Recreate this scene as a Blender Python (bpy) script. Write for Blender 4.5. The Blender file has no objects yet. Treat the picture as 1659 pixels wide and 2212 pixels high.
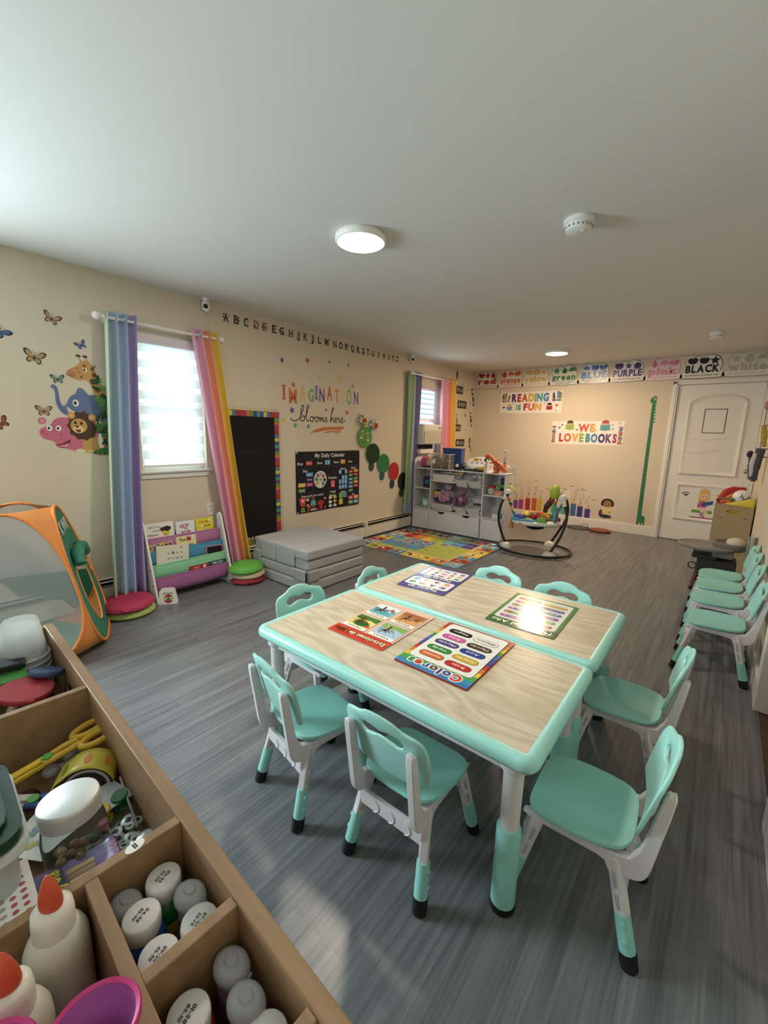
import bpy, bmesh, math, random
from math import pi, sin, cos, radians as R
from mathutils import Matrix, Vector, Euler
random.seed(7)
S = bpy.context.scene
COL = S.collection

# ---------------------------------------------------------------- camera, world, lights, exposure
cam_data = bpy.data.cameras.new('camera'); cam = bpy.data.objects.new('camera', cam_data); COL.objects.link(cam)
S.camera = cam
cam_data.sensor_fit = 'HORIZONTAL'; cam_data.sensor_width = 36.0; cam_data.lens = 913.27 / 1659 * 36.0
cam_data.clip_start = 0.02; cam_data.clip_end = 100
_p, _y, _r = 0.1847, 0.6765, 0.0235
_fw = Vector((-sin(_y)*cos(_p), cos(_y)*cos(_p), -sin(_p))); _rt = Vector((cos(_y), sin(_y), 0)); _up = _rt.cross(_fw)
_r2 = _rt*cos(_r) + _up*sin(_r); _u2 = -_rt*sin(_r) + _up*cos(_r)
cam.matrix_world = Matrix(((_r2.x, _u2.x, -_fw.x, 3.57), (_r2.y, _u2.y, -_fw.y, 0.0), (_r2.z, _u2.z, -_fw.z, 1.345), (0, 0, 0, 1)))
S.view_settings.view_transform = 'Standard'; S.view_settings.look = 'None'
S.view_settings.gamma = 1.0; S.view_settings.use_curve_mapping = False
S.view_settings.exposure = 0.56

W = bpy.data.worlds.new('sky'); S.world = W; W.use_nodes = True
nt = W.node_tree; bg = nt.nodes['Background']
sky = nt.nodes.new('ShaderNodeTexSky'); sky.sky_type = 'HOSEK_WILKIE'; sky.turbidity = 6; sky.sun_direction = (0.3, -0.5, 0.8)
mixw = nt.nodes.new('ShaderNodeMixRGB'); mixw.inputs[0].default_value = 0.75; mixw.inputs[2].default_value = (0.80, 0.92, 1.0, 1)
nt.links.new(sky.outputs[0], mixw.inputs[1]); nt.links.new(mixw.outputs[0], bg.inputs[0]); bg.inputs[1].default_value = 1.0

def area(name, loc, direction, sx, sy, power, color, shape='RECTANGLE', spread=180):
    d = bpy.data.lights.new(name, 'AREA'); d.shape = shape; d.size = sx; d.size_y = sy
    d.energy = power; d.color = color; d.spread = R(spread)
    o = bpy.data.objects.new(name, d); COL.objects.link(o); o.location = loc
    o.rotation_euler = Vector(direction).to_track_quat('-Z', 'Y').to_euler()
    return o
# daylight entering through the three windows of the left wall and the open doorway behind the photographer
area('daylight_near_window', (-0.03, -0.62, 1.50), (1, 0.12, 0.10), 0.80, 1.05, 84, (0.74, 0.93, 1.0))
area('daylight_middle_window', (-0.16, 1.66, 1.52), (1, 0, 0), 0.52, 1.04, 5, (0.80, 0.95, 1.0))
area('daylight_far_window', (0.01, 5.50, 1.74), (1, -0.2, -0.1), 0.40, 0.40, 2.5, (0.80, 0.94, 1.0))
sun_d = bpy.data.lights.new('sun', 'SUN'); sun_d.energy = 2.6; sun_d.angle = R(2); sun_d.color = (1.0, .97, .92)
sun = bpy.data.objects.new('sun', sun_d); COL.objects.link(sun); sun.rotation_euler = Vector((-.5, .25, -.85)).to_track_quat('-Z', 'Y').to_euler()  # unseen sun added to brighten the siding outside the far window
# lamps: the two ceiling fixtures of the room
area('near_lamp_light', (1.84, 1.895, 2.352), (0, 0, -1), 0.22, 0.22, 17, (1.0, 0.85, 0.68), 'DISK')
area('far_lamp_light', (1.725, 5.68, 2.352), (0, 0, -1), 0.22, 0.22, 29, (1.0, 0.72, 0.46), 'DISK')

# ---------------------------------------------------------------- materials
def lin(h):
    if not isinstance(h, str): return tuple(h)
    h = h.lstrip('#'); c = [int(h[i:i+2], 16)/255 for i in (0, 2, 4)]
    g = .30*c[0]+.55*c[1]+.15*c[2]; c = [g+(x-g)*.88 for x in c]
    return tuple(x/12.92 if x <= 0.04045 else ((x+0.055)/1.055)**2.4 for x in c)
_MC = {}
def M(col, rough=0.5, metal=0.0, trans=0.0, alpha=1.0, noise=0.0, scale=30.0, bump=0.0, emit=0.0, ior=1.45, sss=0.0, stretch=None):
    key = (col if isinstance(col, str) else tuple(col), rough, metal, trans, alpha, noise, scale, bump, emit, stretch)
    if key in _MC: return _MC[key]
    m = bpy.data.materials.new('mat_' + (col.lstrip('#') if isinstance(col, str) else 'c')); m.use_nodes = True
    t = m.node_tree; b = t.nodes['Principled BSDF']; c = lin(col)
    b.inputs['Base Color'].default_value = (*c, 1); b.inputs['Roughness'].default_value = rough
    b.inputs['Metallic'].default_value = metal; b.inputs['Transmission Weight'].default_value = trans
    b.inputs['Alpha'].default_value = alpha; b.inputs['IOR'].default_value = ior
    if emit: b.inputs['Emission Color'].default_value = (*c, 1); b.inputs['Emission Strength'].default_value = emit
    if noise or bump:
        tc = t.nodes.new('ShaderNodeTexCoord'); n = t.nodes.new('ShaderNodeTexNoise'); n.inputs['Scale'].default_value = scale; n.inputs['Detail'].default_value = 4
        src = tc.outputs['Object']
        if stretch:
            mp = t.nodes.new('ShaderNodeMapping'); mp.inputs['Scale'].default_value = stretch; t.links.new(src, mp.inputs[0]); src = mp.outputs[0]
        t.links.new(src, n.inputs['Vector'])
        if noise:
            mx = t.nodes.new('ShaderNodeMixRGB'); mx.inputs[1].default_value = (*[v*(1-noise) for v in c], 1); mx.inputs[2].default_value = (*[min(1, v*(1+noise)) for v in c], 1)
            t.links.new(n.outputs[0], mx.inputs[0]); t.links.new(mx.outputs[0], b.inputs['Base Color'])
        if bump:
            bp = t.nodes.new('ShaderNodeBump'); bp.inputs['Strength'].default_value = bump; bp.inputs['Distance'].default_value = 0.004
            t.links.new(n.outputs[0], bp.inputs['Height']); t.links.new(bp.outputs[0], b.inputs['Normal'])
    _MC[key] = m
    return m

# ---------------------------------------------------------------- mesh builder
def rot_to(d):
    return Vector(d).to_track_quat('Z', 'Y').to_matrix().to_4x4()
class MB:
    def __init__(s): s.v = []; s.f = []; s.mi = []; s.mats = []; s.T = [Matrix()]
    def push(s, m): s.T.append(s.T[-1] @ m); return s
    def pop(s): s.T.pop(); return s
    def mat(s, m):
        if m not in s.mats: s.mats.append(m)
        return s.mats.index(m)
    def add(s, vs, fs, m):
        o = len(s.v); T = s.T[-1]
        for v in vs: s.v.append(tuple(T @ Vector(v)))
        k = s.mat(m)
        for f in fs: s.f.append([o+i for i in f]); s.mi.append(k)
        return s
    def box(s, c, sz, m, rot=None):
        x, y, z = (q/2 for q in sz)
        vs = [Vector((a*x, b*y, d*z)) for a in (-1, 1) for b in (-1, 1) for d in (-1, 1)]
        if rot: Rm = Euler(rot).to_matrix(); vs = [Rm @ v for v in vs]
        vs = [v + Vector(c) for v in vs]
        return s.add(vs, [(0,1,3,2), (4,6,7,5), (0,4,5,1), (2,3,7,6), (0,2,6,4), (1,5,7,3)], m)
    def b2(s, a, b, m): return s.box([(p+q)/2 for p, q in zip(a, b)], [abs(q-p) for p, q in zip(a, b)], m)
    def cyl(s, p0, p1, r0, m, r1=None, n=20, cap=True):
        r1 = r0 if r1 is None else r1
        p0, p1 = Vector(p0), Vector(p1); Q = rot_to(p1-p0).to_3x3(); vs = []
        for p, r in ((p0, r0), (p1, r1)):
            for i in range(n): a = 2*pi*i/n; vs.append(p + Q @ Vector((r*cos(a), r*sin(a), 0)))
        fs = [(i, (i+1) % n, n+(i+1) % n, n+i) for i in range(n)]
        if cap: fs += [tuple(range(n-1, -1, -1)), tuple(range(n, 2*n))]
        return s.add(vs, fs, m)
    def lathe(s, prof, m, c=(0, 0, 0), n=24, sx=1, sy=1, axis=None, close=True):
        Q = rot_to(axis).to_3x3() if axis else Matrix.Identity(3); c = Vector(c); vs = []; fs = []
        for r, z in prof:
            for i in range(n): a = 2*pi*i/n; vs.append(c + Q @ Vector((r*cos(a)*sx, r*sin(a)*sy, z)))
        for k in range(len(prof)-1):
            for i in range(n): j = (i+1) % n; fs.append((k*n+i, k*n+j, (k+1)*n+j, (k+1)*n+i))
        if close:
            if prof[0][0] > 1e-6: fs.append(tuple(range(n-1, -1, -1)))
            if prof[-1][0] > 1e-6: fs.append(tuple(range((len(prof)-1)*n, len(prof)*n)))
        return s.add(vs, fs, m)
    def ball(s, c, r, m, n=16, k=10):
        r = r if hasattr(r, '__len__') else (r, r, r); vs = []; fs = []
        for j in range(k+1):
            p = pi*j/k
            for i in range(n): a = 2*pi*i/n; vs.append((c[0]+r[0]*sin(p)*cos(a), c[1]+r[1]*sin(p)*sin(a), c[2]-r[2]*cos(p)))
        for j in range(k):
            for i in range(n): q = (i+1) % n; fs.append((j*n+i, j*n+q, (j+1)*n+q, (j+1)*n+i))
        return s.add(vs, fs, m)
    def tube(s, pts, r, m, n=10, closed=False):
        P = [Vector(p) for p in pts]; k = len(P); vs = []; fs = []
        rr = r if hasattr(r, '__len__') else [r]*k; up = None
        for i, p in enumerate(P):
            a = P[(i-1) % k] if (closed or i > 0) else p; b = P[(i+1) % k] if (closed or i < k-1) else p
            t = (b-a).normalized()
            if up is None: up = Vector((0, 0, 1)) if abs(t.z) < .9 else Vector((1, 0, 0))
            x = up.cross(t); x = x.normalized() if x.length > 1e-6 else t.orthogonal().normalized(); up = t.cross(x).normalized()
            for q in range(n): g = 2*pi*q/n; vs.append(p + rr[i]*(cos(g)*x + sin(g)*up))
        for i in range(k if closed else k-1):
            a, b = i*n, ((i+1) % k)*n
            for q in range(n): w = (q+1) % n; fs.append((a+q, a+w, b+w, b+q))
        if not closed: fs += [tuple(range(n-1, -1, -1)), tuple(range((k-1)*n, k*n))]
        return s.add(vs, fs, m)
    def prism(s, poly, z0, z1, m, m2=None):
        n = len(poly); vs = [(x, y, z0) for x, y in poly] + [(x, y, z1) for x, y in poly]
        s.add(vs, [tuple(range(n-1, -1, -1))] + [(i, (i+1) % n, n+(i+1) % n, n+i) for i in range(n)], m)
        return s.add([(x, y, z1) for x, y in poly], [tuple(range(n))], m2 or m)
    def grid(s, fn, nu, nv, m):
        vs = [fn(i/nu, j/nv) for j in range(nv+1) for i in range(nu+1)]
        return s.add(vs, [(j*(nu+1)+i, j*(nu+1)+i+1, (j+1)*(nu+1)+i+1, (j+1)*(nu+1)+i) for j in range(nv) for i in range(nu)], m)
    def build(s, name, parent=None, smooth=35, bevel=0, seg=2, solid=0, sub=0, loc=None):
        me = bpy.data.meshes.new(name); me.from_pydata(s.v, [], s.f)
        for m in s.mats: me.materials.append(m)
        me.polygons.foreach_set('material_index', s.mi); me.validate(); me.update()
        if smooth:
            me.polygons.foreach_set('use_smooth', [True]*len(me.polygons)); me.set_sharp_from_angle(angle=R(smooth))
        o = bpy.data.objects.new(name, me); COL.objects.link(o)
        if parent: o.parent = parent
        if loc: o.location = loc
        if solid: q = o.modifiers.new('s', 'SOLIDIFY'); q.thickness = solid; q.offset = 0
        if sub: q = o.modifiers.new('u', 'SUBSURF'); q.levels = sub; q.render_levels = sub
        if bevel: q = o.modifiers.new('b', 'BEVEL'); q.width = bevel; q.segments = seg; q.limit_method = 'ANGLE'; q.angle_limit = R(40)
        return o

def tag(o, label, cat, group=None, kind=None):
    o['label'] = label; o['category'] = cat
    if group: o['group'] = group
    if kind: o['kind'] = kind
    return o
def thing(name, label, cat, loc=(0, 0, 0), rz=0.0, group=None, mat=None):
    o = bpy.data.objects.new(name, None); COL.objects.link(o); o.empty_display_size = .05
    if mat is not None: o.matrix_world = mat
    else: o.location = loc; o.rotation_euler = (0, 0, rz)
    return tag(o, label, cat, group)
def place(o, loc=None, rz=None, mat=None):
    if mat is not None: o.matrix_world = mat
    else:
        if loc is not None: o.location = loc
        if rz is not None: o.rotation_euler = (0, 0, rz)
    return o
def struct(o): o['kind'] = 'structure'; return o
def dup(root, label, loc=None, rz=None, mat=None):
    r = root.copy(); COL.objects.link(r); r['label'] = label
    place(r, loc, rz, mat)
    for ch in list(root.children):
        c = ch.copy(); COL.objects.link(c); c.parent = r
        for g in list(ch.children):
            d = g.copy(); COL.objects.link(d); d.parent = c
    return r
def frame(ex, ey, ez, o):
    return Matrix(((ex[0], ey[0], ez[0], o[0]), (ex[1], ey[1], ez[1], o[1]), (ex[2], ey[2], ez[2], o[2]), (0, 0, 0, 1)))
FAR = 6.88; RW = 3.855; HC = 2.405
def onL(y, z, off=0.0, rot=0): return frame((0, 1, 0), (0, 0, 1), (1, 0, 0), (off, y, z)) @ Matrix.Rotation(rot, 4, 'Z')
def onF(x, z, off=0.0, rot=0): return frame((1, 0, 0), (0, 0, 1), (0, -1, 0), (x, FAR-off, z)) @ Matrix.Rotation(rot, 4, 'Z')

# ---------------------------------------------------------------- flat drawing (print, decals, lettering)
GLY = {}
def make_glyphs(chars):
    obs = []
    for bold in (0, 1, 2):
        for ch in chars:
            cu = bpy.data.curves.new('g', 'FONT'); cu.body = ch; cu.size = 1.0; cu.resolution_u = 3
            cu.offset = (0.004, 0.028, 0.055)[bold]
            o = bpy.data.objects.new('g', cu); COL.objects.link(o); obs.append((bold, ch, o, cu))
    dg = bpy.context.evaluated_depsgraph_get(); dg.update()
    for bold, ch, o, cu in obs:
        e = o.evaluated_get(dg); me = e.to_mesh()
        vs = [(v.co.x, v.co.y) for v in me.vertices]; fs = [tuple(p.vertices) for p in me.polygons]
        xs = [v[0] for v in vs] or [0, .3]
        GLY[(bold, ch)] = (vs, fs, min(xs), max(xs)); e.to_mesh_clear()
    for bold, ch, o, cu in obs: bpy.data.objects.remove(o); bpy.data.curves.remove(cu)
make_glyphs('ABCDEFGHIJKLMNOPQRSTUVWXYZabcdefghijklmnopqrstuvwxyz0123456789áéíóúñü.:-!')
def ell(cx, cy, rx, ry=None, n=20, a0=0, a1=2*pi, rot=0):
    ry = rx if ry is None else ry; out = []
    for i in range(n):
        a = a0 + (a1-a0)*i/(n if a1-a0 > 6.28 else n-1); x, y = rx*cos(a), ry*sin(a)
        out.append((cx + x*cos(rot)-y*sin(rot), cy + x*sin(rot)+y*cos(rot)))
    return out
def rr(x0, y0, x1, y1, r, n=4):
    out = []
    for cx, cy, a in ((x1-r, y1-r, 0), (x0+r, y1-r, pi/2), (x0+r, y0+r, pi), (x1-r, y0+r, 3*pi/2)):
        out += [(cx+r*cos(a+pi/2*i/n), cy+r*sin(a+pi/2*i/n)) for i in range(n+1)]
    return out
def star_pts(cx, cy, r, k=5, q=.42, rot=pi/2):
    return [(cx+(r if i % 2 == 0 else r*q)*cos(rot+pi*i/k), cy+(r if i % 2 == 0 else r*q)*sin(rot+pi*i/k)) for i in range(2*k)]
def heart(cx, cy, r):
    return [(cx+r*.0625*16*sin(t)**3, cy+r*.0625*(13*cos(t)-5*cos(2*t)-2*cos(3*t)-cos(4*t))) for t in [2*pi*i/22 for i in range(22)]]
def smooth(pts, k=6):
    out = []; n = len(pts)
    for i in range(n-1):
        p0 = pts[max(i-1, 0)]; p1 = pts[i]; p2 = pts[i+1]; p3 = pts[min(i+2, n-1)]
        for j in range(k):
            t = j/k
            out.append(tuple(.5*((2*b)+(-a+c)*t+(2*a-5*b+4*c-d)*t*t+(-a+3*b-3*c+d)*t**3) for a, b, c, d in zip(p0, p1, p2, p3)))
    out.append(tuple(pts[-1])); return out
def smooth_closed(pts, k=4):
    n = len(pts); out = []
    for i in range(n):
        p0, p1, p2, p3 = pts[i-1], pts[i], pts[(i+1) % n], pts[(i+2) % n]
        for j in range(k):
            t = j/k
            out.append(tuple(.5*((2*b)+(-a+c)*t+(2*a-5*b+4*c-d)*t*t+(-a+3*b-3*c+d)*t**3) for a, b, c, d in zip(p0, p1, p2, p3)))
    return out
class Flat(MB):
    """coloured print laid on a sheet: each shape sits a hair above the last"""
    def __init__(s, z=0.0012, step=0.00022, rough=.5): super().__init__(); s.z = z; s.step = step; s.rough = rough; s.lay = []
    def level(s, pts, extra=0):
        x0 = min(p[0] for p in pts); x1 = max(p[0] for p in pts); y0 = min(p[1] for p in pts); y1 = max(p[1] for p in pts)
        k = 0
        for a, b, c, d, q in s.lay:
            if a < x1 and b > x0 and c < y1 and d > y0 and q > k: k = q
        s.lay.append((x0, x1, y0, y1, k+1+extra)); return s.z + s.step*(k+1)
    def poly(s, pts, col):
        z = s.level(pts); return s.add([(x, y, z) for x, y in pts], [tuple(range(len(pts)))], col if not isinstance(col, str) else M(col, s.rough))
    def slab(s, pts, th, col): s.prism(pts, 0, th, M(col, s.rough)); s.z = max(s.z, th+.0003); return s
    def rect(s, x0, y0, x1, y1, col): return s.poly([(x0, y0), (x1, y0), (x1, y1), (x0, y1)], col)
    def rrect(s, x0, y0, x1, y1, r, col): return s.poly(rr(x0, y0, x1, y1, r), col)
    def ellipse(s, cx, cy, rx, ry, col, rot=0, n=20): return s.poly(ell(cx, cy, rx, ry, n, rot=rot), col)
    def star(s, cx, cy, r, col, k=5, q=.42, rot=pi/2): return s.poly(star_pts(cx, cy, r, k, q, rot), col)
    def stroke(s, pts, w, col, taper=False):
        z_ = s.level(pts); m = M(col, s.rough) if isinstance(col, str) else col
        n = len(pts); L = []; Rr = []
        for i in range(n):
            a = pts[max(i-1, 0)]; b = pts[min(i+1, n-1)]; dx, dy = b[0]-a[0], b[1]-a[1]; l = math.hypot(dx, dy) or 1
            ww = w/2 * ((.35+.65*sin(pi*(i+.5)/n)) if taper else 1)
            L.append((pts[i][0]-dy/l*ww, pts[i][1]+dx/l*ww, z_)); Rr.append((pts[i][0]+dy/l*ww, pts[i][1]-dx/l*ww, z_))
        return s.add(L+Rr, [(n+i, n+i+1, i+1, i) for i in range(n-1)], m)
    def frame_(s, x0, y0, x1, y1, w, col):
        for a in ((x0, y0, x1, y0+w), (x0, y1-w, x1, y1), (x0, y0+w, x0+w, y1-w), (x1-w, y0+w, x1, y1-w)): s.rect(*a, col)
        return s
    def text(s, t, cx, cy, h, col, bold=1, w=None, align='c', rot=0, outline=None, ow=.12, sp=.05, shear=0):
        """h = capital height; w = width to fit; cy = middle of capitals; col may be a list (one per letter)"""
        k = h/0.70; pos = []; x = 0
        for ch in t:
            if ch == ' ': x += .30; pos.append(None); continue
            g = GLY.get((bold, ch)) or GLY[(bold, '.')]
            pos.append(x-g[2]); x += g[3]-g[2]+sp+.02
        tot = max(x-sp, .01); kx = k if not w else w/tot
        x0 = {'c': -tot*kx/2, 'l': 0, 'r': -tot*kx}[align]
        hw, hv = (tot*kx/2, h*.62) if abs(sin(rot)) < .7 else (h*.62, tot*kx/2); mx = x0+tot*kx/2
        zb = s.level([(cx+mx*cos(rot)-hw, cy-hv), (cx+mx*cos(rot)+hw, cy+hv)], 1 if outline else 0); zt = zb
        for ps in ((1, 0) if outline else (0,)):
            zt = zb + (s.step if outline and not ps else 0); ci = 0
            for ch, p in zip(t, pos):
                if p is None: continue
                g = GLY.get((bold, ch)) or GLY[(bold, '.')]
                c = col[ci % len(col)] if isinstance(col, (list, tuple)) else col; ci += 1
                if ps: c = outline
                offs = [(0, 0)] if not ps else [(ow*h*cos(a), ow*h*sin(a)) for a in [2*pi*i/6 for i in range(6)]]
                for ox, oy in offs:
                    vs = []
                    for (u, v) in g[0]:
                        X = x0+(p+u)*kx+ox+shear*v*k; Y = v*k-h/2+oy
                        vs.append((cx+X*cos(rot)-Y*sin(rot), cy+X*sin(rot)+Y*cos(rot), zt))
                    s.add(vs, g[1], M(c, s.rough))
                    if ps: zt += .000003
        return s
    def sheet(s, x0, y0, x1, y1, col, th=.001, r=0):
        pts = rr(x0, y0, x1, y1, r) if r else [(x0, y0), (x1, y0), (x1, y1), (x0, y1)]
        return s.slab(pts, th, col)
    def done(s, name, label=None, cat=None, mat=None, parent=None, group=None):
        o = s.build(name, parent, smooth=0)
        if mat is not None: o.matrix_world = mat
        if label: tag(o, label, cat, group)
        return o
# ================================================================ room shell
WALL = M('#d8cab3', .65, noise=.02, scale=3, bump=.02)
CEIL = M('#d9d7d2', .75, bump=.03, noise=.015, scale=60)
TRIM = M('#e6e2da', .4)
WHITE = M('#e8e6e2', .35)
def floor_mat():
    m = bpy.data.materials.new('vinyl_plank'); m.use_nodes = True; t = m.node_tree; b = t.nodes['Principled BSDF']; N = t.nodes.new; Lk = t.links.new
    tc = N('ShaderNodeTexCoord'); mp = N('ShaderNodeMapping'); mp.inputs['Rotation'].default_value = (0, 0, R(90)); Lk(tc.outputs['Object'], mp.inputs[0])
    br = N('ShaderNodeTexBrick'); br.inputs['Scale'].default_value = 1; br.inputs['Brick Width'].default_value = .62; br.inputs['Row Height'].default_value = .038
    br.inputs['Mortar Size'].default_value = .0005; br.inputs['Color1'].default_value = (.33, .33, .33, 1); br.inputs['Color2'].default_value = (.62, .62, .62, 1); br.inputs['Mortar'].default_value = (.30, .30, .30, 1); br.offset = .37
    Lk(mp.outputs[0], br.inputs[0])
    ms = N('ShaderNodeMapping'); ms.inputs['Scale'].default_value = (34, .9, 1); Lk(tc.outputs['Object'], ms.inputs[0])
    n1 = N('ShaderNodeTexNoise'); n1.inputs['Scale'].default_value = 1.6; n1.inputs['Detail'].default_value = 5; n1.inputs['Roughness'].default_value = .6; Lk(ms.outputs[0], n1.inputs['Vector'])
    ms2 = N('ShaderNodeMapping'); ms2.inputs['Scale'].default_value = (120, 3, 1); Lk(tc.outputs['Object'], ms2.inputs[0])
    n2 = N('ShaderNodeTexNoise'); n2.inputs['Scale'].default_value = 1.5; n2.inputs['Detail'].default_value = 3; Lk(ms2.outputs[0], n2.inputs['Vector'])
    a = N('ShaderNodeMath'); a.operation = 'MULTIPLY_ADD'; a.inputs[1].default_value = .9; Lk(n1.outputs[0], a.inputs[0])
    a2 = N('ShaderNodeMath'); a2.operation = 'MULTIPLY_ADD'; a2.inputs[1].default_value = .35; a2.inputs[2].default_value = -.24; Lk(n2.outputs[0], a2.inputs[0]); Lk(a2.outputs[0], a.inputs[2])
    a3 = N('ShaderNodeMath'); a3.operation = 'MULTIPLY_ADD'; a3.inputs[1].default_value = .42; Lk(br.outputs[0], a3.inputs[0]); Lk(a.outputs[0], a3.inputs[2])
    cr = N('ShaderNodeValToRGB'); cr.color_ramp.elements[0].position = .30; cr.color_ramp.elements[0].color = (*lin('#46474b'), 1)
    cr.color_ramp.elements[1].position = .95; cr.color_ramp.elements[1].color = (*lin('#8f9092'), 1); Lk(a3.outputs[0], cr.inputs[0]); Lk(cr.outputs[0], b.inputs['Base Color'])
    b.inputs['Roughness'].default_value = .33
    bp = N('ShaderNodeBump'); bp.inputs['Strength'].default_value = .12; bp.inputs['Distance'].default_value = .002; Lk(a.outputs[0], bp.inputs['Height']); Lk(bp.outputs[0], b.inputs['Normal'])
    return m
def wood_mat(name, c1, c2, scale=(3, 40, 40), rough=.45, wave=0):
    m = bpy.data.materials.new(name); m.use_nodes = True; t = m.node_tree; b = t.nodes['Principled BSDF']; N = t.nodes.new; Lk = t.links.new
    tc = N('ShaderNodeTexCoord'); mp = N('ShaderNodeMapping'); mp.inputs['Scale'].default_value = scale; Lk(tc.outputs['Object'], mp.inputs[0])
    if wave:
        n0 = N('ShaderNodeTexNoise'); n0.inputs['Scale'].default_value = 1.0; n0.inputs['Detail'].default_value = 2; n0.inputs['Roughness'].default_value = .35; Lk(mp.outputs[0], n0.inputs['Vector'])
        k = N('ShaderNodeMath'); k.operation = 'MULTIPLY'; k.inputs[1].default_value = wave; Lk(n0.outputs[0], k.inputs[0])
        fr = N('ShaderNodeMath'); fr.operation = 'PINGPONG'; fr.inputs[1].default_value = 1; Lk(k.outputs[0], fr.inputs[0])
        mf = N('ShaderNodeMapping'); mf.inputs['Scale'].default_value = (14, 240, 40); Lk(tc.outputs['Object'], mf.inputs[0])
        nf = N('ShaderNodeTexNoise'); nf.inputs['Scale'].default_value = 1; nf.inputs['Detail'].default_value = 3; Lk(mf.outputs[0], nf.inputs['Vector'])
        ad = N('ShaderNodeMath'); ad.operation = 'MULTIPLY_ADD'; ad.inputs[1].default_value = .34; Lk(fr.outputs[0], ad.inputs[0])
        sc = N('ShaderNodeMath'); sc.operation = 'MULTIPLY'; sc.inputs[1].default_value = .6; Lk(nf.outputs[0], sc.inputs[0]); Lk(sc.outputs[0], ad.inputs[2]); src = ad.outputs[0]
    else:
        n0 = N('ShaderNodeTexNoise'); n0.inputs['Scale'].default_value = 1; n0.inputs['Detail'].default_value = 5; n0.inputs['Roughness'].default_value = .65; Lk(mp.outputs[0], n0.inputs['Vector']); src = n0.outputs[0]
    cr = N('ShaderNodeValToRGB'); cr.color_ramp.elements[0].position = .22; cr.color_ramp.elements[0].color = (*lin(c1), 1); cr.color_ramp.elements[1].position = .74; cr.color_ramp.elements[1].color = (*lin(c2), 1)
    Lk(src, cr.inputs[0]); Lk(cr.outputs[0], b.inputs['Base Color']); b.inputs['Roughness'].default_value = rough
    return m
Y0 = -2.3
struct(MB().b2((-.12, Y0-.1, -.1), (RW+.005, FAR+.1, 0), floor_mat()).build('floor', smooth=0))
struct(MB().b2((RW+.006, 1.2, -.1), (5.3, 3.6, -.002), wood_mat('hall_wood', '#3a2417', '#6b4630', (40, 3, 3))).build('floor_hall', smooth=0))
struct(MB().b2((-.12, Y0-.1, HC), (5.3, FAR+.1, HC+.1), CEIL).build('ceiling', smooth=0))
# left wall with three window openings
W1 = (1.405, 1.935, .995, 2.05); W2 = (5.06, 5.80, 1.06, 2.03); W3 = (-1.10, -.14, .93, 2.07)
b = MB(); ys = Y0
for (a, c, z0, z1) in (W3, W1, W2):
    b.b2((-.12, ys, 0), (0, a, HC), WALL); b.b2((-.12, a, 0), (0, c, z0), WALL); b.b2((-.12, a, z1), (0, c, HC), WALL); ys = c
b.b2((-.12, ys, 0), (0, FAR, HC), WALL)
struct(b.build('wall_left', smooth=0))
struct(MB().b2((-.12, FAR, 0), (2.92, FAR+.1, HC), WALL).b2((3.845, FAR, 0), (RW+.12, FAR+.1, HC), WALL).b2((2.92, FAR, 2.075), (3.845, FAR+.1, HC), WALL).build('wall_far', smooth=0))
struct(MB().b2((RW, 2.71, 0), (RW+.12, FAR, HC), WALL).b2((RW, Y0, 0), (RW+.12, 1.86, HC), WALL).b2((RW, 1.86, 2.06), (RW+.12, 2.71, HC), WALL).build('wall_right', smooth=0))
struct(MB().b2((-.12, Y0-.1, 0), (RW+.12, Y0, HC), WALL).build('wall_back', smooth=0))
struct(MB().b2((5.2, 1.2, 0), (5.3, 3.6, HC), WALL).b2((RW+.12, 3.5, 0), (5.2, 3.6, HC), WALL).b2((RW+.12, 1.2, 0), (5.2, 1.3, HC), WALL).build('wall_hall', smooth=0))
# baseboards and casings
b = MB(); b.b2((0, FAR-.016, 0), (2.882, FAR, .128), TRIM); b.b2((0, FAR-.010, .128), (2.882, FAR, .142), TRIM)
struct(b.build('baseboard_far', bevel=.003))
b = MB(); b.b2((RW-.016, 2.80, 0), (RW, FAR, .128), TRIM); struct(b.build('baseboard_right', bevel=.003))
b = MB(); b.b2((RW-.016, Y0, 0), (RW, 1.78, .128), TRIM); struct(b.build('baseboard_near', bevel=.003))
b = MB()
for x0, x1 in ((2.882, 2.948), (3.818, 3.85)):
    b.b2((x0, FAR-.018, 0), (x1, FAR+.03, 2.10), TRIM); b.b2((x0+.012 if x0 < 3 else x0, FAR-.026, 0), (x1-.018 if x0 < 3 else x1, FAR-.018, 2.10), TRIM)
b.b2((2.882, FAR-.018, 2.05), (3.85, FAR+.03, 2.104), TRIM); b.b2((2.894, FAR-.026, 2.066), (3.85, FAR-.018, 2.092), TRIM)
struct(b.build('trim_1', bevel=.004))
b = MB()
for y0, y1 in ((1.79, 1.87), (2.70, 2.78)): b.b2((RW-.018, y0, 0), (RW+.13, y1, 2.13), TRIM)
b.b2((RW-.018, 1.79, 2.05), (RW+.13, 2.78, 2.13), TRIM)
struct(b.build('trim_2', bevel=.005))
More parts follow.
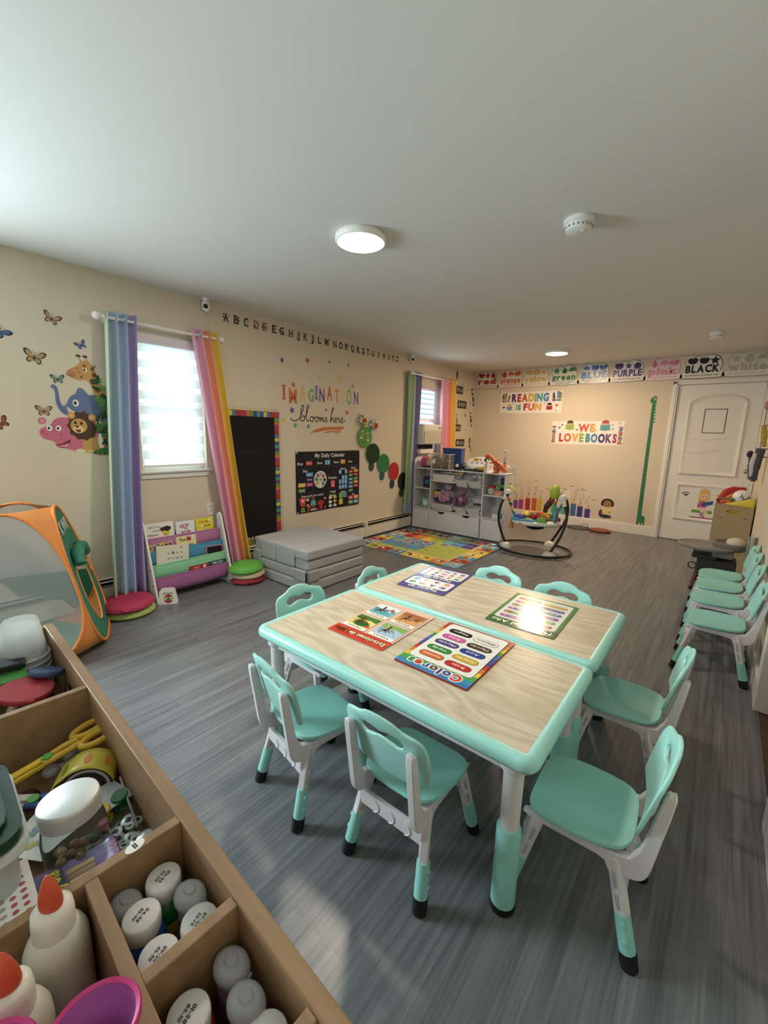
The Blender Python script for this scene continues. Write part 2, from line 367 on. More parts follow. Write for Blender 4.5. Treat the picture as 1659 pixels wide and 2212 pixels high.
# white moulded door in the far wall
def ring(mb, poly, w, h, m, cx, cy, z=0):
    n = len(poly); vs = []
    def off(p, d):
        dx, dy = p[0]-cx, p[1]-cy; return (p[0]-d*(1 if dx > 0 else -1), p[1]-d*(1 if dy > 0 else -1))
    for d, zz in ((0, z), (w*.25, z+h), (w*.55, z+h*.55), (w*.75, z+h*.1), (w, z+.0003)): vs += [(*off(p, d), zz) for p in poly]
    mb.add(vs, [(k*n+i, k*n+(i+1) % n, (k+1)*n+(i+1) % n, (k+1)*n+i) for k in range(4) for i in range(n)], m)
DOORM = M('#e4dfd6', .42, noise=.015, scale=8)
struct(MB().b2((2.93, FAR+.06, 0), (3.85, FAR+.08, 2.1), WALL).build('door_light_blocker', smooth=0))  # unseen slab added to block light leaking in round the door
b = MB(); b.b2((2.951, FAR+.012, .008), (3.815, FAR+.05, 2.046), DOORM)
d = struct(b.build('door_1', smooth=0))
fm = onF(0, 0, -.012)
p = [(3.077, .896), (3.68, .896), (3.68, 1.822)] + [(3.3785+.3015*cos(a), 1.822+.105*sin(a)) for a in [pi*i/14 for i in range(1, 14)]] + [(3.077, 1.822)]
b = MB().push(fm); ring(b, p, .055, .020, DOORM, 3.3785, 1.4); o = b.build('door_panel', d, smooth=50)
b = MB().push(fm); ring(b, [(3.077, .29), (3.68, .29), (3.68, .778), (3.077, .778)], .055, .020, DOORM, 3.3785, .53); b.build('door_panel', d, smooth=50)
b = MB().cyl((3.535, FAR+.012, .13), (3.535, FAR-.07, .13), .007, M('#b08d4a', .3, .9)).cyl((3.535, FAR-.07, .13), (3.535, FAR-.085, .13), .011, M('#5a2a1c', .6)); b.build('door_stop', d)
b = MB().lathe([(.027, 0), (.027, .006), (.01, .01), (.01, .035), (.024, .045), (.028, .058), (.02, .07), (0, .073)], M('#b9a06a', .25, 1), (3.765, FAR+.012, .98), axis=(0, -1, 0)); b.build('door_knob', d)
# windows
GLASS = M('#f4fbff', .02, trans=1.0, ior=1.01)
def window(n, w, x=-.085):
    a, c, z0, z1 = w; t = .04; b = MB()
    for q in ((a, z0, c, z0+t), (a, z1-t, c, z1), (a, z0+t, a+t, z1-t), (c-t, z0+t, c, z1-t), (a+t, (z0+z1)/2-.02, c-t, (z0+z1)/2+.02)):
        b.b2((x-.02, q[0], q[1]), (x+.02, q[2], q[3]), TRIM)
    o = struct(b.build('window_%d' % n, smooth=0))
    g = MB().b2((x-.003, a+t, z0+t), (x+.003, c-t, z1-t), GLASS).build('pane', o, smooth=0)
    return o
w1 = window(1, W1); w2 = window(2, W2); w3 = window(3, W3)
b = MB(); b.b2((0, 1.375, .985), (.035, 1.965, 1.003), TRIM).b2((0, 1.385, .94), (.014, 1.955, .985), TRIM); b.build('window_sill', w1, bevel=.004)
b = MB(); b.b2((0, 5.03, 1.045), (.03, 5.83, 1.062), TRIM).b2((0, 5.04, 1.0), (.014, 5.82, 1.045), TRIM); b.build('window_sill', w2, bevel=.004)
b = MB(); b.b2((0, -1.14, .90), (.035, -.10, .93), TRIM); b.build('window_sill', w3, bevel=.004)

# zebra roller blind: alternating opaque and sheer bands
def trans_mat(name, col, tr, clear):
    m = bpy.data.materials.new(name); m.use_nodes = True; t = m.node_tree; N = t.nodes.new; Lk = t.links.new; out = t.nodes['Material Output']
    df = N('ShaderNodeBsdfDiffuse'); df.inputs[0].default_value = (*lin(col), 1); tl = N('ShaderNodeBsdfTranslucent'); tl.inputs[0].default_value = (*lin(col), 1); tp = N('ShaderNodeBsdfTransparent')
    m1 = N('ShaderNodeMixShader'); m1.inputs[0].default_value = tr; Lk(df.outputs[0], m1.inputs[1]); Lk(tl.outputs[0], m1.inputs[2])
    m2 = N('ShaderNodeMixShader'); m2.inputs[0].default_value = clear; Lk(m1.outputs[0], m2.inputs[1]); Lk(tp.outputs[0], m2.inputs[2]); Lk(m2.outputs[0], out.inputs[0]); return m
SHEER = trans_mat('sheer_band', '#eaf2f2', .55, .30); OPAQ = trans_mat('blind_fabric', '#e6ecea', .30, 0)
bl = thing('zebra_blind', 'white zebra roller blind with bright sheer stripes in the near window', 'blind', (-.02, 1.67, 1.03))
MB().b2((-.03, -.255, .945), (.05, .255, 1.015), M('#dcd6dc', .4)).build('head_rail', bl, bevel=.006)
b = MB(); zt = .945; k = 0
while zt > .02:
    h = .066 if k % 2 == 0 else .050
    z2 = max(zt-h, .012); x = .012 if k % 2 == 0 else .009
    b.add([(x, -.25, z2), (x, .25, z2), (x, .25, zt), (x, -.25, zt)], [(0, 1, 2, 3)], OPAQ if k % 2 == 0 else SHEER); zt = z2; k += 1
b.build('blind_cloth', bl, smooth=0)
MB().b2((0, -.252, 0), (.022, .252, .02), WHITE).build('bottom_bar', bl, bevel=.004)
b = MB(); b.b2((.012, -.245, .60), (.0125, .245, .601), WHITE)

# outside: neighbouring house siding behind the far window and a pale fence behind the near one
SID = M('#e2eff5', .6)
b = MB()
for k in range(26): b.add([(-1.6+.02, 3.6, .2+k*.105), (-1.6+.02, 9.5, .2+k*.105), (-1.6, 9.5, .305+k*.105), (-1.6, 3.6, .305+k*.105)], [(0, 1, 2, 3)], SID); b.add([(-1.6+.02, 3.6, .2+k*.105), (-1.6+.02, 9.5, .2+k*.105), (-1.6, 9.5, .2+k*.105), (-1.6, 3.6, .2+k*.105)], [(3, 2, 1, 0)], SID)
b.b2((-1.9, 3.6, -.45), (-1.62, 9.5, 3.2), SID)
tag(b.build('neighbour_house', smooth=0), 'pale blue clapboard siding of the house outside the far window', 'house')
b = MB()
for k in range(26): b.b2((-2.6, -1.2+k*.19, -.45), (-2.57, -1.03+k*.19, 1.35), M('#cfd6d2', .7))
b.b2((-2.57, -1.2, .2), (-2.54, 3.7, .3), M('#cfd6d2', .7)); b.b2((-2.57, -1.2, 1.0), (-2.54, 3.7, 1.1), M('#cfd6d2', .7))
tag(b.build('garden_fence', smooth=0), 'pale board fence outside, glimpsed through the near window blind', 'fence')
b = MB().b2((-8, -8, -.5), (-.14, 14, -.45), M('#7c8577', .9)); struct(b.build('ground_outside', smooth=0))

# curtain rods and rainbow curtains
def rod(name, label, y0, y1, z, x=.10):
    t = thing(name, label, 'curtain rod', (0, (y0+y1)/2, z)); h = (y1-y0)/2; m = M('#e9e2e4', .3)
    MB().cyl((x, -h, 0), (x, h, 0), .011, m).build('pole', t)
    for s in (-1, 1):
        MB().cyl((x, s*h, 0), (x, s*(h+.02), 0), .015, m).ball((x, s*(h+.045), 0), .028, m).build('finial', t)
        MB().b2((0, s*(h-.03)-.012, -.03), (.012, s*(h-.03)+.012, .03), m).cyl((.01, s*(h-.03), -.005), (x, s*(h-.03), -.005), .008, m).build('bracket', t)
rod('curtain_rod', 'white curtain rod with ball finials over the near window', 1.19, 2.02, 2.088)
rod('curtain_rod', 'white curtain rod with ball finials over the far window', 4.90, 6.02, 2.150)
def curtain(label, bands, top, bot, z0, z1, x0, x1, folds, amp, parts_n=72, grommets=()):
    t = thing('curtain', label, 'curtain', (0, top[0], z0), group='rainbow curtains'); b = MB(); nv = 16; nu = parts_n
    def P(u, v):
        yl = top[0]+(bot[0]-top[0])*v; yr = top[1]+(bot[1]-top[1])*v; yy = yl+(yr-yl)*u
        a = amp*(1+.35*v); ph = 2*pi*folds*u
        return (x0+(x1-x0)*v**1.5 + a*sin(ph)+.35*a*v*sin(ph*.5+2), yy+.012*sin(ph*1.0+1+2*v)-top[0], (z1-z0)*(1-v))
    for i in range(nu):
        c = [bd for bd in bands if bd[0] <= (i+.5)/nu][-1][1]
        mm = M(c, .75, noise=.06, scale=120)
        vs = [P((i+a)/nu, j/nv) for j in range(nv+1) for a in (0, 1)]
        b.add(vs, [(2*j, 2*j+2, 2*j+3, 2*j+1) for j in range(nv)], mm)
    # weld the strips
    me = b.build('cloth', t, smooth=60, solid=.003); bmm = bmesh.new(); bmm.from_mesh(me.data); bmesh.ops.remove_doubles(bmm, verts=bmm.verts, dist=.0002); bmm.to_mesh(me.data); bmm.free()
    for p in me.data.polygons: p.use_smooth = True
    for g in grommets:
        MB().tube([(g[0]+.02*cos(a), g[1]-top[0]+.004*cos(a), g[2]-z0+.02*sin(a)) for a in [2*pi*k/16 for k in range(16)]], .004, M('#d8d8d8', .2, 1), closed=True, n=6).build('grommet', t)
    return t
GRN, BLU, PUR, PNK, ORG, YEL = '#b9cf9f', '#b0c4e2', '#b0a0d0', '#eaaac6', '#f09672', '#e6c648'
curtain('light green, blue and purple curtain left of the near window', [(0, '#bccdaa'), (.20, BLU), (.66, PUR)], (1.185, 1.40), (1.045, 1.280), .03, 2.135, .10, .19, 3.5, .034, grommets=((.135, 1.30, 2.09),))
curtain('pink, orange and yellow curtain right of the near window', [(0, PNK), (.50, ORG), (.74, YEL)], (1.79, 2.03), (2.03, 2.245), .03, 2.135, .10, .17, 3.5, .030, grommets=((.13, 1.85, 2.09),))
curtain('light green and purple curtain left of the far window', [(0, '#9fb889'), (.45, BLU), (.62, '#776a9e')], (4.83, 5.165), (4.83, 5.10), .215, 2.185, .052, .050, 3, .020)
curtain('pink, orange and yellow curtain right of the far window', [(0, PNK), (.42, ORG), (.78, YEL)], (5.60, 6.02), (5.60, 6.10), .60, 2.185, .10, .13, 3.5, .032, grommets=((.13, 5.66, 2.15),))

# baseboard heater along the left wall
h = thing('baseboard_heater', 'long low cream baseboard heater along the left wall', 'heater', (0, 1.4, 0))
HM = M('#ddd5c6', .45)
MB().b2((0, -3.6, .015), (.012, 3.60, .20), M('#15130f', .8)).b2((.012, -3.6, .05), (.045, 3.6, .15), M('#1a1815', .8)).build('heating_core', h, smooth=0)
MB().b2((.058, -3.6, .022), (.066, 3.60, .160), HM).b2((.045, -3.6, .155), (.066, 3.6, .160), HM).build('front_panel', h, smooth=0)
MB().b2((.02, -3.6, .184), (.05, 3.60, .188), HM).b2((0, -3.6, .204), (.03, 3.6, .208), HM).build('top_louvre', h, smooth=0)
MB().b2((0, 2.60, .015), (.072, 2.635, .212), HM).build('joint_cover', h, bevel=.004)
# ================================================================ tables
AQ = M('#8fd6cb', .38, noise=.02, scale=10); AQL = M('#a0e0d5', .32); PLW = M('#d9d3d6', .42); BLK = M('#121313', .55)
TOPW = wood_mat('table_wood', '#bba98c', '#e0d2b8', (2.0, 9, 3), .33, wave=16)
def rloop(hx, hy, r, n=6):
    return rr(-hx, -hy, hx, hy, r, n)
def make_table(label, loc, L=1.18, Wd=.612, H=.54):
    t = thing('activity_table', label, 'table', loc, 0, 'aqua edged kids tables'); hx, hy = L/2, Wd/2; b = MB()
    prof = [(.036, H-.001), (.030, H+.0015), (.018, H+.002), (.006, H-.003), (0, H-.014), (0, H-.030), (.006, H-.040), (.05, H-.042)]
    vs = []; n = len(rloop(hx, hy, .04))
    for off, z in prof: vs += [(x, y, z) for x, y in rloop(hx-off, hy-off, max(.045-off, .008))]
    b.add(vs, [(k*n+i, k*n+(i+1) % n, (k+1)*n+(i+1) % n, (k+1)*n+i) for k in range(len(prof)-1) for i in range(n)], AQL); b.build('edge_band', t, smooth=60)
    MB().prism(rloop(hx-.034, hy-.034, .012), H-.04, H, TOPW).build('tabletop', t, smooth=0)
    b = MB()
    for s in (-1, 1): b.b2((-hx+.06, s*(hy-.05)-.008, H-.085), (hx-.06, s*(hy-.05)+.008, H-.04), PLW).b2((s*(hx-.05)-.008, -hy+.06, H-.085), (s*(hx-.05)+.008, hy-.06, H-.04), PLW)
    b.build('apron', t, bevel=.003)
    for sx in (-1, 1):
        for sy in (-1, 1):
            x, y = sx*(hx-.072), sy*(hy-.062)
            lg = MB().lathe([(.038, H-.046), (.038, H-.075), (.028, H-.085), (.026, .25)], PLW, (x, y, 0)).build('leg', t)
            MB().lathe([(.0345, .018), (.034, .27), (.031, .278), (.027, .279)], AQ, (x, y, 0)).build('leg_sleeve', lg)
            MB().lathe([(.034, 0), (.0365, .006), (.0365, .018), (.034, .026)], BLK, (x, y, 0)).build('foot_cap', lg)
    return t
T1 = make_table('nearer of two aqua edged wood top tables, with the Colores poster on it', (2.713, 1.258, 0))
T2 = dup(T1, 'farther aqua edged wood top table, with the green months poster on it', (2.713, 1.874, 0))

# ================================================================ chairs
def make_chair(label, loc, rz):
    t = thing('kids_chair', label, 'chair', loc, rz, 'aqua plastic kids chairs'); b = MB()
    # seat: dished shell
    n = 40; base = [ ]
    for i in range(n):
        a = 2*pi*i/n; c, s_ = cos(a), sin(a); e = 2/4.2
        x = .142*abs(c)**e*(1 if c > 0 else -1); y = .134*abs(s_)**e*(1 if s_ > 0 else -1)
        base.append((x*(1-.10*(y < 0)*(-y/.134)), y))
    def hz(k, x, y):
        q = 1-k; z = .302+.010*(y/.134)**2*(1 if y < 0 else -.9)-.010*q*(1 if q < .9 else 1)+.006*(x/.142)**2
        return z
    loops = [(1.0, -.012), (1.012, -.006), (1.0, 0), (.94, .001), (.8, 0), (.55, 0), (.25, 0)]; vs = []
    for k, dz in loops:
        for x, y in base: vs.append((x*k, y*k, hz(min(k, 1), x*k, y*k)+dz))
    f = [(k*n+i, k*n+(i+1) % n, (k+1)*n+(i+1) % n, (k+1)*n+i) for k in range(len(loops)-1) for i in range(n)]
    f.append(tuple(range((len(loops)-1)*n, len(loops)*n))); b.add(vs, f, AQ)
    b.add([(x*.98, y*.98, hz(1, x, y)-.013) for x, y in base], [tuple(range(n-1, -1, -1))], AQ); b.build('seat', t, smooth=60)
    # backrest: wavy plate with a cloud shaped hand slot
    out = [(-.118, -.085), (0, -.092), (.118, -.085), (.139, -.06), (.147, 0), (.145, .055), (.128, .085), (.098, .092), (.072, .100), (.045, .114), (0, .120), (-.045, .114), (-.072, .100), (-.098, .092), (-.128, .085), (-.145, .055), (-.147, 0), (-.139, -.06)]
    out = smooth_closed(out, 4); hole = smooth_closed([(-.078, .056), (-.070, .036), (-.040, .033), (-.016, .043), (.016, .043), (.040, .033), (.070, .036), (.078, .056), (.060, .070), (.028, .072), (0, .066), (-.028, .072), (-.060, .070)], 4)
    def ray(poly, a, c=(0, .05)):
        best = 0; dx, dy = cos(a), sin(a)
        for i in range(len(poly)):
            (x1, y1), (x2, y2) = poly[i-1], poly[i]; x1 -= c[0]; x2 -= c[0]; y1 -= c[1]; y2 -= c[1]
            ex, ey = x2-x1, y2-y1; den = dx*ey-dy*ex
            if abs(den) < 1e-12: continue
            tt = (x1*ey-y1*ex)/den; u = (x1*dy-y1*dx)/den
            if tt > 0 and -1e-9 <= u <= 1+1e-9: best = max(best, tt)
        return best
    NA = 72; ro = [ray(out, 2*pi*i/NA) for i in range(NA)]; rh = [ray(hole, 2*pi*i/NA) for i in range(NA)]
    def bp(x, z, dy): # bend and lean
        return (x, -.158 - .25*z + .85*x*x - .014 + dy, .462+z)
    vs = []; fs = []
    rows = [(0, -.004), (0, .004), (.10, .0065), (.5, .005), (.92, .006), (1, .003), (1, -.003), (.92, -.006), (.5, -.005), (.10, -.0065)]
    for k, dy in rows:
        for i in range(NA):
            a = 2*pi*i/NA; r_ = rh[i]+(ro[i]-rh[i])*k; vs.append(bp(r_*cos(a), .05+r_*sin(a), dy))
    R_ = len(rows)
    fs = [(k*NA+i, k*NA+(i+1) % NA, ((k+1) % R_)*NA+(i+1) % NA, ((k+1) % R_)*NA+i) for k in range(R_) for i in range(NA)]
    b = MB().add(vs, fs, AQL); b.build('backrest', t, smooth=60)
    # white side frames
    for s in (-1, 1):
        pr = [(-.206, .505), (-.196, .513), (-.182, .506), (-.166, .42), (-.154, .350), (-.138, .308), (-.100, .288), (.115, .284), (.118, .262), (-.055, .258), (-.080, .244), (-.092, .222), (-.118, .214), (-.124, .232), (-.150, .240), (-.168, .256), (-.178, .290), (-.190, .380)]
        pr = smooth_closed(pr, 2); w = .012; xc = s*.112; b = MB(); n2 = len(pr)
        b.add([(xc+dx, y, z) for dx in (-w, w) for y, z in pr], [tuple(range(n2-1, -1, -1)), tuple(range(n2, 2*n2))]+[(i, (i+1) % n2, n2+(i+1) % n2, n2+i) for i in range(n2)], PLW)
        for (y, z) in ((-.165, .44), (-.155, .37)): b.cyl((xc-s*.001, y-.006, z), (xc-s*.001, y-.024, z), .006, M('#9b9396', .5), n=10)
        b.build('side_frame', t, smooth=30, bevel=.004)
    for y, z, d in ((-.128, .205, -1), (.128, .205, 1)):
        b = MB().b2((-.118, y-.008, z-.024), (.118, y+.008, z+.024), PLW)
        for x in (-.06, 0, .06): b.tube([(x+.02*cos(a), y+d*.009, z-.004+.02*sin(a)) for a in [pi*k/8-pi/2 for k in range(9)]], .002, PLW, n=6)
        b.build('stretcher', t, bevel=.003)
    for sx in (-1, 1):
        for sy in (-1, 1):
            p0 = Vector((sx*.112, sy*.098, .27)); p1 = Vector((sx*.141, sy*.166, 0)); dr = (p1-p0).normalized()
            def at(z): return p0+(p1-p0)*((p0.z-z)/p0.z)
            lg = MB()
            q = rot_to(dr); lg.push(Matrix.Translation(p0) @ q); ln = (at(.10)-p0).length
            lg.b2((-.013, -.016, -.004), (.014, .016, ln), PLW); lg.b2((-.0155, -.006, .03), (.0155, .006, .075), M('#b3abae', .5)); lg.b2((-.0155, -.006, .09), (.0155, .006, .13), M('#b3abae', .5)); lg.pop()
            lo = lg.build('leg', t, bevel=.004)
            sl = MB().cyl(at(.030), at(.135), .0205, AQ, .0195, n=18)
            for z in (.115, .075): c = at(z); sl.cyl((c.x+sx*.017, c.y, c.z), (c.x+sx*.0245, c.y, c.z), .006, AQ, n=10)
            sl.build('leg_sleeve', lo)
            MB().cyl(at(.0), at(.042), .0215, BLK, .0222, n=18).build('foot_cap', lo)
    return t
CH = make_chair('aqua chair in front of the near table, closest to the wooden craft organizer', (2.915, 1.010, 0), 0)
dup(CH, 'aqua chair turned slightly at the front left of the near table', (2.478, .972, 0), R(-9.4))
dup(CH, 'aqua chair at the right end of the near table, largest in view', (3.374, 1.220, 0), R(93))
dup(CH, 'aqua chair at the right end of the far table', (3.368, 1.842, 0), R(90))
dup(CH, 'aqua chair at the left end of the near table, seat tucked under it', (2.162, 1.300, 0), R(-94))
cf = dup(CH, 'aqua chair at the left end of the far table, yellow sticker on its backrest', (2.235, 1.80, 0), R(-84))
dup(CH, 'aqua chair behind the far table nearest the foam couch', (2.600, 2.125, 0), R(178))
dup(CH, 'aqua chair behind the far table on the side of the white door', (2.990, 2.095, 0), R(183))
for y, l in ((3.07, 'aqua chair against the right wall, nearest of the row of four'), (3.51, 'aqua chair against the right wall, second from the near end of the row'),
             (3.87, 'aqua chair against the right wall, third from the near end of the row'), (4.185, 'aqua chair against the right wall, last of the row beside the high chair')):
    dup(CH, l, (3.642, y, 0), R(90))
f = Flat(.010, .0004); f.ellipse(0, 0, .045, .026, '#e8c53a').ellipse(.03, .022, .016, .014, '#e8c53a').ellipse(.034, .026, .004, .004, '#222222').text('Happy', -.002, -.002, .016, '#2a4a2a', w=.06)
o = f.done('sticker', parent=cf)
o.matrix_basis = frame((-1, 0, 0), (0, -.19, .98), (0, .98, .19), (0, -.170, .425)) ; o['label'] = 'yellow printed sticker'

# ================================================================ laminated posters on the tables (read from the far side)
def onT(x, y, rot=0, z=.5425): return frame((-1, 0, 0), (0, -1, 0), (0, 0, 1), (x, y, z)) @ Matrix.Rotation(rot, 4, 'Z')
GL = .22
# Estaciones del Año
f = Flat(rough=GL); w, hh = .143, .196
f.sheet(-w, -hh, w, hh, '#f3c3ae', .0008, .008).rrect(-w, hh-.058, w, hh, .008, '#d8402c'); f.rect(-w, hh-.070, w, hh-.050, '#d8402c')
for i in range(14): f.ellipse(-w+.012+i*.02, hh-.05+.02*((i*7) % 3)/2, .010, .007, ['#e8663a', '#b8321f'][i % 2], rot=i)
f.text('Estaciones del Año', 0, hh-.036, .024, '#fff2c8', w=.255, outline='#7a2a12', ow=.10)
def tree(f, x, y, s, trunk='#5a3a22'):
    f.stroke(smooth([(x, y-.03*s), (x-.004*s, y), (x+.002*s, y+.03*s)]), .012*s, trunk)
    for dx, dy in ((-.034, .03), (-.02, .045), (.03, .036), (.018, .05), (.040, .016), (-.042, .012)): f.stroke(smooth([(x, y+.012*s), (x+dx*.5*s, y+dy*.62*s), (x+dx*s, y+dy*s)]), .0045*s, trunk, True)
seasons = [('Primavera', -.070, .052, '#a9cbe6', '#8db45a', '#6d8f3f', '#d9c25a'), ('Verano', .070, .052, '#f0dc7a', '#4a8034', '#2f6b2c', '#e2542f'),
           ('Otoño', -.070, -.096, '#e2a15c', '#b5652a', '#c9702c', '#a8481f'), ('Invierno', .070, -.096, '#58b2c6', '#e8f3f6', '#8fc3d2', '#c94a3a')]
for nm, x, y, sky_c, gr, lf, ac in seasons:
    f.rrect(x-.063, y-.066, x+.063, y+.072, .008, '#7b5040').rrect(x-.061, y-.064, x+.061, y+.070, .007, '#fbf6ea')
    f.rrect(x-.058, y-.061, x+.058, y+.045, .006, sky_c); f.poly([(x-.058, y-.058), (x+.058, y-.058), (x+.058, y-.02), (x+.02, y-.012), (x-.02, y-.026), (x-.058, y-.016)], gr)
    if nm == 'Verano': f.ellipse(x-.005, y+.018, .038, .024, lf).ellipse(x+.03, y-.03, .02, .012, lf).ellipse(x-.045, y+.03, .012, .012, ac)
    tree(f, x+.018, y-.014, .9)
    for i in range(16): f.ellipse(x-.052+.104*((i*37) % 100)/100, y-.05+.088*((i*61) % 100)/100, .0038, .0025, [lf, ac, '#ffffff' if nm in ('Invierno', 'Primavera') else ac][i % 3], rot=i)
    if nm == 'Otoño': f.ellipse(x-.03, y-.012, .016, .013, '#8a4b22')
    if nm == 'Invierno': f.ellipse(x-.03, y-.02, .01, .016, '#d9573f').ellipse(x-.03, y-.002, .008, .007, '#f4efe6')
    f.text(nm, x, y+.057, .0105, '#5a2a1c', w=.075)
f.done('seasons_poster', 'seasons poster reading Estaciones del Año, left side of the near table', 'poster', onT(2.512, 1.332, R(1)))
# Colores
f = Flat(rough=GL); w, hh = .147, .205; f.sheet(-w, -hh, w, hh, '#d23f2c', .0008, .008)
def rainbow(z0, z1, cols):
    k = len(cols); H_ = z1-z0
    for i, c in enumerate(cols):
        a, d = z0+H_*i/k, z0+H_*(i+1)/k
        f.poly([(-w+.002, a), (w-.002, a+.02), (w-.002, min(d+.02, hh-.003)), (-w+.002, d)], c)
f.rect(-w+.002, -hh+.003, w-.002, -hh+.05, '#c8402c')
rainbow(-hh+.02, hh-.022, ['#c53a28', '#e08a2a', '#e3bf33', '#3f9a44', '#3b74c2', '#3a57a8', '#5a3f95', '#c53a2c', '#e07a2a', '#e9c832', '#4aa848', '#3a93c0'])
f.poly([(-w+.002, hh-.03), (w-.002, hh-.012), (w-.002, hh-.003), (-w+.002, hh-.003)], '#3f7fc0')
f.rrect(-w+.018, -hh+.014, w-.018, hh-.064, .018, '#1f1f1f').rrect(-w+.0195, -hh+.0155, w-.0195, hh-.0655, .017, '#f2efe9')
f.text('Colores', 0, hh-.036, .036, ['#d8483a', '#3a4fa0', '#5a3f95', '#6a4a35', '#2f5fb0', '#d23f2c', '#2f8f46'], w=.215, outline='#f4efe2', ow=.13, sp=.09, bold=2)
cells = [('Rojo', '#cf2a26'), ('Anaranjado', '#e0662c'), ('Amarillo', '#d9b32a'), ('Verde', '#2f8f3c'), ('Azul', '#27409a'), ('Morado', '#54408f'), ('Marrón', '#4a3324'), ('Rosa', '#e05aa6'), ('Blanco', '#ecebe6'), ('Negro', '#191716')]
for i, (nm, c) in enumerate(cells):
    x = (-.056, .056)[i % 2]; y = .098-.056*(i//2) - (.016 if i % 2 else 0)*0
    y += (.0 if i % 2 == 0 else -.006)
    f.rrect(x-.051, y-.020, x+.051, y+.020, .0195, '#2a2320').rrect(x-.049, y-.018, x+.049, y+.018, .0175, c)
    f.text(nm, x, y, .015 if len(nm) < 9 else .0125, '#1a1a1a' if nm == 'Blanco' else '#f7f4ee', bold=0, w=min(.075, .0125*len(nm)))
f.done('colours_poster', 'colour names poster headed Colores with rainbow border, front of the near table', 'poster', onT(2.873, 1.328, R(0.5)))
# Figuras 2D / 3D
f = Flat(rough=GL); w, hh = .140, .203; f.sheet(-w, -hh, w, hh, '#514b94', .0008, .006)
for i in range(22): f.ellipse(-w+.008+(i*53 % 270)/1000, -hh+.01+(i*97 % 390)/1000, .016, .008, '#655fa8', rot=i)
for y0, y1, tt in ((.022, .148, 'Figuras 3D'), (-.178, -.028, 'Figuras 2D')):
    f.rrect(-w+.012, y0, w-.012, y1, .02, '#f0eef2'); f.text(tt, 0, y1+.022, .026, '#fff8ea', w=.17, outline='#232055', ow=.12)
cs = ['#d8352e', '#2f62b8', '#3f9a44', '#e3bf33', '#7a4a9e', '#e56aa6', '#43a9a0', '#e0762c']
q = 0
for r_ in range(2):
    for c_ in range(4):
        x = -.09+.06*c_; y = .112-.056*r_; c = cs[(q*3+1) % 8]; q += 1; k = q % 4
        if k == 0: f.ellipse(x, y, .020, .017, c).ellipse(x-.006, y+.005, .006, .005, '#f6e8da')
        elif k == 1: f.poly([(x-.016, y-.012), (x+.006, y-.012), (x+.006, y+.008), (x-.016, y+.008)], c).poly([(x+.006, y-.012), (x+.016, y-.004), (x+.016, y+.014), (x-.006, y+.014), (x-.016, y+.008), (x+.006, y+.008)], cs[(q*3+4) % 8])
        elif k == 2: f.poly([(x-.017, y-.012), (x+.017, y-.012), (x, y+.02)], c).poly([(x+.004, y-.012), (x+.017, y-.012), (x, y+.02)], '#3b6f72')
        else: f.rrect(x-.02, y-.010, x+.02, y+.010, .009, c).ellipse(x+.013, y, .006, .009, '#5f8f4a')
        f.rect(x-.015, y-.023, x+.015, y-.020, '#8a8890')
q = 0
for r_ in range(3):
    for c_ in range(5):
        x = -.098+.049*c_; y = -.054-.044*r_; c = cs[(q*5+2) % 8]; q += 1; k = q % 5
        if k == 0: f.ellipse(x, y, .015, .013, c)
        elif k == 1: f.rect(x-.013, y-.011, x+.013, y+.011, c)
        elif k == 2: f.poly([(x-.015, y-.011), (x+.015, y-.011), (x, y+.014)], c)
        elif k == 3: f.rect(x-.018, y-.008, x+.018, y+.008, c)
        else: f.poly(ell(x, y, .015, .015, 6), c)
        f.rect(x-.012, y-.019, x+.012, y-.0165, '#8a8890')
f.done('shapes_poster', 'purple poster of flat and solid shapes on the far table', 'poster', onT(2.385, 1.962, R(5.5)))
# Meses del Año
f = Flat(rough=.16); w, hh = .150, .203; f.sheet(-w, -hh, w, hh, '#5f8f4e', .0008, .006)
f.rect(-w+.001, hh-.062, w-.001, hh-.002, '#3f6f36'); f.rrect(-w+.017, -hh+.016, w-.017, hh-.062, .014, '#eeeeea')
f.text('Meses del Año', 0, hh-.032, .029, '#fbf6e8', w=.26, outline='#254a22', ow=.12)
months = [('Enero', '#8a5a4a'), ('Febrero', '#9a5fb0'), ('Marzo', '#7da652'), ('Abril', '#4f8a42'), ('Mayo', '#8a52a0'), ('Junio', '#55539c'), ('Julio', '#4f7fae'), ('Agosto', '#4f9a80'), ('Septiembre', '#4a4f96'), ('Octubre', '#d0602c'), ('Noviembre', '#c79a3a'), ('Diciembre', '#d2523c')]
for i, (nm, c) in enumerate(months):
    x = (-.061, .061)[i % 2]; y = .112-.050*(i//2)-(.004 if i % 2 else 0)
    f.rrect(x-.055, y-.016, x+.055, y+.016, .012, c); f.text(nm, x-.012, y, .012, '#f6f2ea', bold=0, w=min(.07, .011*len(nm)))
    f.ellipse(x+.040, y, .012, .014, ['#6a3a2a', '#e79ac0', '#cfd97a', '#c05a3a'][i % 4]).ellipse(x+.043, y+.004, .006, .006, ['#f0d8c0', '#8a2a3a', '#3a6a3a', '#e8c25a'][i % 4])
f.done('months_poster', 'green bordered months poster on the far table, catching the lamp glare', 'poster', onT(2.966, 1.872, R(1.5)))
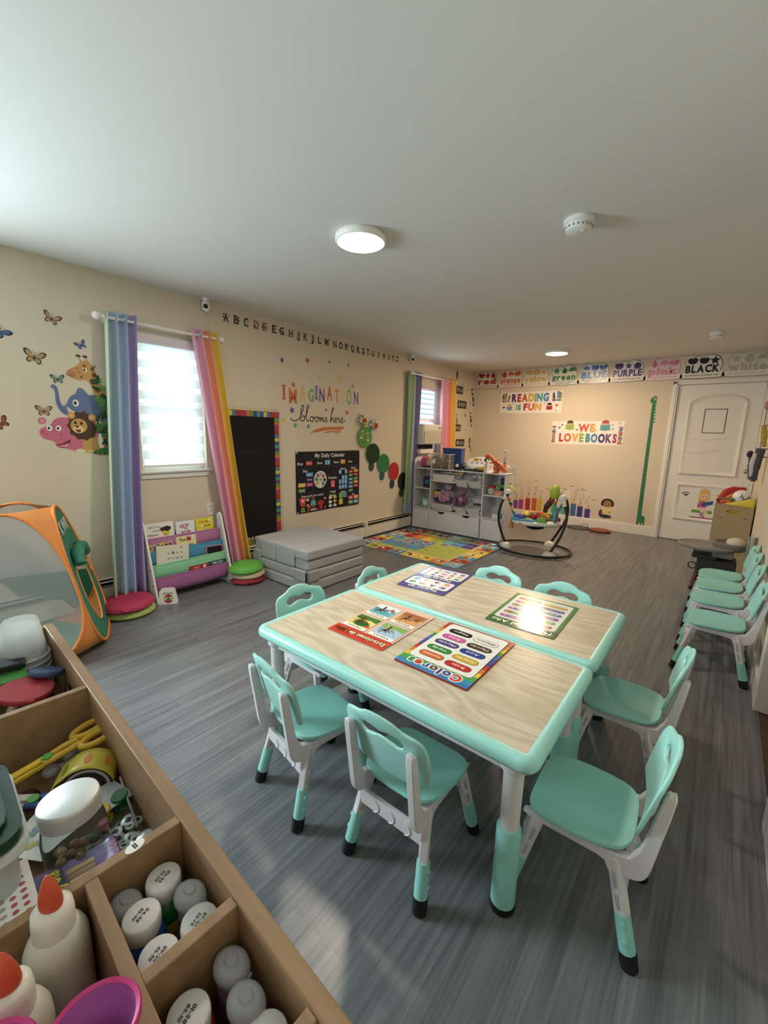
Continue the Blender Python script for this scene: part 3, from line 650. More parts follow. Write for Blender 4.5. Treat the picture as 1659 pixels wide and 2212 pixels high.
# ================================================================ play tent
def tent():
    t = thing('play_tent', 'green and orange pop-up play tent with mesh windows by the left wall', 'play tent', (0, 0, 0))
    G = M('#2f7f63', .7, noise=.08, scale=14, bump=.25); OR = M('#e08a3e', .65, noise=.06, scale=20); TR = M('#f0873a', .6); MESH = trans_mat('tent_mesh', '#e2e4ea', .4, .60)
    n2 = Vector((cos(R(69)), sin(R(69)), 0)); d1 = -n2; d2 = Vector((-n2.y, n2.x, 0)); C = Vector((.878, .656, 0))-.1*d1; s = .84; Hh = .86; lean = .24
    corners = [C, C+s*d2, C+s*d2+s*d1, C+s*d1]; ctr = C+.5*s*d1+.5*s*d2
    axis = {}
    def face(k):
        a = corners[k]; b_ = corners[(k+1) % 4]; e = (b_-a).normalized(); inn = (ctr-(a+b_)/2).normalized()
        def P(u, z): # u in -.5..+.5
            w = s*(1-2*lean*z/s*.98); return (a+b_)/2 + e*u*w + inn*lean*z + Vector((0, 0, z+.004))
        return P
    def hoop(k, n=48):
        P = face(k); out = []
        for i in range(n):
            a = 2*pi*i/n; c, q = cos(a), sin(a); ex = 2/2.3
            out.append((.5*abs(c)**ex*(1 if c > 0 else -1), Hh/2+Hh/2*abs(q)**ex*(1 if q > 0 else -1)))
        return P, out
    hoops = []
    for k in range(4):
        P, o = hoop(k); hoops.append((P, o))
    # frames
    for k, (P, o) in enumerate(hoops):
        MB().tube([P(u, z) for u, z in o], .009, TR, n=8, closed=True).build('hoop_frame', t, smooth=60)
    def ringfill(P, o, inner, m, name, solid=.0015):
        b = MB(); n = len(o); b.add([P(u, z) for u, z in o]+[P(u, z) for u, z in inner], [(i, (i+1) % n, n+(i+1) % n, n+i) for i in range(n)], m)
        return b.build(name, t, smooth=60)
    def disc(P, o, m, name):
        b = MB(); n = len(o); cz = Hh/2; vs = [P(0, cz)]
        for k in (.35, .7, 1): vs += [P(u*k, cz+(z-cz)*k) for u, z in o]
        fs = [(0, 1+i, 1+(i+1) % n) for i in range(n)]
        for q in range(2): fs += [(1+q*n+i, 1+(q+1)*n+i, 1+(q+1)*n+(i+1) % n, 1+q*n+(i+1) % n) for i in range(n)]
        return b.add(vs, fs, m).build(name, t, smooth=60)
    # face 0: green side with opening; 3: mesh front; 1, 2 rear: mesh above a green skirt
    P, o = hoops[0]
    inner = []
    for i in range(len(o)):
        a = 2*pi*i/len(o); inner.append((.27*cos(a)*(1 if sin(a) > 0 else 1-.25*abs(sin(a))), .36+(.24 if sin(a) > 0 else .25)*sin(a)))
    ringfill(P, o, inner, G, 'green_side_panel')
    MB().tube([P(u, z) for u, z in inner], .005, TR, n=6, closed=True).build('opening_binding', t)
    b = MB(); pts = [P(.25*(i/8-.5)*2, .60-.03*abs(i/8-.5)*2-.045*(i in (0, 8)))+n2*.035 for i in range(9)]
    b.tube(pts[:5], [.03, .036, .033, .036, .022], G, n=12).tube(pts[4:], [.022, .036, .034, .036, .03], G, n=12); b.build('rolled_flap', t, smooth=70)
    b = MB(); p = P(-.02, .58)+n2*.05; b.tube([p, p+Vector((.02, .0, -.05)), p+Vector((.03, .02, -.08)), p+Vector((.03, .03, -.13))], .005, TR, n=6); b.build('tie_ribbon', t)
    f = Flat(.0015, .0003); f.text('KWR', 0, 0, .075, '#d6dcd6', w=.26)
    lo = f.done('printed_letters', parent=t); e = (corners[1]-corners[0]).normalized(); q = P(0, .74); up = (P(0, .76)-P(0, .72)).normalized(); nn = e.cross(up)
    if nn.dot(n2) < 0: e = -e; nn = -nn
    lo.matrix_basis = frame(e, up, nn, q+nn*.004)
    P, o = hoops[3]; disc(P, o, MESH, 'mesh_window')
    for k in (1, 2):
        P, o = hoops[k]; disc(P, o, MESH, 'mesh_window')
        b = MB(); lowz = [0.02+.34*i/8 for i in range(9)]
        def half(z):
            q = abs((z-Hh/2)/(Hh/2)); return .5*max(0, 1-q**2.3)**(1/2.3)
        vs = []
        for z in lowz: vs += [P(-half(z)+2*half(z)*j/8, z) + Vector((0, 0, 0)) for j in range(9)]
        b.add([v-(v-ctr).normalized()*.006 for v in vs], [(j*9+i, j*9+i+1, (j+1)*9+i+1, (j+1)*9+i) for j in range(8) for i in range(8)], G).build('green_skirt', t, smooth=60)
    # gussets between neighbouring hoops, top and bottom
    for k in range(4):
        Pa, oa = hoops[k]; Pb, ob = hoops[(k+1) % 4]
        def edge(Pq, sgn, z):
            q = abs((z-Hh/2)/(Hh/2)); return Pq(sgn*.5*max(0, 1-q**2.3)**(1/2.3), z)
        for zs, nm in (([Hh/2-Hh/2*i/14 for i in range(15)], 'corner_gusset'), ([Hh/2+Hh/2*i/14 for i in range(15)], 'top_gusset')):
            vs = []
            for z in zs: A = edge(Pa, 1, z); B = edge(Pb, -1, z); mid = (A+B)/2; vs += [A, A.lerp(B, .5)+(mid-ctr-Vector((0, 0, mid.z-ctr.z)))*.03, B]
            MB().add(vs, [(3*i+j, 3*i+j+1, 3*i+j+4, 3*i+j+3) for i in range(14) for j in range(2)], OR).build(nm, t, smooth=60)
    fl = []
    for k in range(4):
        Pq, o = hoops[k]; fl += [Pq(-.16, 0), Pq(.16, 0)]
    b = MB(); b.add([v+Vector((0, 0, .004)) for v in fl]+[ctr+Vector((0, 0, .006))], [(i, (i+1) % 8, 8) for i in range(8)], G).build('floor_sheet', t)
tent()

# ================================================================ round floor cushions
def cushion(label, x, y, z, r, col, handle=True, tilt=0):
    t = thing('floor_cushion', label, 'cushion', (x, y, z), 0, 'round floor cushions'); m = M(col, .7, noise=.06, scale=60, bump=.1)
    h = .05; pr = [(r*.55, .004), (r*.9, .002), (r*.985, .012), (r, .022), (r*.985, .034), (r*.9, h), (r*.6, h+.010), (r*.25, h+.012), (0, h+.012)]
    MB().lathe(pr, m, n=40).tube([(r*1.0*cos(a), r*1.0*sin(a), .022) for a in [2*pi*i/40 for i in range(40)]], .005, m, closed=True, n=6).build('pad', t, smooth=70)
    if handle: MB().tube(smooth([(r*.82, -r*.50, .045), (r*.98, -r*.46, .034), (r*.98, -r*.30, .034), (r*.86, -r*.24, .048)]), .009, m, n=8).build('handle', t)
    t.rotation_euler = (R(tilt), R(tilt*.6), 0); return t
cushion('lime green round cushion lying under the red one beside the purple curtain', .285, 1.115, 0, .172, '#a9bd62', False)
cushion('raspberry red round cushion on a lime one, left of the book rack', .29, 1.110, .054, .172, '#b52a4e', True, 1.5)
cushion('dark red round cushion at the bottom of the pile right of the book rack', .325, 2.085, 0, .150, '#a52a36')
cushion('beige round cushion in the middle of the pile right of the book rack', .325, 2.090, .05, .148, '#cbb58e', False, 1)
cushion('bright green round cushion on top of the pile right of the book rack', .318, 2.075, .104, .152, '#5fb13e', False, 3)

# ================================================================ sling book rack
rk = thing('book_rack', 'white sling book rack with purple, blue and green fabric pockets', 'book rack', (.20, 1.635, 0))
yA, yB = -.32, .32
for s in (yA, yB):
    pr = [(.105, 0), (-.11, 0), (-.11, .60), (-.075, .625), (-.045, .60), (.105, .03)]; b = MB(); n = len(pr)
    b.add([(x, s+dy, z) for dy in (-.008, .008) for x, z in pr], [tuple(range(n-1, -1, -1)), tuple(range(n, 2*n))]+[(i, (i+1) % n, n+(i+1) % n, n+i) for i in range(n)], WHITE)
    for x, z in ((.03, .26), (.06, .14)): b.cyl((x, s-.0085 if s < 0 else s+.0085, z), (x, s-.012 if s < 0 else s+.012, z), .006, M('#555555', .4), n=10)
    b.build('side_panel', rk, bevel=.003)
slings = [(-.065, .485, '#b5739f'), (-.028, .385, '#3f93b8'), (.012, .287, '#86cf9f'), (.050, .190, '#a9609a')]
for x, z, c in slings:
    m = M(c, .8, noise=.07, scale=50, bump=.1); dp = .13
    sec = [(x, z), (x+.004, z-.03), (x+.004, z-.08), (x-.006, z-dp+.02), (x-.03, z-dp), (x-.06, z-dp+.02), (x-.075, z-.05), (x-.08, z+.005)]
    sec = smooth(sec, 4); b = MB().grid(lambda u, v: (sec[round(v*(len(sec)-1))][0]+.006*sin(pi*u)*sin(pi*v), yA+.01+(yB-yA-.02)*u, sec[round(v*(len(sec)-1))][1]-.006*sin(pi*u)), 12, len(sec)-1, m)
    b.build('fabric_sling', rk, smooth=60, solid=.003)['label'] = {'#b5739f': 'mauve', '#3f93b8': 'blue', '#86cf9f': 'mint green', '#a9609a': 'purple'}[c] + ' fabric sling'
    MB().cyl((x, yA, z-.004), (x, yB, z-.004), .006, m).build('dowel', rk)
def book(name, label, y, z, w, h, cover, draw, x=None, slot=0, tilt=5, rz=0, th=.012, cat='book', grp='picture books in the sling rack'):
    sx, sz, _ = slings[slot]; x0 = .20+sx-.008 if x is None else x
    t = thing(name, label, cat, (0, 0, 0), group=grp)
    up = Vector((-sin(R(tilt)), 0, cos(R(tilt)))); ex = Vector((0, 1, 0)); nz = ex.cross(up)
    t.matrix_world = frame(ex, up, nz, (x0, y, z)) @ Matrix.Rotation(R(rz), 4, 'Z')
    MB().b2((-w/2+.003, .003, -th), (w/2-.003, h-.003, -.0015), M('#efeadd', .8)).build('pages', t, smooth=0)
    f = Flat(.0008, .0003, .35); f.T.append(Matrix.Translation((0, h/2, 0)))
    f.add([(-w/2, -h/2, 0), (w/2, -h/2, 0), (w/2, h/2, 0), (-w/2, h/2, 0)], [(0, 1, 2, 3)], M(cover, .35)); draw(f, w, h)
    f.T.pop(); f.b2((-w/2, 0, -.0015), (w/2, h, -.0002), M(cover, .35)).b2((-w/2, 0, -th-.0015), (w/2, h, -th), M(cover, .35)).b2((-w/2-.001, 0, -th-.0015), (-w/2+.001, h, 0), M(cover, .35))
    f.done('cover', parent=t)
def logo(f, x, y, r=.012): f.ellipse(x, y, r, r*1.15, '#f7f7f5').poly([(x-r*.4, y-r*.6), (x+r*.4, y-r*.6), (x, y+r*.8)], '#777777')
def d1(f, w, h):
    for tt, y, a in (('See You', .098, -.075), ('Later,', .068, -.045), ('Alligator', .036, -.092)): f.text(tt, a, y, .017, '#4a3f38', bold=0, align='l')
    f.ellipse(.055, .05, .030, .034, '#e0c23a').ellipse(.062, .074, .034, .020, '#2c2a24').ellipse(.024, .072, .012, .018, '#2b2620').ellipse(.014, .076, .006, .010, '#b8322a').ellipse(.066, .052, .004, .005, '#222222').poly([(.03, .03), (.05, .018), (.06, .03)], '#c0822a').ellipse(-.01, -.004, .020, .012, '#3a3a30')
book('picture_book', 'white picture book See You Later Alligator, left end of the top pocket', 1.440, .345, .235, .255, '#e8e2dd', d1, slot=0)
def d2(f, w, h): f.text('HOP', -.010, .078, .030, '#c8352c', w=.075).text('ON', .0, .052, .012, '#4a3f38').text('POP', .0, .022, .030, '#c8352c', w=.075); logo(f, .045, .090)
book('picture_book', 'white book titled Hop on Pop in red, middle of the top pocket', 1.655, .348, .158, .235, '#dfe4ec', d2, slot=0)
def d3(f, w, h):
    f.text('by Dr. Seuss', -.008, .088, .018, '#b8382a', w=.085).text('One fish', .018, .052, .011, '#222222').text('two fish', .020, .015, .010, '#222222'); logo(f, .045, .094)
    for y in (.055, .018): f.ellipse(-.025, y, .014, .007, '#f2efe2').poly([(-.04, y), (-.05, y+.008), (-.05, y-.008)], '#f2efe2').ellipse(-.016, y+.001, .002, .002, '#111111')
book('picture_book', 'bright yellow picture book at the right end of the top pocket', 1.824, .350, .158, .235, '#e8cc2e', d3, slot=0)
def d4(f, w, h):
    cs = ['#d8a83a', '#8fb0c8', '#8a5aa0', '#e3cf4a', '#c98a9a', '#d88aa8']
    for i in range(6): f.rect(-w/2+.004+i*(w-.008)/6, h/2-.044, -w/2+.004+(i+1)*(w-.008)/6-.002, h/2-.006, cs[i]); f.ellipse(-w/2+.004+(i+.5)*(w-.008)/6, h/2-.026, .010, .009, ['#8a3a2a', '#b8324a', '#e8d24a', '#3a2a22', '#5a2a3a', '#2a2a2a'][i])
book('board_book', 'board book with a row of small coloured pictures, left end of the second pocket', 1.432, .290, .195, .155, '#c8b04a', d4, slot=1, rz=4)
def d5(f, w, h):
    f.text('Fox', -.030, .070, .030, '#2a4a2a', w=.05).text('in Socks', .02, .022, .014, '#3a3a32'); logo(f, .045, .082)
    f.ellipse(.02, .068, .020, .016, '#b8322a').poly([(.004, .078), (.008, .10), (.016, .082)], '#b8322a').poly([(.036, .078), (.034, .10), (.026, .082)], '#b8322a')
book('picture_book', 'pale yellow book titled Fox, second pocket of the rack', 1.636, .272, .165, .195, '#e9dd9a', d5, slot=1)
def d6(f, w, h):
    for r_, row in enumerate(('DEF', 'KLM', 'QRS', 'VXYZ')):
        for c_, ch in enumerate(row): f.text(ch, -.035+.034*r_, -.055+.040*c_+.02, .020, '#46423c', bold=0, rot=pi/2)
    f.poly([(-.09, -.10), (-.075, -.10), (-.07, -.05), (-.078, -.03)], '#8a5a32')
book('alphabet_board', 'cream alphabet board with dark letters turned sideways, in the third pocket', 1.490, .204, .255, .215, '#ddd6c4', d6, slot=2, rz=-5, th=.014, cat='alphabet board')
def d7(f, w, h): f.rrect(-w/2+.008, -h/2+.008, w/2-.008, h/2-.008, .006, '#16161a')
book('drawing_tablet', 'small drawing tablet with a pink frame, right end of the third pocket', 1.850, .180, .155, .17, '#d87a9a', d7, slot=2, cat='tablet', rz=-3)
def d8(f, w, h): f.text('Fables', -.02, .055, .013, '#f3e0d8', bold=0).text('Tales', -.005, .030, .013, '#f3e0d8', bold=0); logo(f, .048, .055)
book('picture_book', 'small red book in the lowest pocket', 1.690, .072, .165, .150, '#b5302c', d8, slot=3)
def d9(f, w, h): f.text('THE CAT', .0, .062, .020, '#eef2f4', w=.10).text('IN THE', .03, .036, .009, '#eef2f4').ellipse(-.045, .02, .020, .014, '#d8d4d4').rect(-.062, .02, -.03, .028, '#c0323a')
book('picture_book', 'dark teal book titled The Cat, right end of the lowest pocket', 1.858, .060, .155, .165, '#1f4a5f', d9, slot=3)
# small shapes card box by the left foot of the rack
t = thing('shape_card', 'small white card box marked shapes, on the floor by the rack', 'card box', (.345, 1.372, 0), R(-35+90))
pr = [(-.065, 0), (.065, 0), (.065, .02), (.045, .115), (.028, .125), (-.045, .125), (-.065, .10)]
b = MB().push(Matrix.Rotation(R(78), 4, 'X')); b.prism(pr, -.035, .0, M('#e6e2de', .5)); b.build('box', t, bevel=.002)
f = Flat(.0005, .0003); f.text('shapes', 0, .086, .014, '#7a5a55', w=.07); f.ellipse(0, .042, .034, .034, '#b8302a').poly(ell(0, .042, .034, .034, 24)[3:10], '#b8302a')
f.rect(-.031, .030, .031, .056, '#e6c32f'); f.poly([(-.022, .028), (.022, .028), (0, .060)], '#2f6fb8')
o = f.done('printed_front', parent=t); o.matrix_basis = Matrix.Rotation(R(78), 4, 'X')

# ================================================================ grey folding foam couch
GRY = M('#a8a7a7', .85, noise=.05, scale=60, bump=.12); GRY2 = M('#a19fa0', .85, noise=.06, scale=80, bump=.14)
ct = thing('foam_couch', 'light grey folded foam play couch on the floor below the chalkboard', 'foam couch', (0, 0, 0))
def slab(name, a, c, m=GRY, bv=.018): return MB().b2(a, c, m).build(name, ct, bevel=bv, seg=3, smooth=50)
X0, X1, Yc0, Yc1 = .235, .985, 2.225, 2.925
slab('base_cushion', (X0, Yc0, .002), (X1, Yc1, .098)); slab('base_cushion', (X0, Yc0+.004, .100), (X1, Yc1, .19))
dxs = [X0, X0+.095, X0+.32, X0+.575, X1]
slab('seat_cushion', (dxs[0], Yc0+.01, .194), (dxs[1], Yc1, .375)); slab('seat_cushion', (dxs[1]+.002, Yc0+.004, .194), (dxs[2], Yc1-.17, .372))
slab('seat_cushion', (dxs[2]+.003, Yc0, .194), (dxs[3], Yc1-.17, .374)); slab('armrest', (dxs[3]+.004, Yc0-.004, .285), (dxs[4]+.005, Yc1, .374)); slab('armrest', (dxs[3]+.004, Yc0+.008, .194), (dxs[4]-.004, Yc1, .282))
slab('back_cushion', (dxs[1]+.003, Yc1-.166, .194), (dxs[3]-.0, Yc1, .378))
MB().b2((dxs[3]+.01, Yc0-.014, .10), (X1+.012, Yc0+.02, .195), GRY2).b2((X1-.02, Yc0-.014, .10), (X1+.012, Yc0+.13, .195), GRY2).build('front_flap', ct, bevel=.008, smooth=50)
MB().b2((X0-.010, Yc0-.008, .135), (X0+.10, Yc0+.02, .26), GRY2).build('front_flap', ct, bevel=.008)
f = Flat(.0004, .0002); f.sheet(-.014, -.028, .014, .028, '#e4e2e0')
for i in range(6): f.rect(-.010, -.022+i*.007, .010, -.019+i*.007, '#4a4a4a')
o = f.done('care_tag', parent=ct); o.matrix_basis = frame((0, 1, 0), (0, 0, 1), (1, 0, 0), (X1+.0015, Yc0+.05, .058)); o['label'] = 'white care tag'

# ================================================================ alphabet play rug
f = Flat(.0085, .0002, .9); rw, rh = 1.465, 1.22   # local: x right, y away
f.slab(rr(0, 0, rw, rh, .02), .008, '#6b8fa8'); f.poly(rr(.004, .004, rw-.004, rh-.004, .018), '#c9c46a')
tiles = ['#4a88b5', '#5f9a6a', '#e3c22e', '#5a4f95', '#74acc8', '#b5302f', '#d5607f', '#e8c63a', '#9cb8c0', '#e07a2e', '#a9b93a', '#5f8fc0']
def tile(x0, y0, x1, y1, c, letters, pic, i):
    f.rect(x0+.006, y0+.006, x1-.006, y1-.006, c); cx, cy = (x0+x1)/2, (y0+y1)/2
    f.ellipse(cx-.01, cy+.01, .045, .026, pic, rot=i*.7).ellipse(cx+.03, cy+.018, .024, .020, ['#f0e8d8', '#7a2a2a', '#2f3f2f', '#f2d9b0'][i % 4], rot=i).ellipse(cx-.035, cy+.012, .018, .026, ['#d9b34a', '#e8e4da', '#c85a3a'][i % 3], rot=i*1.3)
    f.ellipse(cx+.034, cy+.024, .004, .004, '#1a1a1a'); f.text(letters[0], x0+.035, y1-.040, .036, '#f5f1e4' if i % 3 else '#3a2a2a'); f.text(letters, cx+.03, y0+.030, .018, '#f5f1e4', bold=0)
tw = rw/8; names = ['Apple', 'Bear', 'Cat', 'Dog', 'Egg', 'Fish', 'Goat', 'Hat', 'Ice', 'Jam', 'Kite', 'Lion', 'Moon', 'Nest', 'Owl', 'Pig', 'Queen', 'Rose', 'Sun', 'Tree', 'Urn', 'Van', 'Whale', 'Xray', 'Yak', 'Zebra']; k = 0
pics = ['#c8502f', '#8a5a32', '#2a2a2a', '#d9a05a', '#e9e4da', '#e07a9a', '#b8a58a', '#3f6fa8', '#8fc3d8', '#7a2f6a']
for i in range(8): tile(i*tw, rh-.17, (i+1)*tw, rh, tiles[(i*5+0) % 12], names[k % 26], pics[k % 10], k); k += 1
for i in range(8): tile(i*tw, 0, (i+1)*tw, .17, tiles[(i*7+3) % 12], names[k % 26], pics[k % 10], k); k += 1
nn = 6; th_ = (rh-.34)/nn
for i in range(nn): tile(rw-.20, rh-.17-(i+1)*th_, rw, rh-.17-i*th_, tiles[(i*5+4) % 12], names[k % 26], pics[k % 10], k); k += 1
for i in range(nn): tile(0, rh-.17-(i+1)*th_, .20, rh-.17-i*th_, tiles[(i*3+5) % 12], names[k % 26], pics[k % 10], k); k += 1
ix0, ix1, iy0, iy1 = .215, rw-.215, .185, rh-.185
f.rect(.203, .173, rw-.203, rh-.173, '#d9cfae')
st = [('Red', '#b5282c'), ('Orange', '#e0762c'), ('Yellow', '#eac52e'), ('Green', '#a3b83c'), ('Cyan', '#6fb0c0'), ('Blue', '#4f8fc4'), ('Purple', '#5a4488')]
sw = (ix1-ix0-.02)/7
for i, (nm, c) in enumerate(st): x = ix0+.006+i*sw; f.rect(x, iy1-.30, x+sw, iy1-.04, c); f.text(nm, x+sw/2, iy1-.16, .024, '#f3efe2', bold=0, w=sw*.6)
for i in range(22): f.ellipse(ix0+.01+i*(ix1-ix0)/22, iy1-.02, .012, .010, ['#5a3a2a', '#e8dfc8', '#c8502f'][i % 3])
f.rect(ix0, iy0, ix1, iy1-.31, '#b3bb4e'); f.rect(ix0, iy0+.07, ix0+.56, iy1-.305, '#5d95bd')
def shp(pts, c):
    cx = sum(p[0] for p in pts)/len(pts); cy = sum(p[1] for p in pts)/len(pts); f.poly([(cx+(x-cx)*1.22, cy+(y-cy)*1.22) for x, y in pts], '#efe8d6'); f.poly(pts, c)
gx, gy = ix0+.02, iy1-.60
shp([(gx+.05, gy+.06), (gx+.13, gy+.06), (gx+.13, gy+.14), (gx+.05, gy+.14)], '#7fb04a'); shp(star_pts(gx+.12, gy+.23, .05), '#eac23a')
shp([(gx+.2, gy+.20), (gx+.27, gy+.20), (gx+.27, gy+.18), (gx+.32, gy+.22), (gx+.27, gy+.26), (gx+.27, gy+.24), (gx+.2, gy+.24)], '#c8402f')
shp(heart(gx+.43, gy+.22, .05), '#c2303a'); shp([(gx+.27, gy+.05), (gx+.37, gy+.05), (gx+.32, gy+.14)], '#3b4f8f'); shp(ell(gx+.22, gy+.09, .045, .03), '#e0762c')
shp([(gx+.40, gy+.06), (gx+.50, gy+.06), (gx+.50, gy+.11), (gx+.40, gy+.11)], '#2f6fa8')
for tt, x, y in (('star', .14, .17), ('arrow', .27, .155), ('heart', .44, .15), ('oval', .22, .04), ('square', .09, .035), ('triangle', .33, .025)): f.text(tt, gx+x, gy+y, .018, '#eef2ee', bold=0)
for i in range(34): f.ellipse((ix0+.60+(ix1-ix0-.64)*((i*37) % 100)/100) if i % 4 else ix0+.03+.5*((i*37) % 100)/100, (iy0+.03+(iy1-.38-iy0)*((i*61) % 100)/100) if i % 4 else iy0+.035, .016, .010, ['#5a4a2a', '#8fb0b8', '#d8a06a', '#c7cf6a', '#e0d04a', '#8a9a3a'][i % 6], rot=i)
for tt, x, y, c in (('10', .68, .40, '#5a4a8a'), ('4', .32, .06, '#c85a3a'), ('8', .55, .12, '#7a5a3a'), ('6', .10, .12, '#7f9fb5'), ('3', .60, .43, '#e0cf3a')): f.text(tt, ix0+x, iy0+y+.12, .075, c)
f.done('alphabet_rug', 'colourful alphabet, number and shape rug in front of the white shelf unit', 'rug', frame((1, 0, 0), (0, 1, 0), (0, 0, 1), (.11, 3.69, 0.0)))
# ================================================================ white storage shelf unit
SH = M('#d9d6d8', .4); SHD = M('#c9c6c9', .45)
sx0, sx1, sy0, sy1 = .083, 1.465, 5.02, 5.32
u = thing('storage_unit', 'white toy storage unit with cubbies, bins and lower doors in the far left corner', 'storage unit', (0, 0, 0)); t_ = .015
b = MB()
for x, zt in ((sx0, 1.0), (.357, 1.0), (1.157, 1.0), (sx1-t_, .875)): b.b2((x, sy0+.008 if zt > .9 else sy0, 0), (x+t_, sy1, .875), SH); 
b.b2((sx0, sy1-.01, 0), (sx1, sy1, .875), SHD)
for x in (sx0, .357, 1.157): b.prism(rr(x, .875, x+t_, .98, .003, 2), 0, .001, SH)
b = MB()
for x in (sx0, .357, 1.157, sx1-t_):
    b.b2((x, sy0, 0), (x+t_, sy1, .868), SH)
for x in (sx0, .357, 1.157): b.add([(x+d, y, z) for d in (0, t_) for y, z in ((sy0, .868), (sy1, .868), (sy1, 1.02), (sy0+.05, 1.02), (sy0, .985))], [(4, 3, 2, 1, 0), (5, 6, 7, 8, 9)]+[(i, (i+1) % 5, 5+(i+1) % 5, 5+i) for i in range(5)], SH)
b.b2((sx0, sy1-.01, 0), (sx1, sy1, .868), SHD)
b.build('carcass', u, smooth=0)
b = MB().b2((sx0, sy0, .860), (1.172, sy1, .875), SH).b2((1.157, sy0, .860), (sx1, sy1, .875), SH).b2((sx0, sy1-.012, .875), (sx1, sy1, .97), SHD); b.build('top_board', u, bevel=.002)
for a, c, z in ((sx0+t_, .357, .578), (1.172, sx1-t_, .578), (sx0+t_, .357, .283), (.372, 1.157, .283), (1.172, sx1-t_, .283)):
    MB().b2((a, sy0+.002, z), (c, sy1-.01, z+t_), SH).build('shelf', u, smooth=0)
for z, y in ((.700, sy0+.005), (.335, sy0+.01)): MB().b2((.372, y, z), (1.157, y+.018, z+.02), SH).build('bin_rail', u, bevel=.002)
for a, c, kx in ((sx0+.004, .359, .335), (1.170, sx1-.004, 1.19)):
    d = MB().b2((a, sy0-.014, .012), (c, sy0+.001, .280), SH).build('door', u, bevel=.002)
    MB().lathe([(.006, 0), (.006, .008), (.010, .014), (.008, .02), (0, .022)], M('#f2f0ee', .3), (kx, sy0-.014, .15), axis=(0, -1, 0)).build('knob', d)
b = MB(); out = [(.366, .012), (1.150, .012), (1.150, .280)]
for cx in (.95, .56): out += [(cx+.055*cos(a), .280-.032*sin(a)) for a in [pi*i/10 for i in range(11)]]
out += [(.366, .280)]
b.add([(x, y, z) for y in (sy0-.014, sy0+.001) for x, z in out], [tuple(range(len(out))), tuple(range(2*len(out)-1, len(out)-1, -1))]+[(i, len(out)+i, len(out)+(i+1) % len(out), (i+1) % len(out)) for i in range(len(out))], SH)
b.build('drawer_front', u, smooth=30); MB().b2((.372, sy0+.003, .012), (1.15, sy0+.01, .283), M('#2c2622', .8)).build('drawer_shade_sheet', u, smooth=0)  # dark sheet stands in for the shaded inside behind the finger holes
BINM = M('#dcdadb', .35)
def toybin(label, x0, x1, z, tilt, d=.24, h=.115):
    t = thing('toy_bin', label, 'bin', ((x0+x1)/2, sy0+.11, z), 0, 'white plastic toy bins'); w = (x1-x0)/2; b = MB(); n = 4
    def lp(k, zz, ins=0): return [(s*(w*k-ins), q*(d/2*k-ins), zz) for s, q in ((-1, -1), (1, -1), (1, 1), (-1, 1))]
    vs = lp(.82, 0)+lp(.97, h)+lp(1.0, h)+lp(1.0, h-.012)+lp(.955, h-.012) ; 
    vs = lp(.82, 0)+lp(.95, h-.012)+lp(1.0, h-.012)+lp(1.0, h)+lp(.93, h)+lp(.80, .006)
    b.add(vs, [(k*4+i, k*4+(i+1) % 4, (k+1)*4+(i+1) % 4, (k+1)*4+i) for k in range(5) for i in range(4)]+[(3, 2, 1, 0), (20, 21, 22, 23)], BINM)
    b.build('tub', t, bevel=.003); t.rotation_euler = (R(tilt), 0, 0); return t
toybin('large white bin on the upper rail of the storage unit', .378, .752, .698, 4)
toybin('small white bin of grey shells, middle of the upper rail', .765, .950, .705, 30)
toybin('small white bin at the right end of the upper rail', .956, 1.150, .705, 30)
toybin('large white bin of plush toys on the lower rail', .376, .752, .345, 26)
toybin('small white bin holding the mauve plush, middle of the lower rail', .765, .950, .345, 30)
toybin('small white bin of metal chain at the right end of the lower rail', .956, 1.150, .345, 30)
# loose fill
b = MB(); random.seed(3)
for i in range(60): b.ball((.857+random.uniform(-.06, .06), 5.12+random.uniform(-.05, .06), .80+random.uniform(-.01, .02)+.0), (random.uniform(.008, .018), .008, .008), M(random.choice(['#8c8680', '#5c564f', '#c5c0b8', '#e2ded8']), .5), 8, 5)
o = tag(b.build('shell_pile', smooth=70), 'heap of grey and white shells in the small upper bin', 'shells', kind='stuff')
b = MB()
for i in range(14): b.ball((1.05+random.uniform(-.06, .06), 5.12+random.uniform(-.05, .06), .795+random.uniform(-.01, .012)), random.uniform(.014, .026), M(random.choice(['#e8e5e0', '#d9d4cc', '#cfd5d8']), .6), 8, 6)
tag(b.build('white_toy_pile', smooth=70), 'heap of small white toys in the right upper bin', 'toys', kind='stuff')
b = MB()
for i in range(40): b.tube([(1.05+random.uniform(-.05, .05)+.012*cos(a), 5.12+random.uniform(-.04, .05)*.2+.012*sin(a), .43+random.uniform(-.01, .02)) for a in [2*pi*k/8 for k in range(8)]], .003, M('#8f8a84', .3, .8), n=5, closed=True)
tag(b.build('chain_pile', smooth=70), 'tangle of grey metal rings in the right lower bin', 'chain', kind='stuff')
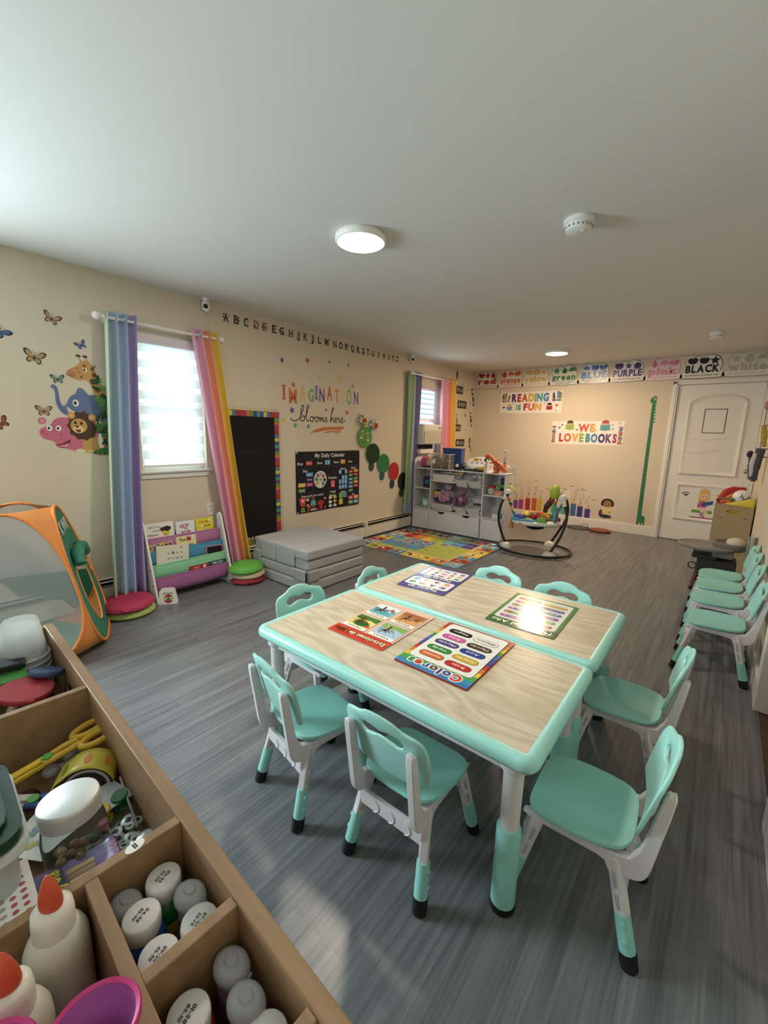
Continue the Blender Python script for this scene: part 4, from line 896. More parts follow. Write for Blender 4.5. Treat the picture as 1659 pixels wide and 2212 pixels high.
# plush toys
def plush(label, x, y, z, s, col, belly, rz=0, lean=0, ears=1):
    t = thing('plush_toy', label, 'plush toy', (x, y, z), rz, 'plush toys in the storage unit'); m = M(col, .95, noise=.12, scale=120, bump=.5); m2 = M(belly, .95, noise=.1, scale=120, bump=.4)
    b = MB().ball((0, 0, .07*s), (.062*s, .052*s, .07*s), m).ball((0, -.03*s, .065*s), (.042*s, .032*s, .045*s), m2); b.build('body', t, smooth=80)
    hd = MB().ball((0, -.01*s, .178*s), (.058*s, .052*s, .052*s), m).ball((0, -.052*s, .166*s), (.024*s, .020*s, .018*s), m2).build('head', t, smooth=80)
    b = MB()
    for q in (-1, 1): b.ball((q*.022*s, -.056*s, .192*s), .006*s, M('#15120f', .2), 8, 6)
    b.ball((0, -.072*s, .170*s), (.008*s, .006*s, .006*s), M('#3a2026', .4), 8, 6).build('eyes_and_nose', hd, smooth=80)
    for q in (-1, 1):
        MB().ball((q*.044*s, 0, .224*s), (.022*s, .012*s, .022*s*ears), m).build('ear', t, smooth=80)
        MB().tube([(q*.05*s, -.01*s, .11*s), (q*.085*s, -.035*s, .085*s), (q*.098*s, -.06*s, .06*s)], [.024*s, .024*s, .020*s], m, 12).ball((q*.098*s, -.06*s, .06*s), .022*s, m).build('arm', t, smooth=80)
        MB().tube([(q*.035*s, -.02*s, .025*s), (q*.05*s, -.075*s, .02*s), (q*.055*s, -.105*s, .03*s)], [.03*s, .028*s, .026*s], m, 12).ball((q*.055*s, -.108*s, .034*s), (.028*s, .018*s, .032*s), m).build('leg', t, smooth=80)
    t.rotation_euler = (R(lean), 0, rz); return t
plush('pale lilac teddy at the back of the plush bin', .590, 5.145, .445, 1.0, '#a58fae', '#c9b9cc', .1)
plush('pink plush lying across the front of the large lower bin', .585, 5.03, .425, 1.0, '#c98aac', '#dba5bf', .6, -55)
plush('mauve plush with pointed ears in the middle lower bin', .855, 5.05, .415, .95, '#8a5a76', '#b898a5', -.15, -8, 1.9)
t = thing('plush_cushion', 'plain yellow and navy striped plush cushion, left in the lower bin', 'plush cushion', (.455, 5.08, .44))
MB().ball((0, 0, .06), (.055, .045, .075), M('#d9b33a', .9, bump=.3)).build('stuffed_body', t, smooth=80); MB().ball((0, 0, .012), (.058, .048, .035), M('#2c3f6a', .9, bump=.3)).ball((0, 0, .128), (.036, .030, .018), M('#22304f', .9)).build('navy_band', t, smooth=80)
b = MB().ball((.70, 5.10, .455), (.055, .05, .035), M('#3a4a72', .9, bump=.4, noise=.15)); tag(b.build('plush_ball', smooth=80), 'small dark blue plush between the pink plush and the middle bin', 'plush toy')
# things standing in the cubbies
def boxthing(name, label, cat, a, c, col, extra=None, bev=.002):
    t = thing(name, label, cat, ((a[0]+c[0])/2, (a[1]+c[1])/2, a[2])); w, d, h = (c[0]-a[0])/2, (c[1]-a[1])/2, c[2]-a[2]
    MB().b2((-w, -d, 0), (w, d, h), M(col, .45)).build('box', t, bevel=bev)
    if extra: f = Flat(.0006, .0003, .4); extra(f, w, h); o = f.done('printed_front', parent=t); o.matrix_basis = frame((1, 0, 0), (0, 0, 1), (0, -1, 0), (0, -d, 0))
    return t
def e1(f, w, h): f.rect(-w*.9, .01, w*.9, h*.9, '#1d3f66').ellipse(0, h*.45, w*.6, h*.16, '#2f6fae').ellipse(-w*.4, h*.28, w*.22, w*.22, '#121212').ellipse(w*.4, h*.28, w*.22, w*.22, '#121212').rect(-w*.3, h*.55, w*.4, h*.7, '#4f8fc0')
boxthing('toy_truck_box', 'dark blue toy truck box in the upper left cubby', 'toy box', (.215, 5.06, .5945), (.345, 5.20, .745), '#16283a', e1)
def e2(f, w, h):
    f.rect(-w*.95, .005, w*.95, h*.97, '#7fb5b0').ellipse(0, h*.55, w*.55, w*.55, '#e9ecea').poly([(-w*.5, h*.75), (-w*.35, h*.95), (-w*.2, h*.8)], '#e9ecea').poly([(w*.5, h*.75), (w*.35, h*.95), (w*.2, h*.8)], '#e9ecea').ellipse(-.012, h*.6, .004, .004, '#222222').ellipse(.012, h*.6, .004, .004, '#222222').poly([(-.006, h*.52), (.006, h*.52), (0, h*.47)], '#33302e')
    for i, c in enumerate(('#d8502f', '#e8e0d0', '#e0902f')): f.ellipse(-w*.5+i*w*.5, h*.15, w*.18, w*.12, c)
    for i in range(5): f.rect(-w*.98, h*(.1+.17*i), -w*.8, h*(.18+.17*i), '#1f2a2a')
boxthing('cloth_activity_cube', 'pale teal cloth activity cube with a white bear face in the lower left cubby', 'activity cube', (.205, 5.05, .2985), (.335, 5.17, .44), '#8fc0ba', e2, .008)
t = thing('snack_jar', 'clear jar with a bright red lid in the right upper cubby', 'jar', (1.255, 5.10, .594))
MB().lathe([(.036, 0), (.042, .01), (.042, .085), (.036, .092)], M('#b9a58a', .3, noise=.25, scale=80)).build('body', t); MB().lathe([(.043, .09), (.045, .093), (.045, .118), (.041, .123), (0, .124)], M('#c02a2c', .35)).build('lid', t)
f = Flat(.0, .0002); f.rect(-.03, .025, .03, .07, '#e9e4d8').rect(-.02, .04, .02, .055, '#3f7a3f'); o = f.done('paper_label', parent=t); o.matrix_basis = frame((1, 0, 0), (0, 0, 1), (0, -1, 0), (0, -.0425, 0))
def e3(f, w, h): f.rect(-w*.9, h*.1, w*.9, h*.9, '#d8543a').text('PLAY', 0, h*.55, h*.32, '#f4ecd8').rect(-w*.6, h*.16, w*.6, h*.3, '#e9c53a')
boxthing('toy_card_box', 'small pink and red toy box on the right middle shelf', 'toy box', (1.310, 5.04, .594), (1.425, 5.10, .655), '#e7c3b5', e3)
def e4(f, w, h): f.rect(-w*.9, h*.05, w*.9, h*.95, '#1d241d')
boxthing('dark_toy_box', 'dark toy box at the back of the right upper cubby', 'toy box', (1.32, 5.20, .594), (1.44, 5.28, .80), '#191f1a', e4)
t = thing('toy_dinosaur', 'green toy dinosaur standing on the right middle shelf', 'toy dinosaur', (1.375, 5.14, .657), .2); m = M('#4f9a35', .5, noise=.2, scale=60)
b = MB().ball((0, 0, .05), (.05, .024, .028), m).tube(smooth([(-.035, 0, .055), (-.07, 0, .07), (-.095, 0, .055)]), .012, m).tube(smooth([(.04, 0, .055), (.065, 0, .085), (.085, 0, .09)]), .013, m).ball((.09, 0, .092), (.022, .014, .013), m); b.build('body', t, smooth=80)
for x, y in ((-.025, -.016), (-.025, .016), (.028, -.016), (.028, .016)): MB().tube([(x, y, .045), (x+.003, y, .0)], [.011, .009], m, 8).build('leg', t)
MB().b2((-.06, -.04, -.063), (.06, .04, -.001), M('#2a2c2a', .5)).build('stand', t, bevel=.003)
boxthing('white_box', 'low white box in the lower right cubby', 'box', (1.29, 5.07, .2985), (1.40, 5.22, .350), '#e4e2df')
b = MB().b2((1.403, 5.09, .2985), (1.435, 5.22, .335), M('#2f6f86', .5)); tag(b.build('teal_book', bevel=.002), 'teal book lying beside the white box in the lower right cubby', 'book')
t = thing('wooden_xylophone', 'cream wooden toy with yellow side lying on the large upper bin', 'wooden toy', (.70, 5.13, .815), .1); MB().b2((-.16, -.03, 0), (.05, .03, .02), M('#d9cbab', .5)).b2((.05, -.035, 0), (.13, .035, .035), M('#e3b02a', .45)).build('base', t, bevel=.004)
for i in range(4): MB().b2((-.14+.045*i, -.028, .02), (-.115+.045*i, .028, .027), M(['#b5a27c', '#e8e2d0', '#8a8070', '#d8b040'][i], .4)).build('bar', t, bevel=.002)
# toys on top
t = thing('toy_drum', 'pink and purple toy drum on top of the storage unit', 'toy drum', (.215, 5.12, .876)); m1, m2, m3 = M('#c9407f', .4), M('#6a3f98', .4), M('#e9e3e6', .4)
b = MB().cyl((-.05, 0, .075), (.03, 0, .075), .072, m1, n=28); b.build('shell', t); MB().cyl((.03, 0, .075), (.045, 0, .075), .066, M('#e79a2f', .4), n=28).cyl((.028, 0, .075), (.034, 0, .075), .075, m2, n=28).build('rim', t)
MB().cyl((.045, 0, .07), (.052, 0, .07), .044, m3, n=24).build('drum_skin', t); MB().b2((-.055, -.05, 0), (.05, .05, .03), m2).build('foot', t, bevel=.006); MB().tube(smooth([(-.05, 0, .14), (-.02, 0, .17), (.03, 0, .145)]), .008, m1).build('handle', t)
CLR = M('#f2f6f6', .08, trans=.92, ior=1.12)
t = thing('clear_toy_box', 'clear plastic tub of small toy animals on the storage unit', 'plastic tub', (.500, 5.115, .876)); b = MB(); w, d, hh = .145, .085, .205
for a, c in (((-w, -d, 0), (w, -d+.003, hh)), ((-w, d-.003, 0), (w, d, hh)), ((-w, -d, 0), (-w+.003, d, hh)), ((w-.003, -d, 0), (w, d, hh)), ((-w, -d, 0), (w, d, .003))): b.b2(a, c, CLR)
b.build('tub', t, smooth=0); b = MB()
for a in ((-w, -d), (w, -d), (w, d), (-w, d)): b.cyl((a[0]*.99, a[1]*.99, 0), (a[0]*.99, a[1]*.99, hh), .004, M('#d9d3c6', .3), n=8)
b.b2((-w-.004, -d-.004, hh-.008), (w+.004, -d+.004, hh), M('#d9d3c6', .3)).b2((-w-.004, d-.004, hh-.008), (w+.004, d+.004, hh), M('#d9d3c6', .3)).b2((w-.004, -d, hh-.008), (w+.004, d, hh), M('#d9d3c6', .3)).b2((-w-.004, -d, hh-.008), (-w+.004, d, hh), M('#d9d3c6', .3)); b.build('rim', t, smooth=0)
b = MB(); random.seed(11)
for i in range(46):
    x, y, z = random.uniform(-.12, .12), random.uniform(-.06, .06), random.uniform(.02, .17); m = M(random.choice(['#9a5a2a', '#b8743a', '#7a4526', '#c98a4a', '#5f8a3a', '#3f6a9a', '#8a3a2a']), .5)
    b.ball((x, y, z), (random.uniform(.018, .03), .016, .016), m, 8, 6).ball((x+.022, y, z+.014), .010, m, 8, 6)
o = b.build('toy_animal_heap', smooth=80); o.location = (.500, 5.115, .876); tag(o, 'jumble of small brown toy animals inside the clear tub', 'toy animals', kind='stuff')
t = thing('blue_tub', 'translucent blue storage tub behind the clear tub', 'plastic tub', (.585, 5.245, .876)); b = MB(); BLT = M('#3f62ae', .25, trans=.35); w, d, hh = .145, .05, .27
for a, c in (((-w, -d, 0), (w, -d+.003, hh)), ((-w, d-.003, 0), (w, d, hh)), ((-w, -d, 0), (-w+.003, d, hh)), ((w-.003, -d, 0), (w, d, hh))): b.b2(a, c, BLT)
b.build('tub', t, smooth=0); MB().prism(rr(-w-.012, -d-.012, w+.012, d+.012, .01), hh, hh+.014, M('#3b5ca6', .3)).build('lid', t, bevel=.003)
t = thing('toy_keyboard', 'white oval toy keyboard with panda face propped on the storage unit', 'toy keyboard', (.99, 5.17, .965)); t.matrix_world = frame((1, 0, 0), (0, .55, .83), (0, -.83, .55), (1.01, 5.13, .905))
b = MB(); b.prism(ell(0, .095, .185, .095, 36), -.03, 0, M('#dfe0d8', .35)); b.build('body', t, bevel=.008, smooth=50)
f = Flat(.0008, .0003, .35); f.ellipse(0, .105, .165, .075, '#f1efe8', n=36)
for i in range(13): f.rect(-.132+i*.0205, .055, -.1135+i*.0205, .108, '#f8f7f2')
for i in range(12):
    if i % 7 not in (2, 6): f.rect(-.118+i*.0205, .078, -.108+i*.0205, .112, '#151515')
f.rrect(-.10, .118, -.02, .165, .015, '#e9b12f').ellipse(-.075, .142, .010, .010, '#222222').ellipse(-.042, .142, .010, .010, '#222222').poly(heart(.005, .14, .018), '#c0302a').ellipse(.095, .145, .040, .030, '#171717').ellipse(.105, .145, .017, .013, '#f2f2ee')
f.done('printed_face', parent=t); MB().b2((-.12, .0, -.075), (.12, .03, -.03), M('#a9c8b0', .4)).build('stand', t, bevel=.006)
t = thing('toy_car', 'black rounded toy car with a white eye beside the toy keyboard', 'toy car', (.775, 5.10, .876)); MB().ball((0, 0, .045), (.075, .05, .045), M('#141414', .25)).build('body', t, smooth=80)
MB().lathe([(.022, 0), (.022, .006), (0, .008)], M('#f0efe8', .3), (-.02, -.047, .06), axis=(0, -1, .25)).build('eye', t)
for x in (-.04, .04): MB().cyl((x, -.052, .018), (x, -.036, .018), .018, M('#2a2a2a', .5), n=16).build('wheel', t)
b = MB().b2((.85, 5.05, .8755), (1.135, 5.09, .90), M('#151515', .5)); tag(b.build('toy_ramp', bevel=.004), 'flat black toy tray along the front of the storage unit top', 'toy tray')
b = MB().b2((1.04, 5.058, .9005), (1.125, 5.085, .94), M('#e2a82c', .45)).b2((1.0, 5.06, .9005), (1.035, 5.085, .925), M('#3f7a8a', .45)); tag(b.build('toy_block', bevel=.005), 'yellow toy block standing on the black toy tray', 'toy block')
t = thing('toy_tyrannosaur', 'orange toy tyrannosaur with black stripes on the right end of the storage unit', 'toy dinosaur', (1.285, 5.10, .876)); m = M('#d5642a', .5, noise=.15, scale=40); k = M('#241510', .5)
MB().tube(smooth([(-.11, 0, .20), (-.075, 0, .195), (-.045, 0, .165), (-.01, 0, .13), (.03, 0, .105), (.075, 0, .075), (.115, 0, .05), (.155, 0, .018)], 4), [.018]*2+[.02]*3+[.024]*4+[.03]*4+[.042]*4+[.044]*4+[.03]*3+[.02]*3+[.010]*2, m, 14).build('body', t, smooth=80)
hd = MB().ball((-.112, 0, .212), (.040, .024, .022), m).tube([(-.105, 0, .192), (-.15, 0, .186)], [.016, .010], m, 10).build('head', t, smooth=80); MB().ball((-.112, -.021, .222), .005, k, 8, 6).ball((-.112, .021, .222), .005, k, 8, 6).build('eyes', hd)
b = MB()
for x, z, r_ in ((-.045, .163, .0235), (-.01, .130, .032), (.02, .110, .044), (.05, .090, .045), (.08, .070, .033), (.105, .055, .024)): b.tube([(x+r_*.5*cos(a)*.3+.012*sin(a)*0, r_*sin(a), z+r_*cos(a)) for a in [pi*(-.55+1.1*i/8) for i in range(9)]], .005, k, 6)
b.build('stripes', t)
for s in (-1, 1):
    MB().tube(smooth([(.02, s*.03, .10), (.005, s*.036, .06), (.03, s*.036, .03), (.012, s*.036, .006), (-.02, s*.036, .004)], 3), [.026]*4+[.018]*3+[.012]*6, m, 10).build('leg', t, smooth=80)
    MB().tube([(-.035, s*.022, .14), (-.06, s*.03, .12), (-.075, s*.03, .128)], .007, m, 8).build('arm', t)
t = thing('toy_guitar', 'white toy guitar with coloured buttons standing behind the orange tyrannosaur', 'toy guitar', (1.345, 5.24, .876), .1)
MB().b2((-.022, -.012, .06), (.022, .012, .25), M('#e6e2d4', .4)).build('neck', t, bevel=.004); MB().b2((-.045, -.02, .24), (.045, .02, .262), M('#d9d2b8', .4)).ball((0, 0, .27), (.04, .02, .014), M('#b9b48a', .5)).build('headstock', t, bevel=.004); MB().ball((.02, 0, .04), (.075, .022, .055), M('#d8c9b8', .4, noise=.15)).build('body', t, smooth=80)
for i, c in enumerate(('#c8402f', '#3f62ae', '#3f62ae', '#c8402f', '#e0b030')): MB().b2((-.016, -.016, .08+.03*i), (.016, -.011, .096+.03*i), M(c, .35)).build('button', t, bevel=.002)
b = MB().tube(smooth([(1.385, 5.16, .91), (1.43, 5.14, .945), (1.50, 5.12, .955), (1.58, 5.10, .955)]), [.012]*6+[.006]*13, M('#dcd8d0', .4)); tag(b.build('toy_wand', smooth=80), 'thin white toy stick poking out over the right end of the storage unit', 'toy')
# window air conditioner
t = thing('air_conditioner', 'cream window air conditioner in the far window above the storage unit', 'air conditioner', (.06, 5.355, 1.198)); AC = M('#e2dacb', .45)
MB().b2((-.16, -.235, 0), (.09, .235, .284), AC).build('housing', t, bevel=.008); b = MB().b2((.09, -.225, .012), (.094, .225, .185), M('#7d766a', .6))
for i in range(15): b.b2((.092, -.222, .015+.0113*i), (.102, .222, .0225+.0113*i), AC)
b.build('grille', t, smooth=0); MB().b2((.09, -.225, .20), (.098, .225, .275), AC).build('control_panel', t, bevel=.003); MB().b2((.098, .14, .225), (.1, .20, .25), M('#8a847a', .4)).build('display', t)
b = MB().b2((.002, 5.13, 1.065), (.10, 5.48, 1.125), M('#e6dccf', .5)).b2((.004, 5.14, 1.127), (.07, 5.50, 1.192), M('#1a1714', .8)); tag(b.build('support_block_dark_gap', bevel=.004), 'cream support block and painted dark gap under the window air conditioner', 'support block')  # black box above the cream block paints the shade of the gap
b = MB(); b.push(frame((1, 0, 0), (0, 1, 0), (0, 0, 1), (.055, 4.93, .20))); b.prism([(-.04, -.09), (.02, -.09), (.03, .06), (-.02, .085)], .0, .14, M('#8f99b8', .8, noise=.2)); b.pop()
tag(b.build('folded_blanket', bevel=.02, seg=3), 'blue grey folded blanket wedged on the heater beside the storage unit', 'blanket')

# ================================================================ baby jumper
t = thing('baby_jumper', 'baby jumper with black arched posts, white toy tray and green leaves near the far wall', 'baby jumper', (1.89, 4.95, 0))
PB = M('#191514', .35); PW = M('#d6d0bf', .4); W2_ = M('#e4dfd2', .38)
ring_ = [(.42*cos(a), .03+.36*sin(a), .022) for a in [2*pi*i/48 for i in range(48)]]
MB().tube(ring_, .013, PB, closed=True, n=10).build('base_ring', t, smooth=70)
posts = [((-.31, -.07), [(-.31, -.07, .05), (-.37, -.08, .18), (-.415, -.09, .35), (-.40, -.08, .52), (-.355, -.05, .64)]), ((.25, -.16), [(.25, -.16, .05), (.33, -.13, .22), (.375, -.10, .40), (.37, -.08, .50), (.32, -.06, .64)]), ((.10, .36), [(.10, .36, .05), (.20, .36, .25), (.27, .33, .42), (.26, .28, .60), (.20, .2, .68)])]
for (fx, fy), p in posts:
    ft = MB().lathe([(.085, 0), (.085, .012), (.07, .04), (.045, .062), (0, .068)], PW, (fx, fy, 0), sx=1.0, sy=.72, n=24).build('foot', t, smooth=60)
    MB().tube(smooth(p, 5), .0145, PB, 12).build('post', t, smooth=70)
for i, (_, p) in enumerate(posts):
    x, y, z = p[-1]; q = Vector(p[-1])-Vector(p[-2]); q.normalize()
    kn = MB().tube([Vector(p[-1])-q*.06, Vector(p[-1])+q*.0], [.022, .026], W2_, 14).ball(tuple(Vector(p[-1])+q*.035), (.042, .036, .042), W2_).build('post_cap', t, smooth=80)
    # hanging strap to the tray
    e = (-.235, -.03, .37) if i == 0 else (.245, -.08, .37) if i == 1 else (.1, .25, .37)
    mid = [(x*.8+e[0]*.2, y*.8+e[1]*.2, z-.02), (x*.55+e[0]*.45, y*.55+e[1]*.45, z*.6+.15), e]
    MB().tube(smooth([(x, y, z), mid[0], mid[1], e]), .006, PB if i else M('#4a1f1f', .7), 8).build('strap', t)
lf = MB(); LG = M('#a9c83a', .5, noise=.12, scale=30)
lf.grid(lambda a, c: (-.33+.13*a+.0, -.06+(c-.5)*.06*sin(pi*min(1, a+.12)), .755-.13*a*a+.012*(1-abs(c-.5)*2)), 10, 4, LG); lf.build('leaf', t, smooth=80, solid=.004)
lf = MB()
for k in range(5): a0 = k*1.25; lf.tube(smooth([(.15+.052*sin(a0)*q_, .16+.050*cos(a0)*q_, .705+.088*w_) for q_, w_ in ((.3, .95), (.8, .62), (1.02, .1), (.9, -.45))]), .006, LG, 6)
lf.ball((.15, .16, .705), (.058, .055, .085), LG, 18, 12); lf.build('leaf', t, smooth=80)
b = MB()
for i in range(6): b.ball((-.335+.022*i, -.06+.004*i, .645-.052*i), (.022, .018, .020), M(['#20302e', '#c8622f', '#2a4a4a', '#d9b04a', '#3f7a7a', '#7fb0b5'][i], .4), 12, 8)
b.build('bead_string', t, smooth=80)
MB().tube(smooth([(.13, .20, .66), (.10, .18, .58), (.06, .17, .50), (.05, .18, .43)]), [.03]*6+[.034]*6+[.024]*7, M('#4a2418', .6, noise=.3), 12).ball((.12, .18, .60), (.03, .03, .04), M('#a82a22', .5)).build('toy_monkey', t, smooth=80)
MB().tube(smooth([(.24, .02, .56), (.21, .03, .49), (.22, .03, .42), (.20, .02, .38)]), [.028]*7+[.034]*6+[.04]*6, M('#4f9ab0', .4), 14).build('toy_bird', t, smooth=80)
tray = MB(); n = 48
def tr(r_, z): return [((r_+(.025*cos(3*a)))*1.12*cos(a), .02+(r_+.02*cos(3*a))*sin(a), z) for a in [2*pi*i/n for i in range(n)]]
L = [tr(.135, .345), tr(.22, .33), tr(.245, .345), tr(.25, .37), tr(.235, .385), tr(.15, .385), tr(.135, .375)]
tray.add([v for l in L for v in l], [(k*n+i, k*n+(i+1) % n, ((k+1) % 7)*n+(i+1) % n, ((k+1) % 7)*n+i) for k in range(7) for i in range(n)], W2_).build('tray', t, smooth=60)
MB().lathe([(.135, .375), (.12, .33), (.10, .28), (.05, .262), (0, .26)], M('#171515', .8), (0, .02, 0), n=24).build('seat_sling', t, smooth=70)
sb = MB()
for i in range(20):
    a = pi*.12+pi*.95*i/19; c = ['#e8a53a', '#7fb53a', '#e2603a', '#3f8f9a', '#f0c84a', '#d8452f'][i % 6]; sb.ball((.135*cos(a), .03+.12*sin(a), .41+.02*sin(i*1.7)), (.036, .03, .034), M(c, .85, bump=.3, noise=.15), 10, 7)
sb.build('padded_seat_rim', t, smooth=80)
b = MB().lathe([(.125, .38), (.13, .39), (.12, .405), (.0, .41)], M('#3f92b0', .35), (-.08, -.155, 0), sx=1.25, sy=.55, n=28); b.build('blue_play_panel', t, smooth=60)
for nm, p, r_, c in (('purple_ball', (-.11, -.16, .43), (.045, .035, .032), '#6a58a8'), ('yellow_roller', (-.08, -.10, .445), (.05, .03, .025), '#e3c43a'), ('red_ball', (.03, -.12, .44), (.036, .034, .036), '#b5262a'), ('blue_knob', (-.19, -.12, .42), (.03, .03, .026), '#2f62a0'), ('yellow_button', (-.02, -.175, .413), (.02, .012, .01), '#e8d24a')): MB().ball(p, r_, M(c, .3), 14, 9).build(nm, t, smooth=80)
MB().b2((.075, -.165, .385), (.175, -.10, .43), M('#6faa3c', .4)).tube(smooth([(.085, -.13, .42), (.10, -.13, .465), (.13, -.13, .475), (.155, -.13, .46), (.165, -.13, .42)]), .012, M('#e2603a', .4)).build('green_arch_toy', t, bevel=.01)
MB().lathe([(.055, .385), (.055, .42), (.05, .424), (0, .425)], M('#b5262a', .35), (.215, .06, 0), n=24).build('red_drum', t)
MB().b2((-.25, -.10, .375), (-.244, -.085, .32), PB).cyl((-.247, -.092, .255), (-.247, -.092, .325), .028, M('#e09a2a', .25, trans=.3), n=18).build('hanging_beaker', t)
f = Flat(.0004, .0002); f.rrect(-.022, -.009, .022, .009, .004, '#a83a34'); o = f.done('badge', parent=t); o.matrix_basis = frame((1, 0, 0), (0, 0, 1), (0, -1, 0), (-.08, -.232, .357))
# discs on the floor by the far wall
t = thing('robot_base', 'dark grey round base plate on the floor behind the jumper', 'base plate', (1.95, 6.72, 0)); MB().lathe([(.14, 0), (.145, .008), (.135, .022), (0, .024)], M('#4a4746', .5), sx=1.15, sy=.8, n=32).build('plate', t); MB().tube(smooth([(.02, 0, .03), (.07, .02, .075), (.12, .02, .06), (.13, .01, .02)]), .004, PB, 6).build('cable', t)
b = MB().lathe([(.135, 0), (.142, .010), (.14, .03), (.12, .038), (0, .04)], M('#8a4a2c', .55, noise=.12, scale=12), sx=1.0, sy=.85, n=36); b.tube([(.141*cos(a), .12*sin(a), .012) for a in [2*pi*i/36 for i in range(36)]], .004, M('#4a2616', .6), closed=True, n=6)
o = b.build('round_stool_pad', smooth=50); o.location = (2.255, 6.68, 0); tag(o, 'reddish brown round pad on the floor by the far baseboard', 'seat pad')
# ================================================================ ceiling fixtures
def lamp(label, x, y, warm):
    t = thing('ceiling_light', label, 'ceiling light', (x, y, HC), 0, 'round ceiling lights')
    MB().lathe([(.135, 0), (.14, -.006), (.14, -.030), (.134, -.036), (.129, -.036)], M('#efece6', .4), n=48, close=False).lathe([(.125, -.001), (0, -.001)], M('#efece6', .4), n=48, close=False).build('rim', t, smooth=50)
    MB().lathe([(.130, -.034), (.122, -.039), (.07, -.043), (0, -.044)], M(warm, .4, emit=9), n=48, close=False).build('diffuser', t, smooth=60)
lamp('round flush ceiling light nearest the camera, glowing white', 1.84, 1.895, '#fff3e2'); lamp('round flush ceiling light at the far end of the room', 1.725, 5.68, '#ffe6c4')
def detector(label, x, y, s=1.0):
    t = thing('smoke_detector', label, 'smoke detector', (x, y, HC), .4); m = M('#e6e4df', .45)
    MB().lathe([(.068*s, 0), (.072*s, -.006), (.072*s, -.020), (.064*s, -.026)], m, n=36).build('base', t, smooth=40)
    MB().lathe([(.062*s, -.024), (.064*s, -.030), (.060*s, -.052), (.045*s, -.060), (0, -.061)], m, n=36, close=False).build('cover', t, smooth=45)
    b = MB()
    for i in range(18): a = 2*pi*i/18; b.box((.0625*s*cos(a), .0625*s*sin(a), -.040), (.004, .008, .010), M('#8d8a84', .6), (0, 0, a))
    b.build('vent_slots', t, smooth=0); MB().lathe([(.012, -.060), (.011, -.065), (0, -.066)], M('#cfcdc8', .4), (.02, -.02, 0), n=16).build('test_button', t)
    f = Flat(.0004, .0002); f.text('TEST', 0, 0, .006, '#77736c', bold=0); o = f.done('printed_text', parent=t); o.matrix_basis = frame((1, 0, 0), (0, -1, 0), (0, 0, -1), (-.02, .012, -.0605))
detector('white smoke detector on the ceiling right of the near lamp', 2.842, 2.395); detector('small white smoke detector on the ceiling near the far right corner', 3.315, 5.537, .85)
def wallcam(label, y):
    t = thing('security_camera', label, 'camera', (.045, y, HC-.002))
    MB().lathe([(.03, 0), (.032, -.004), (.026, -.016), (.02, -.022)], M('#e9e6e2', .3), n=24).build('mount', t)
    MB().ball((0, 0, -.058), (.034, .034, .050), M('#ece9e5', .3), 24, 14).build('head', t, smooth=80)
    fx = Vector((.80, -.6 if y < 3 else -.75, -.25)).normalized()
    MB().lathe([(.020, .020), (.019, .031), (.012, .0345), (0, .035)], M('#0c0c0e', .1), (0, 0, -.062), n=24, axis=fx, sy=1.0).build('lens', t)
wallcam('white pan camera hanging at the ceiling edge right of the near window', 1.975); wallcam('white pan camera at the ceiling edge left of the far window', 4.935)
b = MB().tube([(.004, 2.005, 2.34), (.004, 2.01, 2.2), (.004, 2.03, 2.09)], .002, M('#cfc5b2', .5), 6); tag(b.build('camera_cable'), 'thin pale cable running down the wall below the near camera', 'cable')
def outlet(label, mat):
    t = thing('wall_outlet', label, 'outlet', mat=mat); MB().prism(rr(-.036, -.058, .036, .058, .004), 0, .006, M('#e9e6e0', .35)).build('cover_plate', t, bevel=.0015)
    f = Flat(.0062, .0002)
    for y in (-.022, .022): f.rrect(-.016, y-.014, .016, y+.014, .006, '#d8d4cc').rect(-.007, y-.004, -.005, y+.006, '#3a3732').rect(.005, y-.004, .007, y+.006, '#3a3732')
    f.done('sockets', parent=t)
outlet('white outlet above the pencil decals on the far wall', onF(1.705, .475)); outlet('white outlet behind the right edge of the book rack', onL(1.945, .64))

# ================================================================ wall decals
def butterfly(label, y, z, s, c1, c2, rot):
    f = Flat(.0004, .0002)
    for q in (-1, 1):
        f.poly(smooth_closed([(q*.004*s, .004*s), (q*.030*s, .042*s), (q*.058*s, .044*s), (q*.054*s, .018*s), (q*.030*s, .0)], 3), c2); f.poly(smooth_closed([(q*.006*s, .006*s), (q*.029*s, .035*s), (q*.047*s, .036*s), (q*.044*s, .019*s), (q*.027*s, .003*s)], 3), c1)
        f.poly(smooth_closed([(q*.003*s, .0), (q*.034*s, -.004*s), (q*.038*s, -.026*s), (q*.02*s, -.036*s)], 3), c2); f.poly(smooth_closed([(q*.006*s, -.003*s), (q*.029*s, -.007*s), (q*.031*s, -.023*s), (q*.019*s, -.029*s)], 3), c1)
        f.stroke([(0, .02*s), (q*.008*s, .036*s), (q*.016*s, .042*s)], .0018*s, '#3a2a20')
    f.ellipse(0, -.002*s, .004*s, .024*s, '#3a2a20'); f.done('butterfly_decal', label, 'wall decal', onL(y, z, 0, rot), group='butterfly wall decals')
BT, BD = '#b58f5e', '#4a3522'
butterfly('tan butterfly decal, topmost on the left wall', .916, 2.03, .85, BT, BD, -.35); butterfly('large tan butterfly decal left of the giraffe head', .80, 1.772, 1.0, BT, BD, -.2)
butterfly('blue butterfly decal beside the green curtain', 1.068, 1.891, .62, '#4a68a8', '#2c3a66', .5); butterfly('green butterfly decal above the elephant trunk', .912, 1.648, .68, '#6f9078', '#2f3f36', .05)
butterfly('tan butterfly decal below the elephant trunk', .817, 1.435, .78, BT, BD, .0); butterfly('blue butterfly decal at the left edge of the photo', .640, 1.905, .95, '#3a6a94', '#20304a', -.7); butterfly('reddish brown butterfly decal at the left edge of the photo', .595, 1.347, .8, '#9a4a34', '#4a2018', .6)
